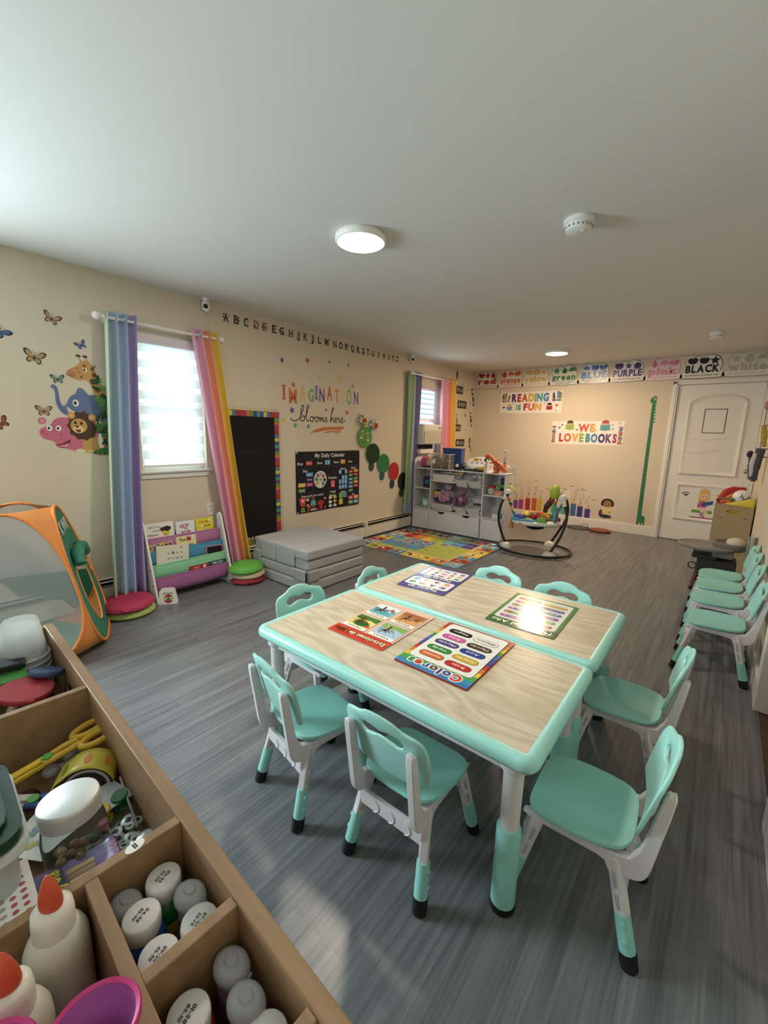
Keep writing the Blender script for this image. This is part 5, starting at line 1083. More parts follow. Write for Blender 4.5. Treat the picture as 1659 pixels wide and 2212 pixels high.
# jungle animals peeping out beside the curtain
f = Flat(.0004, .0002); oy, oz = .98, 1.45
def P_(pts): return [(y-oy, z-oz) for y, z in pts]
GF = '#c98f4e'
f.poly(smooth_closed(P_([(1.205, 1.42), (1.135, 1.52), (1.105, 1.62), (1.075, 1.66), (1.03, 1.655), (.985, 1.672), (.965, 1.69), (.985, 1.725), (1.02, 1.745), (1.06, 1.785), (1.10, 1.79), (1.13, 1.745), (1.165, 1.64), (1.22, 1.53)]), 3), GF)
f.poly(smooth_closed(P_([(.985, 1.672), (.962, 1.69), (.985, 1.722), (1.02, 1.70), (1.012, 1.675)]), 3), '#b87648')
for y, z, r_ in ((1.13, 1.70, .016), (1.115, 1.65, .018), (1.14, 1.60, .018), (1.165, 1.555, .018), (1.12, 1.74, .012), (1.15, 1.66, .010), (1.165, 1.50, .02), (1.075, 1.755, .010), (1.05, 1.68, .008), (1.04, 1.71, .005), (1.03, 1.735, .005)): f.poly(ell(y-oy, z-oz, r_, r_*1.1, 6, rot=y*9), '#6a4226')
for y in (1.055, 1.095): f.stroke(P_([(y, 1.78), (y-.01, 1.815)]), .010, GF); f.ellipse(y-.012-oy, 1.818-oz, .016, .009, '#5a3520')
f.ellipse(1.075-oy, 1.728-oz, .013, .016, '#f0e6d0').ellipse(1.072-oy, 1.728-oz, .007, .010, '#2a1a10').poly(P_([(1.11, 1.755), (1.145, 1.77), (1.135, 1.745)]), '#a8683a').stroke(P_([(.975, 1.69), (.99, 1.682), (1.005, 1.685)]), .003, '#5a2a1c')
EL = '#5f6f9c'
f.poly(smooth_closed(P_([(.902, 1.60), (.885, 1.615), (.868, 1.60), (.876, 1.585), (.888, 1.57), (.888, 1.49), (.915, 1.43), (.965, 1.405), (1.02, 1.40), (1.06, 1.38), (1.12, 1.36), (1.21, 1.34), (1.21, 1.53), (1.15, 1.55), (1.09, 1.555), (1.05, 1.60), (1.02, 1.60), (1.005, 1.565), (.97, 1.54), (.95, 1.50), (.93, 1.475), (.912, 1.50), (.908, 1.57)]), 3), EL)
f.poly(smooth_closed(P_([(1.08, 1.55), (1.13, 1.56), (1.16, 1.50), (1.12, 1.46), (1.085, 1.49)]), 3), '#53628e').ellipse(1.0-oy, 1.50-oz, .018, .023, '#f2efe6').ellipse(.997-oy, 1.50-oz, .009, .013, '#2a2320').poly(smooth_closed(P_([(.945, 1.475), (.965, 1.455), (.995, 1.435), (.985, 1.42), (.955, 1.435)]), 3), '#e2cf9a')
f.stroke(P_(smooth([(.90, 1.52), (.91, 1.46), (.945, 1.435)])), .004, '#46547e')
HP = '#cf6480'
f.poly(smooth_closed(P_([(1.20, 1.17), (1.0, 1.165), (.93, 1.185), (.865, 1.20), (.855, 1.235), (.80, 1.255), (.778, 1.29), (.792, 1.325), (.84, 1.345), (.87, 1.385), (.93, 1.40), (1.02, 1.37), (1.08, 1.33), (1.20, 1.30)]), 3), HP)
f.ellipse(.80-oy, 1.372-oz, .022, .022, HP).ellipse(.802-oy, 1.37-oz, .012, .012, '#e58aa0').ellipse(.96-oy, 1.385-oz, .02, .016, HP)
f.poly(smooth_closed(P_([(.862, 1.215), (.90, 1.225), (.945, 1.25), (.935, 1.215), (.90, 1.195)]), 3), '#7a2a3a').poly(smooth_closed(P_([(.868, 1.21), (.905, 1.212), (.935, 1.225), (.915, 1.20)]), 3), '#e79aa8')
for y in (.835, .885): f.ellipse(y-oy, 1.325-oz, .016, .018, '#f2efe6').ellipse(y-.003-oy, 1.325-oz, .007, .010, '#2a1a1a')
for y, z in ((.797, 1.30), (.815, 1.285), (.895, 1.285)): f.ellipse(y-oy, z-oz, .006, .005, '#8a3a50')
for i in range(5): f.ellipse(.955+i*.022-oy, 1.172-oz, .010, .008, '#e8a0b0')
LI, MN = '#c9934a', '#4a2c1c'
f.poly(smooth_closed(P_([(1.02, 1.17), (1.02, 1.24), (1.05, 1.30), (1.10, 1.28), (1.14, 1.22), (1.15, 1.17), (1.08, 1.16)]), 3), LI)
mane = [(1.03-oy+(.085+.012*(i % 2))*cos(2*pi*i/22), 1.345-oz+(.092+.012*(i % 2))*sin(2*pi*i/22)) for i in range(22)]
f.poly(mane, MN).ellipse(1.005-oy, 1.345-oz, .050, .050, LI).ellipse(1.0-oy, 1.32-oz, .032, .026, '#e6c88a').ellipse(.985-oy, 1.365-oz, .008, .011, '#2a1a10').ellipse(1.02-oy, 1.362-oz, .008, .011, '#2a1a10').poly(P_([(.978, 1.345), (1.008, 1.345), (.992, 1.328)]), '#2a1a14').poly(smooth_closed(P_([(.98, 1.318), (1.015, 1.318), (1.0, 1.298)]), 3), '#8a2f2a')
for y, z in ((.965, 1.415), (1.09, 1.405)): f.ellipse(y-oy, z-oz, .024, .024, LI).ellipse(y-oy, z-oz, .012, .012, '#e0ad70')
f.ellipse(1.0-oy, 1.172-oz, .028, .014, '#e6d3a8').ellipse(1.06-oy, 1.168-oz, .024, .012, '#d9ac62')
f.poly(smooth_closed(P_([(1.13, 1.19), (1.12, 1.26), (1.13, 1.33), (1.10, 1.36), (1.085, 1.355), (1.10, 1.385), (1.14, 1.40), (1.165, 1.36), (1.18, 1.28), (1.20, 1.19)]), 3), '#a8683a').poly(smooth_closed(P_([(1.12, 1.19), (1.115, 1.26), (1.13, 1.31), (1.145, 1.25), (1.145, 1.19)]), 3), '#e9e2d4').ellipse(1.125-oy, 1.365-oz, .016, .018, '#f4f0e6').ellipse(1.122-oy, 1.364-oz, .008, .011, '#20140e').ellipse(1.088-oy, 1.36-oz, .008, .006, '#20140e')
for q in ((1.13, 1.39, 1.16, 1.44), (1.15, 1.39, 1.19, 1.43)): f.stroke(P_(smooth([(q[0], q[1]), ((q[0]+q[2])/2-.006, (q[1]+q[3])/2+.008), (q[2], q[3])])), .006, '#2a1c16')
random.seed(5)
for i in range(46):
    y = random.uniform(1.12, 1.22); z = random.uniform(1.15, 1.68); a = random.uniform(0, 6.28); c = random.choice(['#2f5a32', '#3f7a3a', '#24482a', '#5a9148'])
    if random.random() < .3 and z > 1.45: f.star(y-oy, z-oz, .036, '#5f9a48', 7, .35, a)
    else: f.ellipse(y-oy, z-oz, .034, .011, c, rot=a, n=10)
for i in range(9): f.ellipse(1.10+.012*i-oy, 1.165-oz, .030, .010, ['#2f5a32', '#4a8a40'][i % 2], rot=.6+i*.25, n=10)
f.done('jungle_animals_decal', 'jungle decal with giraffe, elephant, pink hippo and lion beside the green curtain', 'wall decal', onL(oy, oz))

# alphabet strip: one decal a letter
ys = [2.18, 2.28, 2.38, 2.486, 2.582, 2.688, 2.779, 2.89, 2.985, 3.078, 3.173, 3.275, 3.382, 3.503, 3.596, 3.69, 3.79, 3.89, 3.977, 4.063, 4.159, 4.264, 4.374, 4.474, 4.56, 4.649]
chars = 'ABCDFEGHJKJLMNOPQRSTUVWXYZ'; random.seed(9)
ordn = {0: 'first of the strip', 4: 'between D and E', 8: 'between H and K', 10: 'between K and L'}
for i, (y, ch) in enumerate(zip(ys, chars)):
    f = Flat(.0004, .0002); c = {'D': '#b0342a', 'F': '#a8403a'}.get(ch, '#24211e'); f.text(ch, 0, .036, .068, c, w=.052 if ch not in 'IJ' else .036)
    for k in range(5): f.ellipse(random.uniform(-.034, .034), random.uniform(.006, .062), random.uniform(.005, .011), random.uniform(.004, .008), random.choice(['#6f6656', '#4a453d', '#8a7d68', '#36322c', '#a09480']), rot=random.uniform(0, 3), n=10)
    f.rect(-.030, -.001, .030, .003, '#4f473b')
    nm = {3: 'red letter D', 4: 'reddish letter F'}.get(i, 'black letter %s' % ch)
    f.done('letter_decal', nm + ' decal with an animal, ' + (ordn.get(i) or ('just after %s' % chars[i-1])) + ' in the alphabet strip', 'letter decal', onL(y, 2.270), group='alphabet letter decals under the ceiling')
# scattered stars and the sun
stars = [(2.773, 2.032, .034, '#6a4a8f', 'purple star decal, leftmost of the high row of stars'), (3.103, 2.076, .036, '#c23a3a', 'red star decal in the high row below the alphabet'), (3.419, 2.106, .026, '#7d7462', 'grey star decal in the high row, right of the red one'), (3.722, 2.111, .030, '#8a7f58', 'olive star decal at the right end of the high row'),
         (3.268, 1.923, .032, '#cdbb8d', 'faint tan star decal left of the sun'), (2.909, 1.811, .036, '#d2573f', 'red star decal over the letter M of Imagination'), (3.796, 1.882, .026, '#4f78a8', 'blue star decal above the last N of Imagination'), (2.888, 1.554, .042, '#6f4b94', 'large purple star decal left of the word blooms'),
         (3.367, 1.587, .022, '#6f4b94', 'tiny purple star decal between blooms and here'), (3.701, 1.571, .036, '#d2433f', 'red star decal right of the word here'), (2.779, 1.453, .036, '#d9bb5a', 'yellow star decal beside the chalkboard border'), (2.927, 1.401, .034, '#5fa052', 'green star decal under the word blooms'), (3.108, 1.396, .032, '#4a78ae', 'blue star decal left of the orange brush stroke'), (3.819, 1.432, .032, '#d9bd72', 'yellow star decal left of the caterpillar antennae')]
for y, z, r_, c, l in stars:
    f = Flat(.0004, .0002); f.star(0, 0, r_, c, 5, .45, pi/2+y); f.done('star_decal', l, 'star decal', onL(y, z), group='small star decals')
f = Flat(.0004, .0002); f.ellipse(0, 0, .036, .036, '#e3c27a')
for i in range(16): a = 2*pi*i/16; f.stroke([(.045*cos(a), .045*sin(a)), ((.058+.016*(i % 2))*cos(a), (.058+.016*(i % 2))*sin(a))], .006, '#dcb766')
f.ellipse(-.012, .008, .004, .005, '#a8803a').ellipse(.012, .008, .004, .005, '#a8803a').stroke(smooth([(-.014, -.008), (0, -.016), (.014, -.008)]), .003, '#a8803a'); f.done('sun_decal', 'pale yellow smiling sun decal above the word Imagination', 'wall decal', onL(3.576, 1.944))
# IMAGINATION blooms here
t = thing('imagination_lettering', 'wall lettering Imagination in mixed coloured capitals', 'wall lettering', mat=onL(3.32, 1.74))
lb = [2.79, 2.902, 3.03, 3.15, 3.225, 3.306, 3.422, 3.538, 3.628, 3.737, 3.859]; z0s = [1.658, 1.629, 1.658, 1.663, 1.69, 1.67, 1.699, 1.676, 1.675, 1.671, 1.679]; z1s = [1.797, 1.774, 1.811, 1.79, 1.829, 1.809, 1.848, 1.822, 1.806, 1.84, 1.822]
cc = ['#d2553f', '#d8743a', '#d9bd62', '#6fa85a', '#5870b5', '#6a4a94', '#d8573f', '#e08a52', '#dac892', '#7fb262', '#5a52a0']
for ch, y, a, c, col in zip('IMAGINATION', lb, z0s, z1s, cc):
    f = Flat(.0004, .0002); w = {'I': .030, 'M': .105, 'T': .075}.get(ch, .082); f.text(ch, .006, -.004, c-a, '#cbb494', w=w, bold=1); f.text(ch, 0, 0, c-a, col, w=w, bold=1)
    if ch in 'I': 
        for zz in (-(c-a)/2+.006, (c-a)/2-.006): f.rect(-.024, zz-.006, .024, zz+.006, col)
    o = f.done('letter', parent=t); o.matrix_basis = Matrix.Translation((y-3.32, (a+c)/2-1.74, 0))
t = thing('script_lettering', 'black script lettering reading blooms here', 'wall lettering', mat=onL(3.27, 1.50)); BK = '#231c18'
def script(name, strokes, w=.011):
    f = Flat(.0004, .0001)
    for s in strokes: f.stroke(smooth([(x, y) for x, y in s], 5), w, BK)
    f.done(name, parent=t)
bl = [[(-.40, -.02), (-.385, -.045), (-.35, -.05), (-.31, -.04), (-.275, -.01), (-.24, .06), (-.225, .10), (-.238, .115), (-.255, .09), (-.265, .03), (-.27, -.03), (-.255, -.05), (-.23, -.045), (-.215, -.02), (-.225, .005), (-.245, .0), (-.25, -.015)],
      [(-.225, -.015), (-.19, .02), (-.165, .08), (-.155, .11), (-.167, .12), (-.182, .09), (-.19, .02), (-.188, -.035), (-.17, -.05), (-.15, -.035)],
      [(-.10, .0), (-.125, .0), (-.138, -.025), (-.125, -.05), (-.10, -.045), (-.092, -.02), (-.105, .0), (-.075, -.01), (-.06, -.005)], [(-.03, .0), (-.055, .0), (-.068, -.025), (-.055, -.05), (-.03, -.045), (-.022, -.02), (-.035, .0), (-.01, -.01), (.0, .0)],
      [(.0, .0), (.006, -.045), (.01, -.02), (.025, .0), (.03, -.02), (.03, -.045), (.035, -.02), (.05, .0), (.056, -.02), (.058, -.045), (.072, -.04), (.09, -.01), (.105, .005), (.10, -.015), (.115, -.035), (.105, -.05), (.085, -.045)]]
script('word_blooms', bl); 
he = [[(.165, -.045), (.175, .02), (.20, .085), (.215, .10), (.205, .115), (.19, .09), (.178, .02), (.172, -.045), (.185, -.01), (.20, .0), (.21, -.02), (.212, -.045), (.225, -.04)], [(.225, -.03), (.25, -.02), (.262, -.004), (.25, .006), (.236, -.01), (.236, -.038), (.252, -.05), (.272, -.035)],
      [(.272, -.03), (.287, .006), (.296, -.005), (.304, -.004), (.305, -.035), (.316, -.048), (.33, -.035)], [(.33, -.03), (.352, -.018), (.363, -.002), (.352, .008), (.338, -.008), (.338, -.036), (.354, -.05), (.378, -.038), (.40, -.015)]]
script('word_here', he)
f = Flat(.0004, .0002, .6); f.stroke(smooth([(-.26, -.045), (-.18, -.012), (-.05, .01), (.12, .022), (.25, .028)]), .030, '#cf8046', True); f.stroke(smooth([(-.20, -.03), (-.05, -.0), (.25, .022)]), .026, '#c9763c'); f.stroke(smooth([(-.06, -.035), (.08, -.020), (.20, -.008)]), .016, '#c9763c'); f.stroke(smooth([(.08, -.045), (.15, -.035), (.21, -.025)]), .012, '#cf8046', True)
f.done('brush_stroke_decal', 'orange brush stroke decal under the words blooms here', 'wall decal', onL(3.40, 1.37))
# chalkboard with pencil border
t = thing('chalkboard', 'tall black chalkboard with a coloured pencil border on the left wall', 'chalkboard', mat=onL(2.41, .88, .003))
MB().b2((-.265, -.62, 0), (.258, .598, .006), M('#0a0a0a', .8, noise=.15, scale=6)).build('board', t, smooth=0)
f = Flat(.0066, .0003); pc = ['#b5302c', '#2f55a0', '#5a9a3f', '#c0302c', '#e0c62f', '#5a3a86', '#b0357a', '#3f7fb5', '#3f9a8f', '#d8702f']
def pencil(x, y, w, h, c, a):
    def q(u, v): return (x+u*cos(a)-v*sin(a), y+u*sin(a)+v*cos(a))
    f.z = .0068; f.poly([q(-w/2, 0), (q(w/2, 0)), q(w/2, h*.62), q(-w/2, h*.62)], c); f.poly([q(-w*.16, 0), q(w*.16, 0), q(w*.16, h*.62), q(-w*.16, h*.62)], tuple(v*1.5 for v in lin(c)) if 0 else c)
    f.poly([q(-w/2, h*.62), q(w/2, h*.62), q(w*.12, h*.93), q(-w*.12, h*.93)], '#d9bf92').poly([q(-w*.12, h*.93), q(w*.12, h*.93), q(0, h)], '#3a2c24'); f.rect(*(lambda p, r: (min(p[0], r[0]), min(p[1], r[1]), max(p[0], r[0]), max(p[1], r[1])))(q(-w/2, h*.58), q(w/2, h*.62)), '#2a2420')
n = 16
for i in range(n): pencil(-.292+(i+.5)*.60/n, .590, .60/n-.001, .085, pc[(i*3+1) % 10], 0)
for i in range(36): pencil(.246, .585-(i+.5)*1.18/36, 1.18/36-.001, .085, pc[(i*7+2) % 10], -pi/2); pencil(-.255, .585-(i+.5)*1.18/36, 1.18/36-.001, .085, pc[(i*7+5) % 10], pi/2)
for i in range(n): pencil(-.292+(i+.5)*.60/n, -.655, .60/n-.001, .085, pc[(i*3+4) % 10], 0)
o = f.done('pencil_border', parent=t); o['label'] = 'border of coloured pencils'
f = Flat(.0064, .0001, .9); f.text('Welcome', -.03, .27, .05, '#26292a', bold=0, w=.25, rot=.05); f.done('faint_chalk_writing', parent=t)
# daily calendar
t = thing('calendar_chart', 'black fabric My Daily Calendar chart with coloured cards on the left wall', 'calendar', mat=onL(3.424, .79)); ww, hh = .503, .337
f = Flat(.0012, .0003, .7); f.grid(lambda u, v: (-ww+2*ww*u, -hh+2*hh*v+.012*sin(pi*u)*(1-v)*0, .004+.004*sin(u*9)*(1-v)), 16, 8, M('#171522', .8)); f.z = .0092
f.done('cloth_panel', parent=t); f = Flat(.0094, .0003, .6); WH = '#e6e2dc'
f.text('My Daily Calendar', 0, hh-.045, .042, WH, w=.47)
def pan(x0, y0, x1, y1): f.frame_(x0, y0, x1, y1, .0025, '#4a475a')
for x0, x1, tt, tx in ((-.485, -.235, 'Day', -.445), (-.21, .02, 'Date', -.16), (.04, .265, 'Month', .10), (.28, .485, 'Year', .33)): pan(x0, .165, x1, .255); f.text(tt, tx, .208, .026, WH, bold=1, w=.08)
f.rect(-.365, .185, -.275, .235, '#d2413f').text('Monday', -.32, .21, .013, '#f4d8d4', w=.065); f.rect(-.085, .182, -.045, .238, '#5a9fd0').text('2', -.065, .21, .03, WH); f.rect(-.043, .182, -.003, .238, '#5a9fd0').text('8', -.023, .21, .03, WH); f.rect(.165, .185, .245, .235, '#e89a3a').text('July', .205, .21, .016, WH)
pan(-.485, -.115, -.26, .150); f.text('Day', -.375, .128, .028, WH, w=.065)
for i, (tt, x, y, c) in enumerate((('Friday', -.315, .085, '#4f9fd6'), ('Saturday', -.315, .03, '#232c66'), ('Tuesday', -.425, -.025, '#d9c03a'), ('Sunday', -.315, -.025, '#a8327a'), ('Thursday', -.425, -.085, '#4a8f42'))): f.rect(x-.05, y-.022, x+.05, y+.022, c).text(tt, x, y, .014, '#f0ece2', w=.07)
f.ellipse(-.155, .02, .098, .098, '#d9dcd8', n=36)
for i in range(8): a = 2*pi*i/8+.3; f.stroke([(0-.155, .02), (-.155+.096*cos(a), .02+.096*sin(a))], .0015, '#8a8c8a'); f.ellipse(-.155+.062*cos(a+.39), .02+.062*sin(a+.39), .022, .018, ['#c8403a', '#8fb0c0', '#7a5a3a', '#3f7a4a', '#e0a03a', '#f4f2ea', '#5a7fae', '#4a3a2a'][i], rot=a)
f.stroke([(-.155, .02), (-.11, .045)], .006, '#e0b030'); f.ellipse(-.155, .02, .007, .007, '#222222')
pan(-.04, .06, .115, .150); f.text('Weather', .038, .030, .028, WH, w=.14); pan(-.04, -.10, .115, .01); f.rrect(.005, -.085, .075, .000, .012, '#d23a3f'); f.ellipse(.025, -.03, .007, .010, '#fff').ellipse(.055, -.03, .007, .010, '#fff') if 0 else f.ellipse(.025, -.03, .007, .010, '#f6f2ee').ellipse(.055, -.03, .007, .010, '#f6f2ee').ellipse(.04, -.06, .016, .010, '#f6f2ee')
f.text('I feel', .04, -.135, .028, WH, w=.09); f.ellipse(.04, .105, .005, .005, '#4a475a')
pan(.13, -.115, .285, .150); f.text('Dates', .21, .128, .026, WH, w=.08)
random.seed(2)
for r_ in range(4):
    for c_ in range(3):
        if (r_, c_) in ((0, 1), (1, 0)): continue
        x, y = .16+.050*c_, .085-.058*r_+random.uniform(-.005, .005); f.rect(x-.022, y-.026, x+.022, y+.026, '#5f9fd6').text(str((r_*3+c_) % 10), x, y, .028, '#f2f4f4')
pan(.30, -.165, .485, .150); f.text('Month', .392, .128, .026, WH, w=.08)
mc = ['#d2413f', '#e8963a', '#4f9a42', '#c8323f', '#4f9fc6', '#6a9a3a', '#5f9fd6', '#e89a3a', '#5f9fd6', '#d2413f', '#4f9a42']
for i, c in enumerate(mc): x = .345 if i % 2 == 0 else .435; y = .092-.046*(i//2)-(.006 if i % 2 == 0 else 0); f.poly([(x-.038, y-.017+random.uniform(-.006, .006)), (x+.038, y-.017), (x+.038, y+.017), (x-.038, y+.017+random.uniform(-.006, .006))], c); f.text(['Jan', 'Feb', 'Mar', 'Apr', 'May', 'Jun', 'Jul', 'Aug', 'Sep', 'Oct', 'Nov'][i], x, y, .014, '#f2ede2')
pan(-.485, -.325, -.055, -.125); f.text('Dress me for the weather', -.27, -.150, .022, WH, w=.33)
f.poly([(-.455, -.235), (-.455, -.185), (-.47, -.20), (-.465, -.17), (-.43, -.165), (-.40, -.165), (-.365, -.17), (-.36, -.20), (-.375, -.185), (-.375, -.235)], '#d8543a').poly(heart(-.415, -.20, .018), '#f4f0ea').rect(-.45, -.262, -.38, -.236, '#c8402f')
f.poly([(-.445, -.325), (-.435, -.275), (-.395, -.275), (-.385, -.325)], '#8fbf3a').ellipse(-.415, -.30, .02, .015, '#4f8f2f')
f.ellipse(-.265, -.185, .024, .026, '#7a4a32').poly(ell(-.265, -.180, .026, .026, 14, 0, pi), '#b5352f').poly([(-.31, -.265), (-.295, -.205), (-.235, -.205), (-.22, -.265)], '#6fb0a8').rect(-.292, -.305, -.238, -.262, '#7a4a32').ellipse(-.285, -.312, .018, .009, '#f0ece6').ellipse(-.245, -.312, .018, .009, '#f0ece6').ellipse(-.272, -.182, .003, .004, '#111111').ellipse(-.256, -.182, .003, .004, '#111111')
f.poly([(-.205, -.27), (-.195, -.225), (-.15, -.215), (-.105, -.225), (-.095, -.27), (-.125, -.26), (-.125, -.318), (-.175, -.318), (-.175, -.26)], '#b5302f')
for x, y, c in ((-.345, -.195, '#e9e6e0'), (-.33, -.175, '#3f7fb5'), (-.345, -.255, '#e8a05a'), (-.325, -.28, '#d86a3a'), (-.335, -.312, '#c8402f'), (-.085, -.20, '#e89a3a'), (-.085, -.30, '#c8402f'), (-.215, -.31, '#c8402f')): f.ellipse(x, y, .018, .014, c)
pan(-.04, -.325, .115, -.155); f.text('Weather', .038, -.178, .024, WH, w=.11)
for x, y, c in ((.0, -.205, '#f0d8d8'), (.075, -.205, '#e3cf3a'), (.0, -.255, '#eef0f0'), (.075, -.25, '#e0b83a'), (.0, -.30, '#f0e6c8'), (.075, -.30, '#dfe6ea')): f.ellipse(x, y, .028, .016, c).ellipse(x-.008, y+.010, .014, .012, c).ellipse(x-.008, y, .003, .003, '#333333').ellipse(x+.008, y, .003, .003, '#333333')
pan(.13, -.325, .285, -.130); f.text('I feel', .21, -.150, .024, WH, w=.07)
for x, y, c in ((.175, -.195, '#8fbf3f'), (.245, -.19, '#5f9fd6'), (.175, -.27, '#e0d23a')): f.rrect(x-.032, y-.034, x+.032, y+.034, .012, c); f.ellipse(x-.012, y+.008, .004, .005, '#333333').ellipse(x+.012, y+.008, .004, .005, '#333333').stroke(smooth([(x-.012, y-.014), (x, y-.02), (x+.012, y-.014)]), .003, '#333333')
pan(.30, -.325, .485, -.180); f.text('Year', .392, -.198, .022, WH, w=.055)
for x, y, c, tt in ((.345, -.235, '#c8363a', '2026'), (.44, -.235, '#e8863a', '2027'), (.345, -.292, '#4f9a42', '2028'), (.44, -.292, '#5a8fd0', '2029')): f.rrect(x-.042, y-.024, x+.042, y+.024, .008, c).text(tt, x, y, .024, '#f4f0e8', w=.06)
f.done('pocket_cards', parent=t)
b = MB()
for x, y in ((-ww+.012, hh-.012), (ww-.012, hh-.012), (-ww+.012, -hh+.012), (ww-.012, -hh+.012)): b.lathe([(.007, 0), (.009, .006), (.006, .012), (0, .013)], M('#dfe0de', .2, .3), (x, y, .006), n=12)
b.build('push_pin', t)
# felt caterpillar
t = thing('felt_caterpillar', 'green felt caterpillar with yarn pompom antennae crawling down the left wall', 'wall craft', mat=onL(4.30, 1.05, .006))
def q(y, z): return (y-4.30, z-1.05)
segs = [((4.841, .677), (.105, .122), '#1f1b18', 'dark'), ((4.626, .829), (.110, .125), '#c02a2f', 'red'), ((4.393, .944), (.122, .128), '#2f7f4a', 'green'), ((4.171, 1.083), (.131, .126), '#24401f', 'dark green')]
for i, ((y, z), (a, c), col, nm) in enumerate(segs):
    x_, y_ = q(y, z); b = MB(); b.push(Matrix.Translation((x_, y_, 0))); b.prism(ell(0, 0, a, c, 36), .004+.002*i, .008+.002*i, M(col, .95, noise=.1, scale=60, bump=.4)); b.pop(); o = b.build('body_segment', t, smooth=30); o['label'] = nm + ' felt body segment'
    fy, fz = q(*[(4.82, .511), (4.60, .655), (4.376, .785), (4.156, .918)][i]); b = MB().prism(ell(fy, fz, .050, .062, 24), .001, .004, M(['#2f4f3a', '#2a4452', '#2f5f7a', '#3a4f3a'][i], .95, bump=.3)); b.build('foot', t)
hx_, hz_ = q(4.007, 1.287); b = MB().prism(ell(hx_, hz_, .130, .128, 40), .012, .017, M('#5f9a3f', .95, noise=.06, scale=60, bump=.3))
for p in (((-.03, .11), (-.045, .17)), ((.09, .08), (.135, .13))): b.tube([(hx_+p[0][0], hz_+p[0][1], .012), (hx_+p[1][0], hz_+p[1][1], .014)], .014, M('#5f9a3f', .95), 8)
b.build('head', t, smooth=30); f = Flat(.0175, .0004)
for x in (-.045, .05): f.ellipse(hx_+x, hz_+.055-.02*(x > 0), .022, .028, '#f2efe8').ellipse(hx_+x, hz_+.055-.02*(x > 0), .016, .022, '#15130f').ellipse(hx_+x-.005, hz_+.064-.02*(x > 0), .005, .006, '#f2efe8')
for x, y_ in ((-.07, -.005), (.055, -.035)): f.ellipse(hx_+x, hz_+y_, .020, .015, '#e9cdb8')
f.stroke(smooth([(hx_-.035, hz_-.05), (hx_-.005, hz_-.068), (hx_+.025, hz_-.055)]), .006, '#2a1f18'); f.done('face', parent=t)
for y, z in ((3.955, 1.492), (4.173, 1.436)):
    px_, pz_ = q(y, z); b = MB(); random.seed(int(y*100))
    for i in range(60):
        a = random.uniform(0, 2*pi); r_ = .075*math.sqrt(random.random()); c = '#c8302a' if r_ < .028 else random.choice(['#e8c63a', '#d8453a', '#e9e4da']) if r_ < .045 else random.choice(['#e9e6e0', '#8fc0d8', '#7fb56a', '#d9a0c0', '#e9e6e0'])
        b.ball((px_+r_*cos(a), pz_+r_*sin(a), .018+.03*(1-(r_/.075)**2)), (.013, .013, .012), M(c, .9), 8, 6)
    b.build('pompom', t, smooth=80)
# corner: small animal letter plaques and black animals
def plaque(label, y, z, w, h, word):
    f = Flat(.001, .0003); f.sheet(-w/2, -h/2, w/2, h/2, '#1d1b1b', .0008); f.text(word, 0, 0, h*.45, '#bdb4a4', w=w*.62); f.ellipse(-w*.34, -.005, .014, .03, '#c9bda8').ellipse(-w*.34, .028, .010, .010, '#c9bda8').ellipse(w*.38, -.01, .012, .03, '#a89c88')
    for i in range(6): f.ellipse(-w*.4+w*.16*i, h*.38, .004, .004, '#e2dccf').ellipse(-w*.4+w*.16*i, -h*.40, .004, .004, '#e2dccf')
    f.done('word_plaque_decal', label, 'wall decal', onL(y, z), group='black word decals in the far left corner')
plaque('black word decal with an animal, topmost by the yellow curtain', 6.355, 2.065, .215, .125, 'WILD'); plaque('black word decal with a giraffe, second from the top by the yellow curtain', 6.462, 1.84, .30, .125, 'KEEP'); plaque('black word decal with dots, third from the top by the yellow curtain', 6.352, 1.458, .205, .115, 'AND'); plaque('black word decal with an animal, lowest of four by the yellow curtain', 6.462, 1.212, .30, .12, 'READ')
def blot(label, name, y, z, strokes, dots, s=1):
    f = Flat(.0004, .0002)
    for st_, w in strokes: f.stroke(smooth([(a*s, b_*s) for a, b_ in st_]), w*s, '#2e2823', True)
    for a, b_, r1, r2, c in dots: f.ellipse(a*s, b_*s, r1*s, r2*s, c)
    f.done(name, label, 'wall decal', onL(y, z))
ZB = ['#26221f', '#cfc4b2', '#26221f', '#cfc4b2', '#26221f']
blot('small dark monkey decal hanging above the pink curtain corner', 'monkey_decal', 6.235, 2.30, [([(-.02, .10), (-.01, .05), (.0, .0)], .008), ([(0, .02), (.04, -.02), (.03, -.06)], .012)], [(.01, .0, .03, .035, '#4a4036'), (.02, .035, .022, .022, '#5a4c3c'), (.0, -.05, .02, .03, '#5a4c3c')])
blot('zebra striped wing decal touching the corner near the red sign', 'zebra_decal', 6.805, 2.03, [([(-.05, .06), (.0, .0), (.04, -.10), (.045, -.19)], .05)], [(-.02+.012*i, .08-.035*i, .045-.004*i, .014, ZB[i % 5]) for i in range(8)])
blot('running zebra decal halfway up the far left corner', 'zebra_decal', 6.80, 1.60, [([(-.03, .13), (-.03, .05), (.0, -.02), (.03, -.14)], .03), ([(.04, .08), (.03, .0), (-.01, -.07)], .02)], [(-.03+.008*i, .12-.03*i, .026, .012, ZB[i % 5]) for i in range(9)])
blot('brown monkey decal swinging low in the far left corner', 'monkey_decal', 6.80, 1.19, [([(-.02, .02), (.03, -.05), (.05, -.10), (.05, -.15)], .03), ([(-.06, -.02), (-.02, -.05), (.02, -.04)], .014)], [(-.0, .055, .042, .05, '#4f3a28'), (-.0, .05, .028, .034, '#a8865e'), (.0, .05, .004, .004, '#1a1410')])
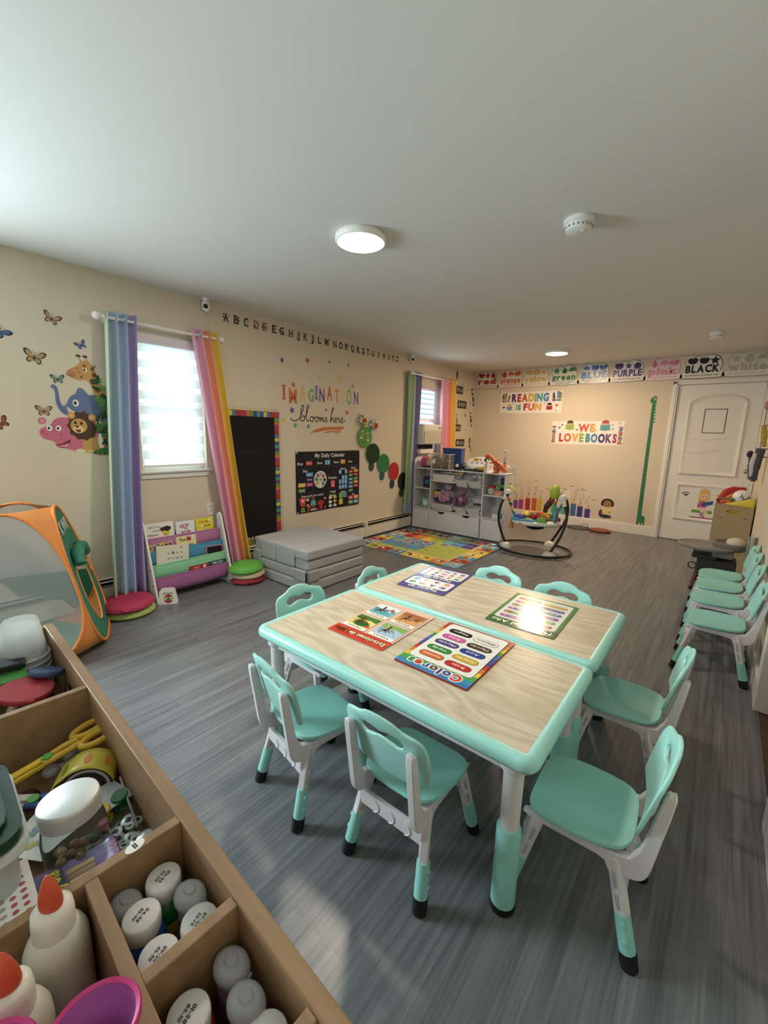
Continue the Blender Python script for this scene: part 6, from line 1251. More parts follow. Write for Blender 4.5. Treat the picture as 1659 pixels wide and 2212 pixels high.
blot('grey giraffe decal on top of the third black word', 'giraffe_decal', 6.30, 1.585, [([(-.01, .09), (-.005, .04), (.01, -.02)], .014), ([(.01, -.01), (.04, -.05)], .02)], [(.01, -.02, .03, .05, '#8d7f68'), (-.01, .09, .014, .014, '#6f6250')])
blot('small bird decal between the black words', 'bird_decal', 6.58, 1.672, [([(-.03, -.01), (.0, .0), (.02, .05)], .014), ([(.0, .0), (.04, -.03)], .018)], [(.005, .005, .014, .01, '#3a332c')])
for y, z, l in ((6.465, 2.165, 'topmost'), (6.605, 2.08, 'second'), (6.755, 1.88, 'third'), (6.635, 1.425, 'lowest')): blot('tiny dark leaf decal, %s of the four near the far left corner' % l, 'leaf_decal', y, z, [([(0, -.02), (.004, 0), (0, .02)], .010)], [(0, 0, .009, .017, '#3f372e')])

# ================================================================ far wall: colour signs, banners, pencils
names = [('red', '#b8302f', '#8a2424'), ('orange', '#d9683a', '#c8522c'), ('yellow', '#d9b45a', '#c9a04a'), ('green', '#3f8a42', '#2a5f2f'), ('blue', '#4f86cc', '#3a62a0'), ('purple', '#54368a', '#38245f'), ('pink', '#dd8aa8', '#c8708f'), ('black', '#1c1a1f', '#0f0e12'), ('white', '#d9d4c8', '#b5aea0')]
subs = ['the car is in red color', 'the pumpkin and orange are in orange color', 'the school bus is in yellow color', 'the turtle and frog are in green color', 'the butterflies and the bluebird are in blue color', 'the onion is in purple color', 'the umbrella is in pink color', 'the blackberry is in black color', 'the seagull is in white color']
xs_ = [.027, .428, .845, 1.268, 1.690, 2.114, 2.545, 2.957, 3.388, 3.83]
for i, (nm, c, c2) in enumerate(names):
    x0, x1 = xs_[i], xs_[i+1]-.012; w = x1-x0; f = Flat(.004, .0004, .3); bgc = '#e6dfd4' if i != 8 else '#d5cdbf'; lite = c if i != 8 else '#b3aa9b'
    if i == 6: bgc = '#e8c9c9'
    tops = [.20, .262, .268, .24] if i % 2 else [.245, .262, .25, .23]
    outline = smooth_closed([(.0, .0), (w, .0), (w, .06), (w-.03, .075), (w-.02, .13), (w-.03, .20), (w-.07, .25), (w*.62, tops[2]), (w*.5, .235), (w*.36, tops[1]), (.07, tops[0]), (.025, .19), (.05, .12), (.03, .075), (0, .06)], 4)
    f.slab([(a*1.0, b_) for a, b_ in [((p[0]-w/2)*1.03+w/2, (p[1]-.13)*1.05+.13) for p in outline]], .003, c2 if i != 8 else '#9a9284'); f.z = .0034; f.poly(outline, bgc); f.rrect(.006, .004, w-.006, .058, .02, '#e9e3d8')
    for k, px_ in enumerate((w*.24, w*.52, w*.78)):
        r_ = .040+.006*((i+k) % 2); sh_ = (i*2+k) % 5
        if sh_ == 0: f.ellipse(px_, .200, r_*1.15, r_*.9, lite).ellipse(px_-.03, .215, .022, .024, c2).ellipse(px_+.03, .215, .022, .024, c2)
        elif sh_ == 1: f.star(px_, .200, r_*1.25, lite, 5, .45)
        elif sh_ == 2: f.ellipse(px_, .195, r_, r_*.95, lite).ellipse(px_, .195, r_*.45, r_*.95, c2).rect(px_-.006, .225, px_+.006, .245, '#5a4a2a' if i != 8 else c2)
        elif sh_ == 3: f.poly(ell(px_, .185, r_*1.2, r_*1.3, 16, 0, pi), lite).stroke([(px_, .185), (px_, .150)], .005, c2)
        else: f.ellipse(px_-.02, .205, .030, .038, lite, rot=.5).ellipse(px_+.02, .205, .030, .038, c2, rot=-.5).ellipse(px_, .195, .010, .030, lite)
    f.text(nm.upper() if nm in ('blue', 'purple', 'black') else nm, w/2, .108, .084, lite, bold=2, w=w*.84, outline=bgc, ow=.10)
    st_ = subs[i]; 
    if len(st_) > 34: k = st_.rfind(' ', 0, 26); f.text(st_[:k], w/2, .042, .016, c2 if i != 8 else '#aaa294', w=w*.8).text(st_[k+1:], w/2, .018, .016, c2 if i != 8 else '#aaa294', w=w*.55)
    else: f.text(st_, w/2, .030, .019, c2 if i != 8 else '#aaa294', w=w*.84)
    f.done('colour_sign', '%s colour word sign with pictures, %s' % (nm, 'at the left corner of the far wall' if i == 0 else 'right of the %s sign' % names[i-1][0]), 'sign', onF(x0, 2.132+(.004 if i in (0, 4, 5) else 0)), group='colour word signs along the far wall')
def stack(f, x, y0, y1, w, cols):
    h = (y1-y0)/len(cols)
    for i, c in enumerate(cols): f.rect(x-w/2+(i*7 % 3)*.004, y0+i*h, x+w/2-(i*5 % 3)*.004, y0+(i+1)*h-.001, c); f.rect(x-w/2+.012, y0+i*h+h*.3, x+w/2-.012, y0+i*h+h*.5, '#e6c85a' if i % 2 else '#c8d0d4')
def kid(f, x, y, hair, bookc, s=1):
    f.ellipse(x, y+.035*s, .034*s, .030*s, '#d9a07a').poly(ell(x, y+.040*s, .037*s, .034*s, 16, 0, pi), hair).poly([(x-.048*s, y-.03*s), (x, y-.036*s), (x+.048*s, y-.03*s), (x+.046*s, y+.028*s), (x, y+.018*s), (x-.046*s, y+.028*s)], bookc).stroke([(x, y-.036*s), (x, y+.018*s)], .003, '#00000000'[:7] if 0 else '#3a2a2a')
f = Flat(rough=.35); w, hh = .4985, .166; f.sheet(-w, -hh, w, hh, '#ece6dd')
f.text('READING', -.005, .075, .115, ['#5a2a78', '#b5283a', '#d8512f', '#dba12f', '#7fa53a', '#3f9aa0', '#3f7fc0'], w=.60, bold=2); f.text('IS', -.185, -.075, .075, ['#8fb06a', '#3f8f9a'], w=.09, bold=2); f.text('FUN', .045, -.070, .098, ['#b5283a', '#d8612f', '#dfa830'], w=.29, bold=2)
for x, c, h_, a in ((-.455, '#8a2a2c', .13, 0), (-.428, '#7a9a3a', .14, 0), (-.402, '#8a9a3f', .15, .0), (-.365, '#5a3f74', .11, .1), (.36, '#7a2434', .12, 0), (.39, '#43346a', .13, -.15), (.425, '#4f86bc', .15, 0), (.452, '#5a6ab0', .14, 0), (.475, '#8aa03a', .13, 0)): f.poly([(x-.012, .01), (x+.012, .01), (x+.012+a*.2, .01+h_), (x-.012+a*.2, .01+h_)], c).rect(x-.010, .04, x+.010, .055, '#d9c05a')
kid(f, -.335, -.085, '#d8c07a', '#6fa5d0'); kid(f, .31, -.085, '#2a1a16', '#b5282f'); f.poly(heart(-.435, -.075, .022), '#5a2f78').poly(heart(.42, -.055, .022), '#c83a3f').poly(heart(-.275, -.02, .010), '#333333').poly(heart(.24, -.02, .009), '#7a2a3a')
f.rect(-.47, -.150, -.41, -.147, '#b5aca0').rect(.39, -.150, .45, -.147, '#b5aca0').ellipse(.42, -.13, .010, .010, '#b0a070'); f.done('reading_banner', 'white banner reading Reading Is Fun, upper of two on the far wall', 'poster', onF(.9885, 1.880))
f = Flat(rough=.35); w, hh = .499, .170; f.sheet(-w, -hh, w, hh, '#ece6dd')
f.text('WE', .005, .075, .105, ['#d4502f', '#e09a2f'], w=.235, bold=2); f.text('LOVE', -.20, -.072, .115, ['#b5283a', '#d8612f', '#e0a830', '#8fae3a'], w=.36, bold=2); f.text('BOOKS', .215, -.072, .115, ['#2f8f9a', '#4a80bc', '#2c2a5f', '#6a3a80', '#a8283f'], w=.42, bold=2)
kid(f, -.235, .088, '#4a2a1c', '#9ab83a', 1.3); kid(f, .255, .085, '#b5443a', '#4f9fa0', 1.4)
stack(f, -.465, -.155, .10, .055, ['#8a2a2c', '#c8402f', '#5a6ab0', '#8aa03a', '#b5283a', '#d8612f', '#3a2a5a', '#4f86bc', '#b5aca0', '#5a3f74']); stack(f, .462, -.155, .10, .055, ['#b5283a', '#d8612f', '#4f86bc', '#a83a3f', '#6a9a5a', '#8a2a2c', '#c8402f', '#5a6ab0', '#43346a', '#b57aa0'])
for x, y, c in ((-.385, .075, '#333033'), (-.35, .115, '#5a5055'), (-.13, .045, '#b5283a'), (.125, .045, '#9ab08a'), (.36, .06, '#6fb0a8'), (.35, .12, '#8fb08a')): f.poly(heart(x, y, .016), c)
f.ellipse(.44, .145, .010, .010, '#b0a070').rect(.41, .128, .47, .131, '#b5aca0').rect(-.45, .150, -.36, .153, '#b5aca0'); f.done('books_banner', 'white banner reading We Love Books, lower of two on the far wall', 'poster', onF(1.870, 1.415))
pens = [(.885, .137, .21, '#7a4a9a', 'Purple'), (.978, .142, .237, '#b53a8a', 'Pink'), (1.091, .140, .288, '#c03038', 'Red'), (1.197, .138, .310, '#d65f36', 'Orange'), (1.29, .160, .258, '#d9b43a', 'Yellow'), (1.395, .158, .185, '#8aa84a', 'Green'), (1.511, .155, .235, '#5fa57a', 'Spring Green'), (1.660, .150, .20, '#5aa5ae', 'Cyan'), (1.805, .140, .280, '#3f6cb0', 'Blue'), (1.904, .137, .243, '#36429a', 'Indigo'), (2.012, .138, .205, '#4a3a94', 'Violet')]
wob = [[(0, .03), (.01, .07), (-.005, .10)], [(.005, .03), (.0, .09), (-.02, .13), (.005, .17)], [(0, .03), (-.004, .07), (.016, .09), (.008, .13)], [(0, .03), (.02, .08), (.005, .11), (-.012, .10), (.004, .085), (.02, .13)], [(0, .03), (.0, .05)], [(0, .03), (-.006, .07), (.03, .10)], [(0, .04), (.01, .12), (.0, .17)], [(0, .05), (.012, .14), (.008, .22)], [(0, .03), (.02, .08), (.015, .12), (.05, .16), (.03, .19)], [(0, .03), (-.01, .06), (.04, .09), (.02, .13)], [(-.01, .03), (-.03, .06), (-.02, .10), (.02, .17)]]
for i, (x, z0, h_, c, nm) in enumerate(pens):
    f = Flat(.0004, .0002); w_ = .039; f.rect(-w_, 0, w_, h_*.68, c); f.poly([(-w_, h_*.68), (w_, h_*.68), (.006, h_*.97), (-.006, h_*.97)], '#dcb987'); f.poly([(-.010, h_*.91), (.010, h_*.91), (0, h_)], '#3a2c24')
    for k in range(4): f.ellipse(-w_+.010+.0195*k, h_*.68, .010, .007, c)
    po = f.done('pencil_decal', '%s pencil decal with its colour name above, low on the far wall' % nm.lower(), 'wall decal', onF(x, z0), group='pencil decals on the far wall'); f = Flat(.0004, .0002)
    f.stroke([(p[0], h_+p[1]-.02) for p in smooth(wob[i])], .004, '#4a3a30'); tx = {8: -.04, 9: .02, 10: .075, 1: -.04}.get(i, .0); ty = {10: .09, 4: .06}.get(i, .19 if i not in (7,) else .2)
    f.text(nm, tx, h_+ty, .020, '#54443a', bold=0, w=.012*len(nm), rot=-.15 if i in (1, 9, 10) else .1)
    f.done('hand_lettering', parent=po)
f = Flat(.0004, .0002)
for k in range(11): a = -.3+3.7*k/10; f.ellipse(.01+.062*cos(a), .20+.050*sin(a), .026, .026, '#241a16')
f.ellipse(.01, .195, .056, .055, '#a8703f').ellipse(-.016, .195, .006, .008, '#241a16').ellipse(.034, .195, .006, .008, '#241a16').stroke(smooth([(-.006, .172), (.01, .165), (.026, .172)]), .004, '#7a3a2a').poly(smooth_closed([(-.06, .05), (-.05, .13), (0, .15), (.06, .14), (.07, .05), (0, .03)], 3), '#e3cf8a').poly(smooth_closed([(-.085, .0), (-.095, .07), (-.06, .11), (-.045, .03)], 3), '#7a3038').poly(smooth_closed([(-.08, -.0), (-.04, .035), (.05, .03), (.08, .0), (0, -.018)], 3), '#332a3f').ellipse(.045, .075, .014, .012, '#a8703f')
f.done('reading_child_decal', 'decal of a curly haired child sitting with an open book, low on the far wall', 'wall decal', onF(2.265, .195))
f = Flat(.0004, .0002); GD = '#2f7a4a'
f.poly([(-.040, .0), (-.040, .12), (-.038, 1.70), (.0, 1.70), (.012, .14), (.035, .135), (.055, .12), (.060, .09), (.060, 0), (.045, 0), (.043, .035), (.030, .035), (.028, 0), (.008, 0), (.005, .035), (-.012, .035), (-.014, 0)], GD)
f.poly(smooth_closed([(-.065, 1.705), (-.045, 1.69), (.0, 1.695), (.012, 1.74), (.0, 1.775), (-.012, 1.77), (-.02, 1.785), (-.032, 1.765), (-.055, 1.75)], 3), GD).ellipse(-.012, 1.738, .014, .014, '#e9ecdf').ellipse(-.012, 1.738, .007, .007, '#22402c').ellipse(.01, .09, .004, .004, '#173a22')
for k in range(7): z = 1.70-.042*k; f.poly([(-.002+.0015*k, z), (.018+.0015*k, z-.012), (-.001+.0015*k, z-.03)], '#3f8a4f')
for k in range(22): f.ellipse(-.02+.012*sin(k*2.1), .16+.069*k, .010, .014, '#276a40', rot=k)
f.done('growth_chart_decal', 'tall green long necked dinosaur growth chart decal beside the white door', 'wall decal', onF(2.71, .142))
# on the door
def onD(x, z): return onF(x, z, -.0118)
f = Flat(.001, .0002); f.frame_(-.115, -.152, .115, .152, .008, '#2c2028'); f.done('tape_square', 'dark tape outline of a square on the upper door panel', 'tape outline', onD(3.373, 1.590))
f = Flat(.001, .0002); f.rrect(-.13, -.045, .13, -.012, .012, '#8a2a32').rect(-.12, -.034, .125, -.020, '#a8484a').rrect(-.115, .045, -.02, .082, .012, '#5fa03f').rrect(.01, .045, .105, .082, .012, '#5fa03f').rect(-.11, .036, .10, .045, '#e3d9b0')
f.poly(smooth_closed([(-.05, .19), (-.055, .25), (-.045, .34), (0, .365), (.05, .34), (.06, .25), (.04, .20)], 3), '#e0b25a').ellipse(.0, .265, .045, .048, '#eec3a0').poly(ell(0, .29, .05, .045, 16, .2, pi-.2), '#e0b25a').ellipse(-.016, .262, .005, .007, '#33221c').ellipse(.022, .262, .005, .007, '#33221c').stroke(smooth([(-.012, .238), (.003, .230), (.018, .238)]), .004, '#a83a3a').poly(smooth_closed([(-.055, .115), (-.045, .19), (-.01, .205), (.03, .19), (.03, .12)], 3), '#d2508a').poly([(-.02, .135), (.03, .145), (.10, .17), (.10, .22), (.035, .195), (-.01, .185)], '#2f55a0').poly(smooth_closed([(-.03, .12), (.02, .115), (.06, .06), (.035, .045), (-.01, .08)], 3), '#eec3a0').poly(smooth_closed([(-.03, .05), (.0, -.005), (.04, -.008), (.02, .02), (.0, .06)], 3), '#b57aa0')
f.done('reading_girl_decal', 'decal of a blond girl reading a blue book on the lower door panel', 'wall decal', onD(3.395, .36))
def hand(l, x, z, c):
    f = Flat(.001, .0002); f.ellipse(0, 0, .022, .014, c)
    for k in range(5): a = .5+k*.55; f.ellipse(.040*cos(a)-.002, .030*sin(a)+.004, .006, .012, c, rot=a-pi/2)
    f.done('handprint_decal', l, 'wall decal', onD(x, z))
hand('dark grey handprint decal left of the blond girl on the door', 3.196, .63, '#4a5250'); hand('pale green handprint decal right of the blond girl on the door', 3.555, .63, '#9ab08f')
f = Flat(.0008, .0002, .6); random.seed(4)
for z, x0, x1 in ((1.36, 3.10, 3.55), (1.19, 3.0, 3.5), (1.22, 3.28, 3.5)): f.stroke(smooth([(x0+(x1-x0)*k/8-3.3, z-1.28+random.uniform(-.012, .012)) for k in range(9)]), .008, '#cdc3b4', True)
o = f.done('scuff_marks', mat=None, parent=d if 0 else None); o.matrix_world = onD(3.3, 1.28); tag(o, 'faint horizontal scuff marks across the upper door panel', 'scuff marks')

# ================================================================ right side: toy bin, high chair, hanging things
t = thing('toy_chest', 'olive tan panel toy bin with oval handle slot standing in front of the white door', 'toy bin', (3.685, 5.75, 0)); BM = M('#b2986c', .6, noise=.05, scale=12)
b = MB(); b.b2((-.155, -.15, 0), (-.143, .15, .70), BM).b2((.143, -.15, 0), (.155, .15, .70), BM).b2((-.155, .138, 0), (.155, .15, .70), BM).b2((-.15, -.14, .02), (.15, .14, .035), BM); b.build('carcass', t, bevel=.002)
fp = [(-.158, 0), (.158, 0), (.158, .705), (-.158, .705)]; b = MB().push(frame((1, 0, 0), (0, 0, 1), (0, -1, 0), (0, -.15, 0))); n = 40
ho = ell(.0, .635, .062, .022, n); oo = []
for i in range(n):
    a = 2*pi*i/n; dx, dy = cos(a), sin(a); k = min((.158/abs(dx)) if abs(dx) > 1e-6 else 9, ((.07 if dy > 0 else .635)/abs(dy)) if abs(dy) > 1e-6 else 9); oo.append((dx*k, .635+dy*k))
# square off the outer corners
for cx, cy in fp: j = min(range(n), key=lambda i: (oo[i][0]-cx)**2+(oo[i][1]-cy)**2); oo[j] = (cx, cy)
for z0 in (0, .012): pass
b.add([(x, y, 0) for x, y in ho]+[(x, y, 0) for x, y in oo]+[(x, y, .012) for x, y in ho]+[(x, y, .012) for x, y in oo], [(i, n+i, n+(i+1) % n, (i+1) % n) for i in range(n)]+[(2*n+i, 2*n+(i+1) % n, 3*n+(i+1) % n, 3*n+i) for i in range(n)]+[(i, (i+1) % n, 2*n+(i+1) % n, 2*n+i) for i in range(n)]+[(n+i, 3*n+i, 3*n+(i+1) % n, n+(i+1) % n) for i in range(n)], BM)
b.pop(); b.build('front_panel', t, smooth=30)
MB().b2((-.07, -.1375, .60), (.07, -.1365, .67), M('#c9a04a', .6)).tube([(.066*cos(a), -.164, .635+.026*sin(a)) for a in [2*pi*i/28 for i in range(28)]], .006, M('#c9a85a', .5), closed=True, n=8).build('handle_rim_lit_backing', t)  # tan panel behind the slot stands in for light inside the bin
b = MB()
for x, z in ((-.09, .56), (.10, .57), (-.11, .18), (.10, .19)): b.lathe([(.006, 0), (.006, .003), (0, .004)], M('#3a2f20', .5), (x, -.162, z), axis=(0, -1, 0), n=10)
b.build('screw', t)
b = MB().ball((3.735, 5.72, .765), .085, M('#e6e2e0', .4), 24, 16)
for pts in ([(-.3, .2), (0, .25), (.15, 0), (.45, .05), (.7, .3)], [(.15, 0), (-.05, -.3), (-.3, -.45)], [(0, .25), (-.1, .55)], [(.45, .05), (.5, -.3)], [(.7, .3), (.85, .1)]): b.tube([(3.735+.086*sin(u)*cos(v), 5.72-.086*cos(u)*cos(v), .765+.086*sin(v)) for u, v in [(a, c) for a, c in smooth(pts, 3)]], .0045, M('#5a5878', .5), 6)
tag(b.build('toy_ball', smooth=70), 'white ball with purple lines resting in the top of the tan toy bin', 'ball')
b = MB().tube(smooth([(3.56, 5.70, .72), (3.60, 5.75, .80), (3.68, 5.80, .835), (3.76, 5.82, .84)]), [.035]*6+[.042]*7+[.032]*6, M('#b52a24', .6), 12); tag(b.build('red_foam_toy', smooth=70), 'long red soft toy sticking up from the tan toy bin', 'soft toy')
b = MB().tube(smooth([(3.60, 5.68, .715), (3.65, 5.72, .775), (3.74, 5.78, .80)]), [.028]*13, M('#d8702c', .6), 10); tag(b.build('orange_foam_toy', smooth=70), 'orange soft toy tucked under the red one in the tan bin', 'soft toy')
b = MB().ball((3.60, 5.64, .715), (.045, .03, .025), M('#c8402f', .6), 14, 8).ball((3.635, 5.635, .722), (.03, .03, .022), M('#d85a3a', .6), 14, 8); tag(b.build('toy_tomato', smooth=70), 'small red toys at the left front rim of the tan bin', 'toy')
b = MB().grid(lambda u, v: (3.60+.24*u, 5.575+.02*v, .705+.085*u*v+.0*u-.02*u*(1-v)), 8, 4, M('#d9c53a', .6)); tag(b.build('yellow_tray', smooth=60, solid=.006), 'yellow plastic tray edge leaning in front of the ball in the tan bin', 'tray')
b = MB().b2((3.57, 5.655, .735), (3.80, 5.665, .765), M('#6f8a3a', .6)); tag(b.build('green_toy_board', bevel=.003), 'thin green toy board lying across the tan bin', 'toy')
# high chair
t = thing('high_chair', 'grey high chair with oval tray and brown legs before the tan toy bin', 'high chair', (3.59, 4.78, 0)); HG = M('#8b857e', .4); HD = M('#2b2826', .6)
L_ = [ell(-.07, -.06, .20, .165, 40), ell(-.07, -.06, .212, .178, 40), ell(-.07, -.06, .205, .172, 40), ell(-.07, -.06, .18, .145, 40)]; zz = [.395, .415, .432, .415]; n = 40
b = MB(); b.add([(x, y, z) for l, z in zip(L_, zz) for x, y in l], [(k*n+i, k*n+(i+1) % n, (k+1)*n+(i+1) % n, (k+1)*n+i) for k in range(3) for i in range(n)]+[tuple(range(3*n, 4*n)), tuple(range(n-1, -1, -1))], HG); b.build('tray', t, smooth=50)
MB().b2((-.02, -.13, .33), (.13, .12, .39), M('#6f6a65', .5)).b2((-.16, -.12, .30), (.02, .10, .34), HD).build('tray_support', t, bevel=.01)
MB().lathe([(.10, 0), (.14, .02), (.145, .07), (.13, .075), (.10, .03), (0, .025)], M('#7a746d', .5), (.10, .02, .385), n=28, sx=.9).build('seat_shell', t, smooth=60)
MB().ball((.135, .03, .455), (.07, .11, .045), M('#c9bba6', .8, bump=.2), 20, 10).build('seat_cushion', t, smooth=80)
MB().b2((-.12, -.10, .08), (.16, .12, .30), HD).build('base_box', t, bevel=.012)
for x, y, fx, fy in ((-.10, -.08, -.135, -.10), (-.10, .10, -.135, .12), (.14, -.08, .17, -.10), (.14, .10, .17, .12)): MB().cyl((x, y, .22), (fx, fy, .006), .016, M('#6a3f2c', .5), .012, n=12).cyl((fx, fy, 0), (fx, fy, .02), .015, BLK, n=12).build('leg', t)
MB().tube([(-.15+.03*cos(a), .0, .20+.03*sin(a)) for a in [2*pi*i/16 for i in range(16)]], .006, M('#3a332e', .4), closed=True, n=8).build('wheel', t)
b = MB()
for x, c in ((3.80, '#a9c2c8'), (3.825, '#c8d6d8'), (3.843, '#b58a86')): b.tube([(x, 4.60, .56), (x, 4.62, .44), (x, 4.63, .36)], .010, M(c, .08, trans=.6), 12)
tag(b.build('clear_bottle_rack', smooth=60), 'slim clear plastic tubes standing by the wall behind the stacked aqua chairs', 'plastic tubes')
# things hanging on hooks on the right wall
def hang(name, label, cat, pts, r_, c, extra=None):
    b = MB().tube(smooth(pts, 5), r_ if not hasattr(r_, '__len__') else r_, M(c, .8, noise=.15, scale=30, bump=.3), 14)
    if extra: extra(b)
    b.cyl((RW, pts[0][1], pts[0][2]), (pts[0][0], pts[0][1], pts[0][2]), .006, M('#8a857c', .4), n=8)
    tag(b.build(name, smooth=70), label, cat)
hang('folded_umbrella', 'grey folded umbrella with purple tip hanging on the right wall', 'umbrella', [(3.735, 5.45, 1.20), (3.745, 5.46, 1.12), (3.755, 5.47, 1.05), (3.76, 5.47, .98)], [.016]*5+[.022]*5+[.02]*5+[.010], '#6f6872', lambda b: b.ball((3.73, 5.45, 1.225), (.026, .026, .035), M('#3a2440', .7), 12, 8))
hang('striped_scarf', 'dark grey and white striped scarf hanging on the right wall', 'scarf', [(3.80, 5.35, 1.28), (3.79, 5.36, 1.2), (3.785, 5.38, 1.08), (3.785, 5.39, .97)], [.036]*5+[.034]*5+[.028]*5+[.014], '#4f4a50', lambda b: b.tube([(3.768, 5.34, 1.24), (3.755, 5.36, 1.14), (3.76, 5.37, 1.02)], [.02, .022, .012], M('#c9c4c4', .8), 10))
hang('yellow_ribbon', 'mustard yellow cloth strip hanging on the right wall', 'cloth', [(3.79, 5.40, 1.50), (3.80, 5.40, 1.44), (3.81, 5.40, 1.36), (3.82, 5.4, 1.30)], [.020]*5+[.024]*5+[.018]*5+[.01], '#b5962c')
hang('pink_hat', 'dusty pink cap hanging high on the right wall', 'cap', [(3.83, 5.30, 1.74), (3.815, 5.30, 1.70), (3.81, 5.30, 1.64)], [.03]*5+[.045]*5+[.035], '#a8606a')
# ================================================================ wooden craft organizer in the foreground
OAK = wood_mat('oak_board', '#80603f', '#a88059', (5, 60, 60), .5)
OM = frame((.99877, -.0495, 0), (.0495, .99877, 0), (0, 0, 1), (2.416, .232, 0))
def onO(u, v, z, rz=0, rx=0, ry=0): return OM @ Matrix.Translation((u, v, z)) @ Euler((rx, ry, rz)).to_matrix().to_4x4()
t = thing('craft_organizer', 'oak brown craft organizer with divided top compartments in the near left foreground', 'organizer', mat=OM.copy())
U1, V1, ZT, ZB = 1.16, -.33, .90, .78
MB().b2((0, -.016, 0), (U1, 0, ZT), OAK).build('side_panel', t, bevel=.0012); MB().b2((0, V1, 0), (U1, V1+.016, ZT), OAK).build('side_panel', t, bevel=.0012)
MB().b2((0, V1+.016, 0), (.016, -.016, ZT-.001), OAK).build('end_panel', t, bevel=.0012); MB().b2((U1-.016, V1+.016, 0), (U1, -.016, ZT-.001), OAK).build('end_panel', t, bevel=.0012)
MB().b2((.016, V1+.016, ZB-.012), (U1-.016, -.016, ZB), OAK).build('compartment_floor', t, smooth=0)
MB().b2((.332, V1+.016, ZB), (.344, -.016, ZT-.001), OAK).build('divider', t, bevel=.001); MB().b2((.709, V1+.016, ZB), (.721, -.016, ZT-.001), OAK).build('divider', t, bevel=.001)
MB().b2((.721, -.110, ZB), (U1-.016, -.098, ZT-.0015), OAK).build('divider', t, bevel=.001)
MB().b2((.836, -.098, ZB), (.848, -.016, ZT-.002), OAK).build('divider', t, bevel=.001); MB().b2((.955, -.098, ZB), (.967, -.016, ZT-.002), OAK).build('divider', t, bevel=.001)
f = Flat(.0003, .0001); f.ellipse(0, 0, .010, .0065, '#ece8e2').text('11', 0, 0, .007, '#222222', bold=1); o = f.done('number_sticker', parent=t); o.matrix_basis = Matrix.Translation((.715, -.062, ZT-.001)) @ Matrix.Rotation(R(-80), 4, 'Z'); o['label'] = 'white round number sticker'
# clear cups, nested upside down
CUPM = trans_mat('frosted_plastic', '#e9eeee', .35, .68)
cup = None; RIMM = trans_mat('frosted_rim', '#f2f5f5', .3, .2)
def cup_stack(u, v, zb, n, name):
    global cup
    words = ['lowest', 'second from the bottom', 'third from the bottom', 'fourth from the bottom', 'third from the top', 'second from the top', 'topmost']
    for i in range(n):
        lab = 'clear cup, %s of the stack %s' % (words[i], name)
        if cup is None:
            r = thing('plastic_cup', lab, 'cup', group='clear plastic cups stacked upside down'); 
            MB().lathe([(.0415, 0), (.0425, .004), (.0395, .006), (.0375, .02), (.0305, .078), (.028, .082), (.0, .080)], CUPM, n=36, close=False).build('wall', r, smooth=50)
            MB().tube([(.0415*cos(a), .0415*sin(a), .003) for a in [2*pi*k/36 for k in range(36)]], .0018, RIMM, closed=True, n=6).build('rim', r)
            r.matrix_world = onO(u, v, zb); cup = r
        else: dup(cup, lab, mat=onO(u, v, zb+.0135*i))
cup_stack(.066, -.062, .786, 7, 'nearest the organizer rim'); cup_stack(.066, -.150, .786, 7, 'at the left photo edge')
def lid(label, u, v, z, r, c, rx, ry, tab=False):
    t = thing('plastic_disc', label, 'lid', mat=onO(u, v, z, 0, rx, ry)); m = M(c, .4)
    b = MB().lathe([(r*.97, -.006), (r, -.004), (r, .001), (r*.97, .003), (r*.9, .0035), (0, .0035)], m, n=40)
    if tab: b.b2((r*.96, -.006, -.002), (r*1.08, .006, .002), m)
    b.build('lid_disc', t, smooth=45)
lid('large dull red round lid lying on top of the far compartment', .205, -.082, .862, .043, '#b0303c', R(-8), R(4), True)
lid('navy blue round lid tilted against the rim behind the red lid', .168, -.043, .868, .028, '#3a4f80', R(-16), R(-10))
b = MB().push(onO(.285, -.050, .822, R(8), R(-6))); b.b2((-.045, -.035, 0), (.045, .035, .004), M('#2f8f3a', .35)).add([(-.03, -.022, .004), (.03, -.022, .004), (.03, .022, .004), (-.03, .022, .004), (-.018, -.012, .024), (.018, -.012, .024), (.018, .012, .024), (-.018, .012, .024)], [(4, 5, 6, 7), (0, 1, 5, 4), (1, 2, 6, 5), (2, 3, 7, 6), (3, 0, 4, 7)], M('#2f8f3a', .35)); b.pop()
tag(b.build('green_plastic_tray', bevel=.002), 'bright green square lid with raised centre beside the red lid', 'lid')
b = MB().push(onO(.285, -.118, .815, R(30), R(14))); b.prism(rr(-.03, -.022, .03, .022, .008), 0, .012, M('#6a3fa8', .35)); b.pop(); tag(b.build('purple_plastic_tray', bevel=.003), 'purple plastic lid leaning below the red lid', 'lid')
b = MB().push(onO(.10, -.085, .87, R(-10))); b.b2((-.02, -.05, 0), (.025, .02, .012), M('#17171a', .5)); b.pop(); tag(b.build('black_case', bevel=.003), 'small black case lying before the clear cups', 'case')
b = MB().push(onO(.13, -.10, .862)); b.b2((-.015, -.03, 0), (.03, .03, .005), M('#3f8a3a', .4)); b.pop(); tag(b.build('green_card', bevel=.001), 'green plastic card under the black case', 'card')
b = MB().push(onO(.235, -.05, .786))
b.grid(lambda a, c: (-.075+.15*a, -.030+.06*c, .030+.018*sin(a*9+c*5)+.012*sin(c*13+a*3)), 26, 18, M('#33201f', .35, noise=.3, scale=40)); b.pop(); tag(b.build('crumpled_wrapper', smooth=80, solid=.002), 'crumpled dark brown wrapper under the lids', 'wrapper')
b = MB().push(onO(.20, -.14, .786)); b.grid(lambda a, c: (-.07+.14*a, -.05+.10*c, .022+.018*sin(a*7+c*6)+.010*sin(c*15)), 22, 18, M('#b9a890', .3, noise=.35, scale=30)); b.pop(); tag(b.build('clear_bag', smooth=80, solid=.002), 'crinkled pale plastic bag left of the purple lid', 'bag')
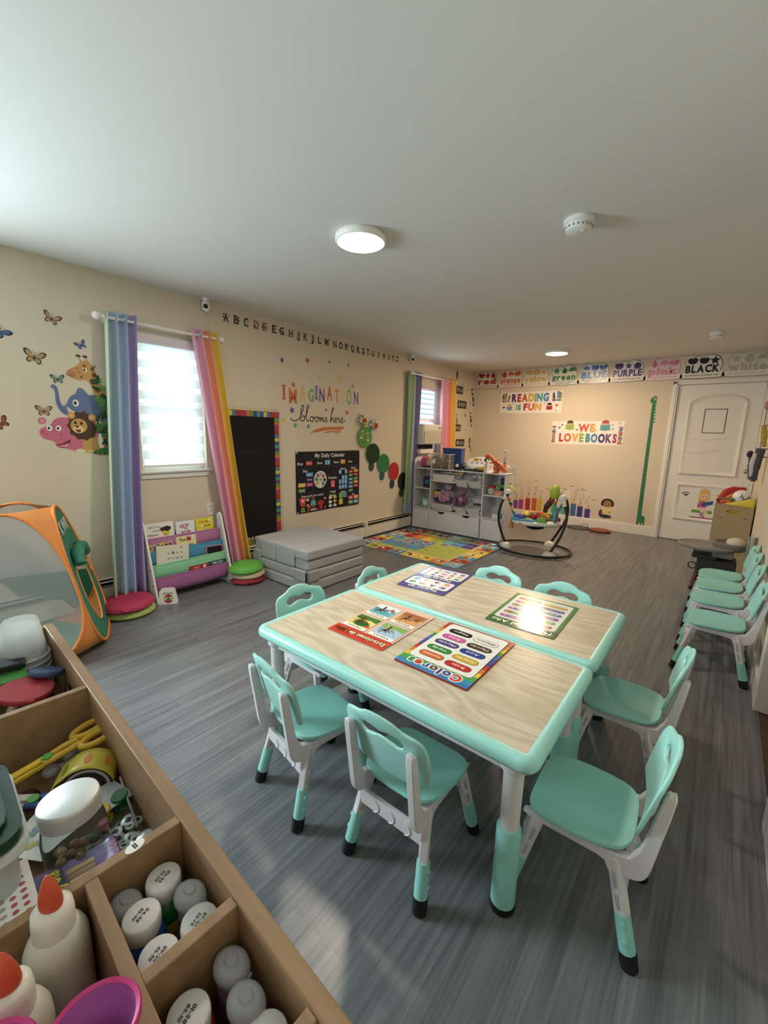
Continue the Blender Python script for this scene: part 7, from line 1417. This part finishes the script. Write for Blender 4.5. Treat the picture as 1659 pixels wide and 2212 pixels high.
b = MB().push(onO(.31, -.10, .790)); b.b2((-.010, -.06, 0), (.012, .05, .004), M('#d9a23a', .5)); b.pop(); tag(b.build('wooden_stick', bevel=.001), 'yellow craft stick lying along the near divider of the far compartment', 'stick')
# second compartment
def scissors(label, mat, col, blade):
    t = thing('kids_scissors', label, 'scissors', mat=mat); m = M(col, .35)
    MB().b2((-.115, -.006, 0), (-.01, .006, .006), M(blade, .35)).b2((-.11, -.001, .006), (-.01, .010, .010), M(blade, .35)).build('blades', t, bevel=.001)
    for s in (-1, 1): MB().tube(smooth([(-.02, s*.004, .006), (.01, s*.008, .007), (.03, s*.006, .007)]), .005, m, 8).tube([(.053+.026*cos(a), s*.017+.013*sin(a), .007) for a in [2*pi*k/24 for k in range(24)]], .0055, m, 8, closed=True).build('handle', t, smooth=70)
    MB().cyl((-.012, .0, .008), (-.012, 0, .013), .007, M('#4a9a3a', .4), n=16).build('pivot', t)
scissors('yellow kids scissors with a green pivot lying across the compartment', onO(.402, -.074, .832, R(97), 0, R(-6)), '#e0ad2c', '#d9b32c'); scissors('blue handled scissors with metal blades half under the sticker roll', onO(.458, -.105, .806, R(50), R(5), R(3)), '#2f4f9a', '#b5b0a8')
t = thing('sticker_roll', 'wide roll of yellow stickers standing against the rim', 'sticker roll', mat=onO(.470, -.050, .818, R(62), 0, 0) @ Matrix.Scale(.82, 4)); b = MB()
for k, (r_, c, w) in enumerate(((.040, '#2f2b33', .020), (.037, '#bdb4a0', .021), (.033, '#4a3f38', .0195), (.028, '#2a2523', .019))): b.lathe([(r_, -w), (r_, w), (r_-.0045, w), (r_-.0045, -w), (r_, -w)], M(c, .5), n=40, axis=(0, 1, 0), close=False)
b.build('rolled_backing', t, smooth=40); MB().lathe([(.023, -.016), (.023, .016), (0, .016)], M('#57473a', .6), n=32, axis=(0, 1, 0)).build('cardboard_core', t)
sec = [(.0445*cos(a), .0445*sin(a)) for a in [pi*(.05+.08*k) for k in range(9)]]+[(-.045, .022), (-.056, .004), (-.05, -.016)]
b = MB(); YS = M('#c9b53a', .22)
b.grid(lambda a, c: (sec[round(a*11)][0], -.026+.052*c, sec[round(a*11)][1]), 11, 4, YS); b.build('loose_strip', t, smooth=25, solid=.0012)
b = MB()
for k, c in ((2, '#d98a2c'), (5, '#d9752c'), (8, '#6f8a2c')):
    p, q_ = Vector((sec[k][0], 0, sec[k][1])), Vector((sec[k+1][0], 0, sec[k+1][1])); mid = (p+q_)/2; d_ = (q_-p).normalized(); nn = Vector((-d_.z, 0, d_.x)); nn = nn if nn.dot(mid) > 0 else -nn
    b.add([mid+nn*.0012+d_*.006*cos(a)+Vector((0, .013*sin(a), 0)) for a in [2*pi*i/16 for i in range(16)]], [tuple(range(16))], M(c, .25))
b.build('sticker', t)
JAR = M('#eef4f3', .03, trans=.96, ior=1.12)
t = thing('screw_jar', 'clear jar with a flat silver screw lid in the second compartment', 'jar', mat=onO(.589, -.091, .803, 0, R(2), R(-3)))
MB().lathe([(0, .0), (.030, .0), (.034, .004), (.0345, .05), (.032, .062), (.0295, .068), (.0295, .082)], JAR, n=44, close=False).build('glass', t, smooth=50)
MB().lathe([(.0315, .070), (.0328, .072), (.0322, .076), (.0328, .080), (.0322, .084), (.0328, .088), (.0318, .092), (.0305, .093), (0, .0935)], M('#dde0e0', .5, .55), n=48, close=False).build('screw_lid', t, smooth=40)
b = MB(); random.seed(21)
for i in range(16): b.ball((random.uniform(-.018, .018), random.uniform(-.018, .018), .006+random.uniform(0, .018)), random.uniform(.004, .008), M(random.choice(['#5a5a3a', '#8a6a4a', '#3f5f4a', '#b59a6a']), .4), 8, 6)
o = b.build('bead_heap', smooth=80); o.matrix_world = onO(.589, -.091, .803, 0, R(2), R(-3)); tag(o, 'small dull beads in the bottom of the silver lidded jar', 'beads', kind='stuff')
def bubble(label, u, v, z, r=.012): 
    b = MB().push(onO(u, v, z)); b.lathe([(r, 0), (r*.95, r*.35), (r*.7, r*.65), (r*.3, r*.8), (0, r*.82)], M('#d6dad8', .06, trans=.7), n=20).b2((-.006, r*.7, 0), (.006, r*2.6, .003), M('#d6dad8', .1, trans=.6)); b.pop(); tag(b.build('plastic_spoon', smooth=70), label, 'spoon', 'clear plastic spoons')
bubble('clear plastic spoon under the middle of the yellow scissors', .402, -.085, .812); bubble('clear plastic spoon at the divider beside the yellow scissors', .368, -.108, .806, .011); bubble('clear plastic spoon by the yellow scissor handles', .372, -.055, .804, .010)
b = MB().push(onO(.425, -.118, .800)); b.ball((0, 0, 0), (.020, .016, .012), M('#4a1f2c', .4), 14, 8); b.pop(); tag(b.build('dark_red_bead', smooth=80), 'dark red oval bead left of the clear spoon', 'bead')
b = MB().push(onO(.510, -.118, .801, R(35), R(6))); f = Flat(.0012, .0002, .4); f.T = b.T; f.sheet(-.035, -.028, .035, .028, '#d9dcd2')
for i in range(9): f.ellipse(-.026+.0065*i, -.012+.008*((i*5) % 4), .008, .004, ['#7fa07a', '#c0b45a', '#7a9ab0'][i % 3], rot=i)
tag(f.done('printed_leaflet'), 'white leaflet with green print poking out left of the jar', 'leaflet')
f = Flat(.0012, .0002, .5); f.T.append(onO(.525, -.048, .822, R(20), R(-12), R(6))); f.sheet(-.02, -.028, .028, .03, '#c5cbd8'); tag(f.done('pale_blue_paper'), 'pale blue paper scrap behind the silver lidded jar', 'paper')
def bobbin(label, u, v, z, c): 
    b = MB().push(onO(u, v, z, R(30), R(12))); b.lathe([(.010, 0), (.011, .002), (.009, .004), (.009, .017), (.011, .019), (.010, .021), (0, .021)], M(c, .45), n=20); b.pop(); tag(b.build('thread_spool', smooth=40), label, 'thread spool', 'small thread spools by the jar')
bobbin('small yellow thread spool right of the jar', .545, -.052, .802, '#d9a92c'); bobbin('small green thread spool against the rim', .540, -.028, .806, '#2a6a3a'); bobbin('small red thread spool touching the jar', .562, -.060, .798, '#a02a2a')
b = MB().push(onO(0, 0, 0)); b.tube([(.515, -.022, .832), (.60, -.028, .812)], .0016, M('#a5a29a', .3, .6), 6); b.pop(); tag(b.build('metal_skewer'), 'thin grey stick leaning on the rim by the thread spools', 'stick')
b = MB().push(onO(.60, -.040, .7905, R(10))); b.b2((-.03, -.02, 0), (.10, .018, .006), M('#b5a83a', .4)); b.pop(); b = MB().push(onO(.595, -.058, .792)); b.b2((-.055, -.028, 0), (.07, .03, .004), M('#7f8a4a', .35)); b.pop(); tag(b.build('green_cardboard_back', bevel=.001), 'green card backing under the clear bag of googly eyes', 'card')
random.seed(31)
b = MB()
for i in range(34):
    u, v = .612+random.uniform(-.045, .045), -.047+random.uniform(-.027, .026); r_ = random.uniform(.005, .0105); b.push(onO(u, v, .8015+random.uniform(0, .008), 0, random.uniform(-.3, .3), random.uniform(-.3, .3)))
    b.lathe([(r_, 0), (r_, .002), (r_*.7, r_*.35), (0, r_*.45)], M('#dfe3e3', .08, .3), n=14).lathe([(r_*.45, r_*.36), (0, r_*.47)], M('#1a1a1c', .2), (r_*.2, 0, .0005), n=10); b.pop()
tag(b.build('googly_eyes', smooth=60), 'scattered silver and black googly eyes in the clear bag by the near divider', 'googly eyes', kind='stuff')
b = MB().push(onO(.612, -.050, .800)); b.grid(lambda a, c: (-.055+.11*a, -.036+.072*c, .014+.006*sin(a*11+c*7)+.004*sin(c*17)), 22, 16, M('#eef2f2', .05, trans=.97, ior=1.03)); b.pop(); tag(b.build('clear_pouch', smooth=80), 'crinkled clear pouch over the googly eyes', 'pouch')
# crayon package and boxes at the left edge
t = thing('crayon_package', 'purple packet with yellow lettering leaning beside the near divider', 'packet', mat=onO(.645, -.106, .822, R(176), 0, R(9)))
MB().b2((-.045, -.048, 0), (.045, .048, .010), M('#6f5a9c', .35)).build('packet', t, bevel=.002); f = Flat(.0104, .0003, .3); f.rect(-.043, -.046, .043, .046, '#75609f'); f.rect(-.043, .008, .043, .046, '#54407f'); f.text('Crayola', .0, .020, .016, '#e3c93a', w=.072, outline='#2f5a2a', ow=.12)
for i in range(5): f.rrect(-.024+.010*i, -.022, -.016+.010*i, .006, .003, ['#b59a5a', '#8a7040', '#c9ae6a', '#9a8048', '#b89c58'][i])
f.text('Hot', -.012, -.028, .013, '#e9d9ec', w=.03).text('Glue', .02, -.040, .011, '#e0a0c8', w=.03); f.done('printed_front', parent=t)
t = thing('green_lid_tub', 'clear tub with a dark green lid at the left edge of the photo', 'tub', mat=onO(.600, -.206, .785, R(0)))
MB().prism(rr(-.070, -.055, .062, .058, .02), 0, .135, M('#dfe5e2', .15, trans=.6)).build('tub', t, bevel=.002); b = MB()
for ins, z0, z1, c in ((0, .135, .146, '#c9d0cb'), (.003, .146, .160, '#173a2a'), (.014, .160, .166, '#20503a')): b.prism(rr(-.078+ins, -.065+ins, .070-ins, .068-ins, .024), z0, z1, M(c, .25))
b.build('lid', t, bevel=.003)
f = Flat(.1664, .0002, .25); f.rrect(-.050, -.038, .038, .034, .016, '#3f4a52')
for i in range(9): f.rect(-.048+.0102*i, -.030, -.040+.0102*i, .034, ['#8fa35a', '#b5c0a0', '#6a7a8a', '#a58a8f', '#c9cfc0'][i % 5])
f.done('window', parent=t)
t = thing('dotted_box', 'white box with rows of coloured dots at the left edge beside the glue bottle', 'box', mat=onO(.664, -.225, .782)); b = MB().b2((-.040, -.085, 0), (.041, .082, .095), M('#7a6a60', .5, noise=.25, scale=60)); b.build('box', t, bevel=.002)
f = Flat(.0955, .0002, .4); f.sheet(-.042, -.087, .043, .084, '#e3e2df', .0966); cs = ['#3a4a7a', '#4f6fae', '#b8485a', '#a9a58a', '#8aa58f', '#6a3f6a']
for i in range(9):
    for j in range(19): f.ellipse(-.037+.0090*i+(.0025 if j % 2 else 0), -.083+.0088*j, .0021, .0026, cs[2] if j > 16 else cs[3+(i+j) % 2] if j in (15, 16) else cs[(i*2+j) % 2 if (i+j) % 5 else 5])
f.done('dotted_lid', parent=t)
# glue bottles
def glue(label, u, v, rz):
    t = thing('glue_bottle', label, 'glue bottle', mat=onO(u, v, .781, rz) @ Matrix.Scale(.84, 4)); m = M('#dcd6c6', .35)
    MB().lathe([(.026, 0), (.0295, .003), (.030, .01), (.0300, .105), (.0292, .116), (.026, .125), (.0215, .131), (.018, .134)], m, n=40).build('body', t, smooth=50)
    MB().lathe([(.0195, .132), (.0195, .150), (.0185, .160), (.014, .164), (0, .1645)], M('#e6e0d4', .35), n=36, close=False).build('collar', t, smooth=45)
    MB().lathe([(.0115, .162), (.0125, .168), (.0115, .178), (.0078, .190), (.004, .199), (.0015, .202), (0, .2025)], M('#cf4a2a', .4), n=24, sx=1, sy=.8).build('orange_tip', t, smooth=60)
    f = Flat(0, .0002, .5); b = MB()
    L = Flat(.0, 0); 
    def wrap(x, y): a = x/.0303; return (.0303*sin(a), -.0303*cos(a), y)
    bb = MB()
    for k, (x, y, w, h, c) in enumerate([(-.024, .088, .012, .016, '#7a4a3a')]+[(-.006+.004*(i % 3), .088-.009*i, .024-.004*(i % 2), .0022, '#6f665a') for i in range(9)]): bb.grid(lambda a, c_: wrap(x-w/2+w*a, y-h/2+h*c_), 4, 1, M(c, .5))
    bb.build('faded_print', t)
glue('white glue bottle with an orange tip standing beside the dotted box', .740, -.1375, R(30)); glue('white glue bottle with an orange tip cut off at the left edge of the photo', .785, -.174, R(60))
def bowl(label, u, v, z, rx, ry):
    t = thing('pink_cup', label, 'cup', mat=onO(u, v, z, 0, rx, ry)); m = M('#d0307f', .4); m2 = M('#b52a6a', .45)
    MB().lathe([(.0, -.145), (.021, -.145), (.0225, -.14), (.0240, -.035), (.0275, -.006), (.0295, -.003), (.0300, .001), (.0285, .003), (.0258, .001)], m, n=44, close=False).build('shell', t, smooth=50)
    MB().lathe([(.0256, .001), (.0248, -.012), (.0225, -.014), (.0215, -.03), (.0, -.031)], M('#b05aa8', .4), n=44, close=False).build('inner_liner', t, smooth=50)
bowl('pink rimmed cup at the bottom edge beside the paint compartment', .869, -.1365, .930, R(-3), R(-5)); bowl('pink rimmed cup at the bottom left corner of the photo', .842, -.192, .930, R(-3), R(-5))
# paint bottles and clear topped bottles
def paint(label, u, v, c, stamp, hgt=.088):
    t = thing('paint_bottle', label, 'paint bottle', mat=onO(u, v, .781, R(-70)), group='flip top paint bottles'); k = hgt-.088; m = M(c, .25)
    MB().lathe([(.019, 0), (.021, .003), (.021, .055+k), (.0205, .062+k), (.016, .068+k), (.013, .070+k)], m, n=36).lathe([(.0213, .012), (.0213, .048+k)], M('#c9a83a', .5), n=36, close=False).build('body', t, smooth=50)
    MB().lathe([(.0155, .069+k), (.0172, .071+k), (.0175, .084+k), (.0168, .0875+k), (.0155, .0885+k), (0, .0888+k)], M('#dcd8d6', .45), n=40).build('cap', t, smooth=50)
    f = Flat(hgt+.0011, .0001, .5); f.text(stamp, 0, .0018, .0032, '#3f3d40', bold=1, w=.0135).text(stamp[::-1], .0015, -.0030, .0030, '#4a484c', bold=1, w=.012); f.done('date_stamp', parent=t)
paint('green paint bottle with a white cap, nearest the rim corner', .744, -.046, '#1f6a2f', '02-25'); paint('blue paint bottle with a white cap beside the inner divider', .7665, -.0755, '#1f4a94', '04-58'); paint('maroon paint bottle with a white cap against the cross divider', .8125, -.0385, '#6a2438', '07-25'); paint('orange paint bottle with a white cap against the cross divider', .8125, -.0765, '#d9662a', '09-24')
paint('red paint bottle with a white cap, largest cap in the near compartment', .873, -.0760, '#a02326', '01-58'); paint('yellow paint bottle with a white cap at the bottom edge of the photo', .931, -.0390, '#b59a2c', '03-25', .086); paint('pale paint bottle with a white cap at the bottom edge left of the yellow one', .917, -.0770, '#8a7f4a', '06-22', .086)
CT = M('#e9e9ee', .10, trans=.6, ior=1.25)
def clearcap(label, u, v, c, hgt=.090):
    t = thing('squeeze_bottle', label, 'squeeze bottle', mat=onO(u, v, .781, R(20)), group='small bottles with clear flip lids'); k = hgt-.088
    MB().lathe([(.0125, 0), (.0145, .003), (.0145, .050+k), (.011, .058+k)], M(c, .3), n=28).build('body', t, smooth=50)
    MB().lathe([(.0118, .052+k), (.0128, .056+k), (.0135, .074+k), (.0155, .076+k), (.0155, .080+k), (.0140, .085+k), (.009, .088+k), (.006, .0875+k), (.005, .089+k), (0, .0892+k)], CT, n=32, sx=1.15, sy=.92).b2((.015, -.004, .075+k), (.0195, .004, .079+k), CT).build('flip_lid', t, smooth=50)
clearcap('clear lidded bottle between the inner divider and the blue paint', .7375, -.0805, '#4a3038', .086); clearcap('clear lidded bottle between the green and maroon paint', .7790, -.0330, '#7a7048', .090); clearcap('clear lidded bottle by the cross divider in the near compartment', .8665, -.0340, '#5a2f3a', .090); clearcap('clear lidded bottle right of the red paint in the near compartment', .9000, -.0390, '#4a3f3f', .092)
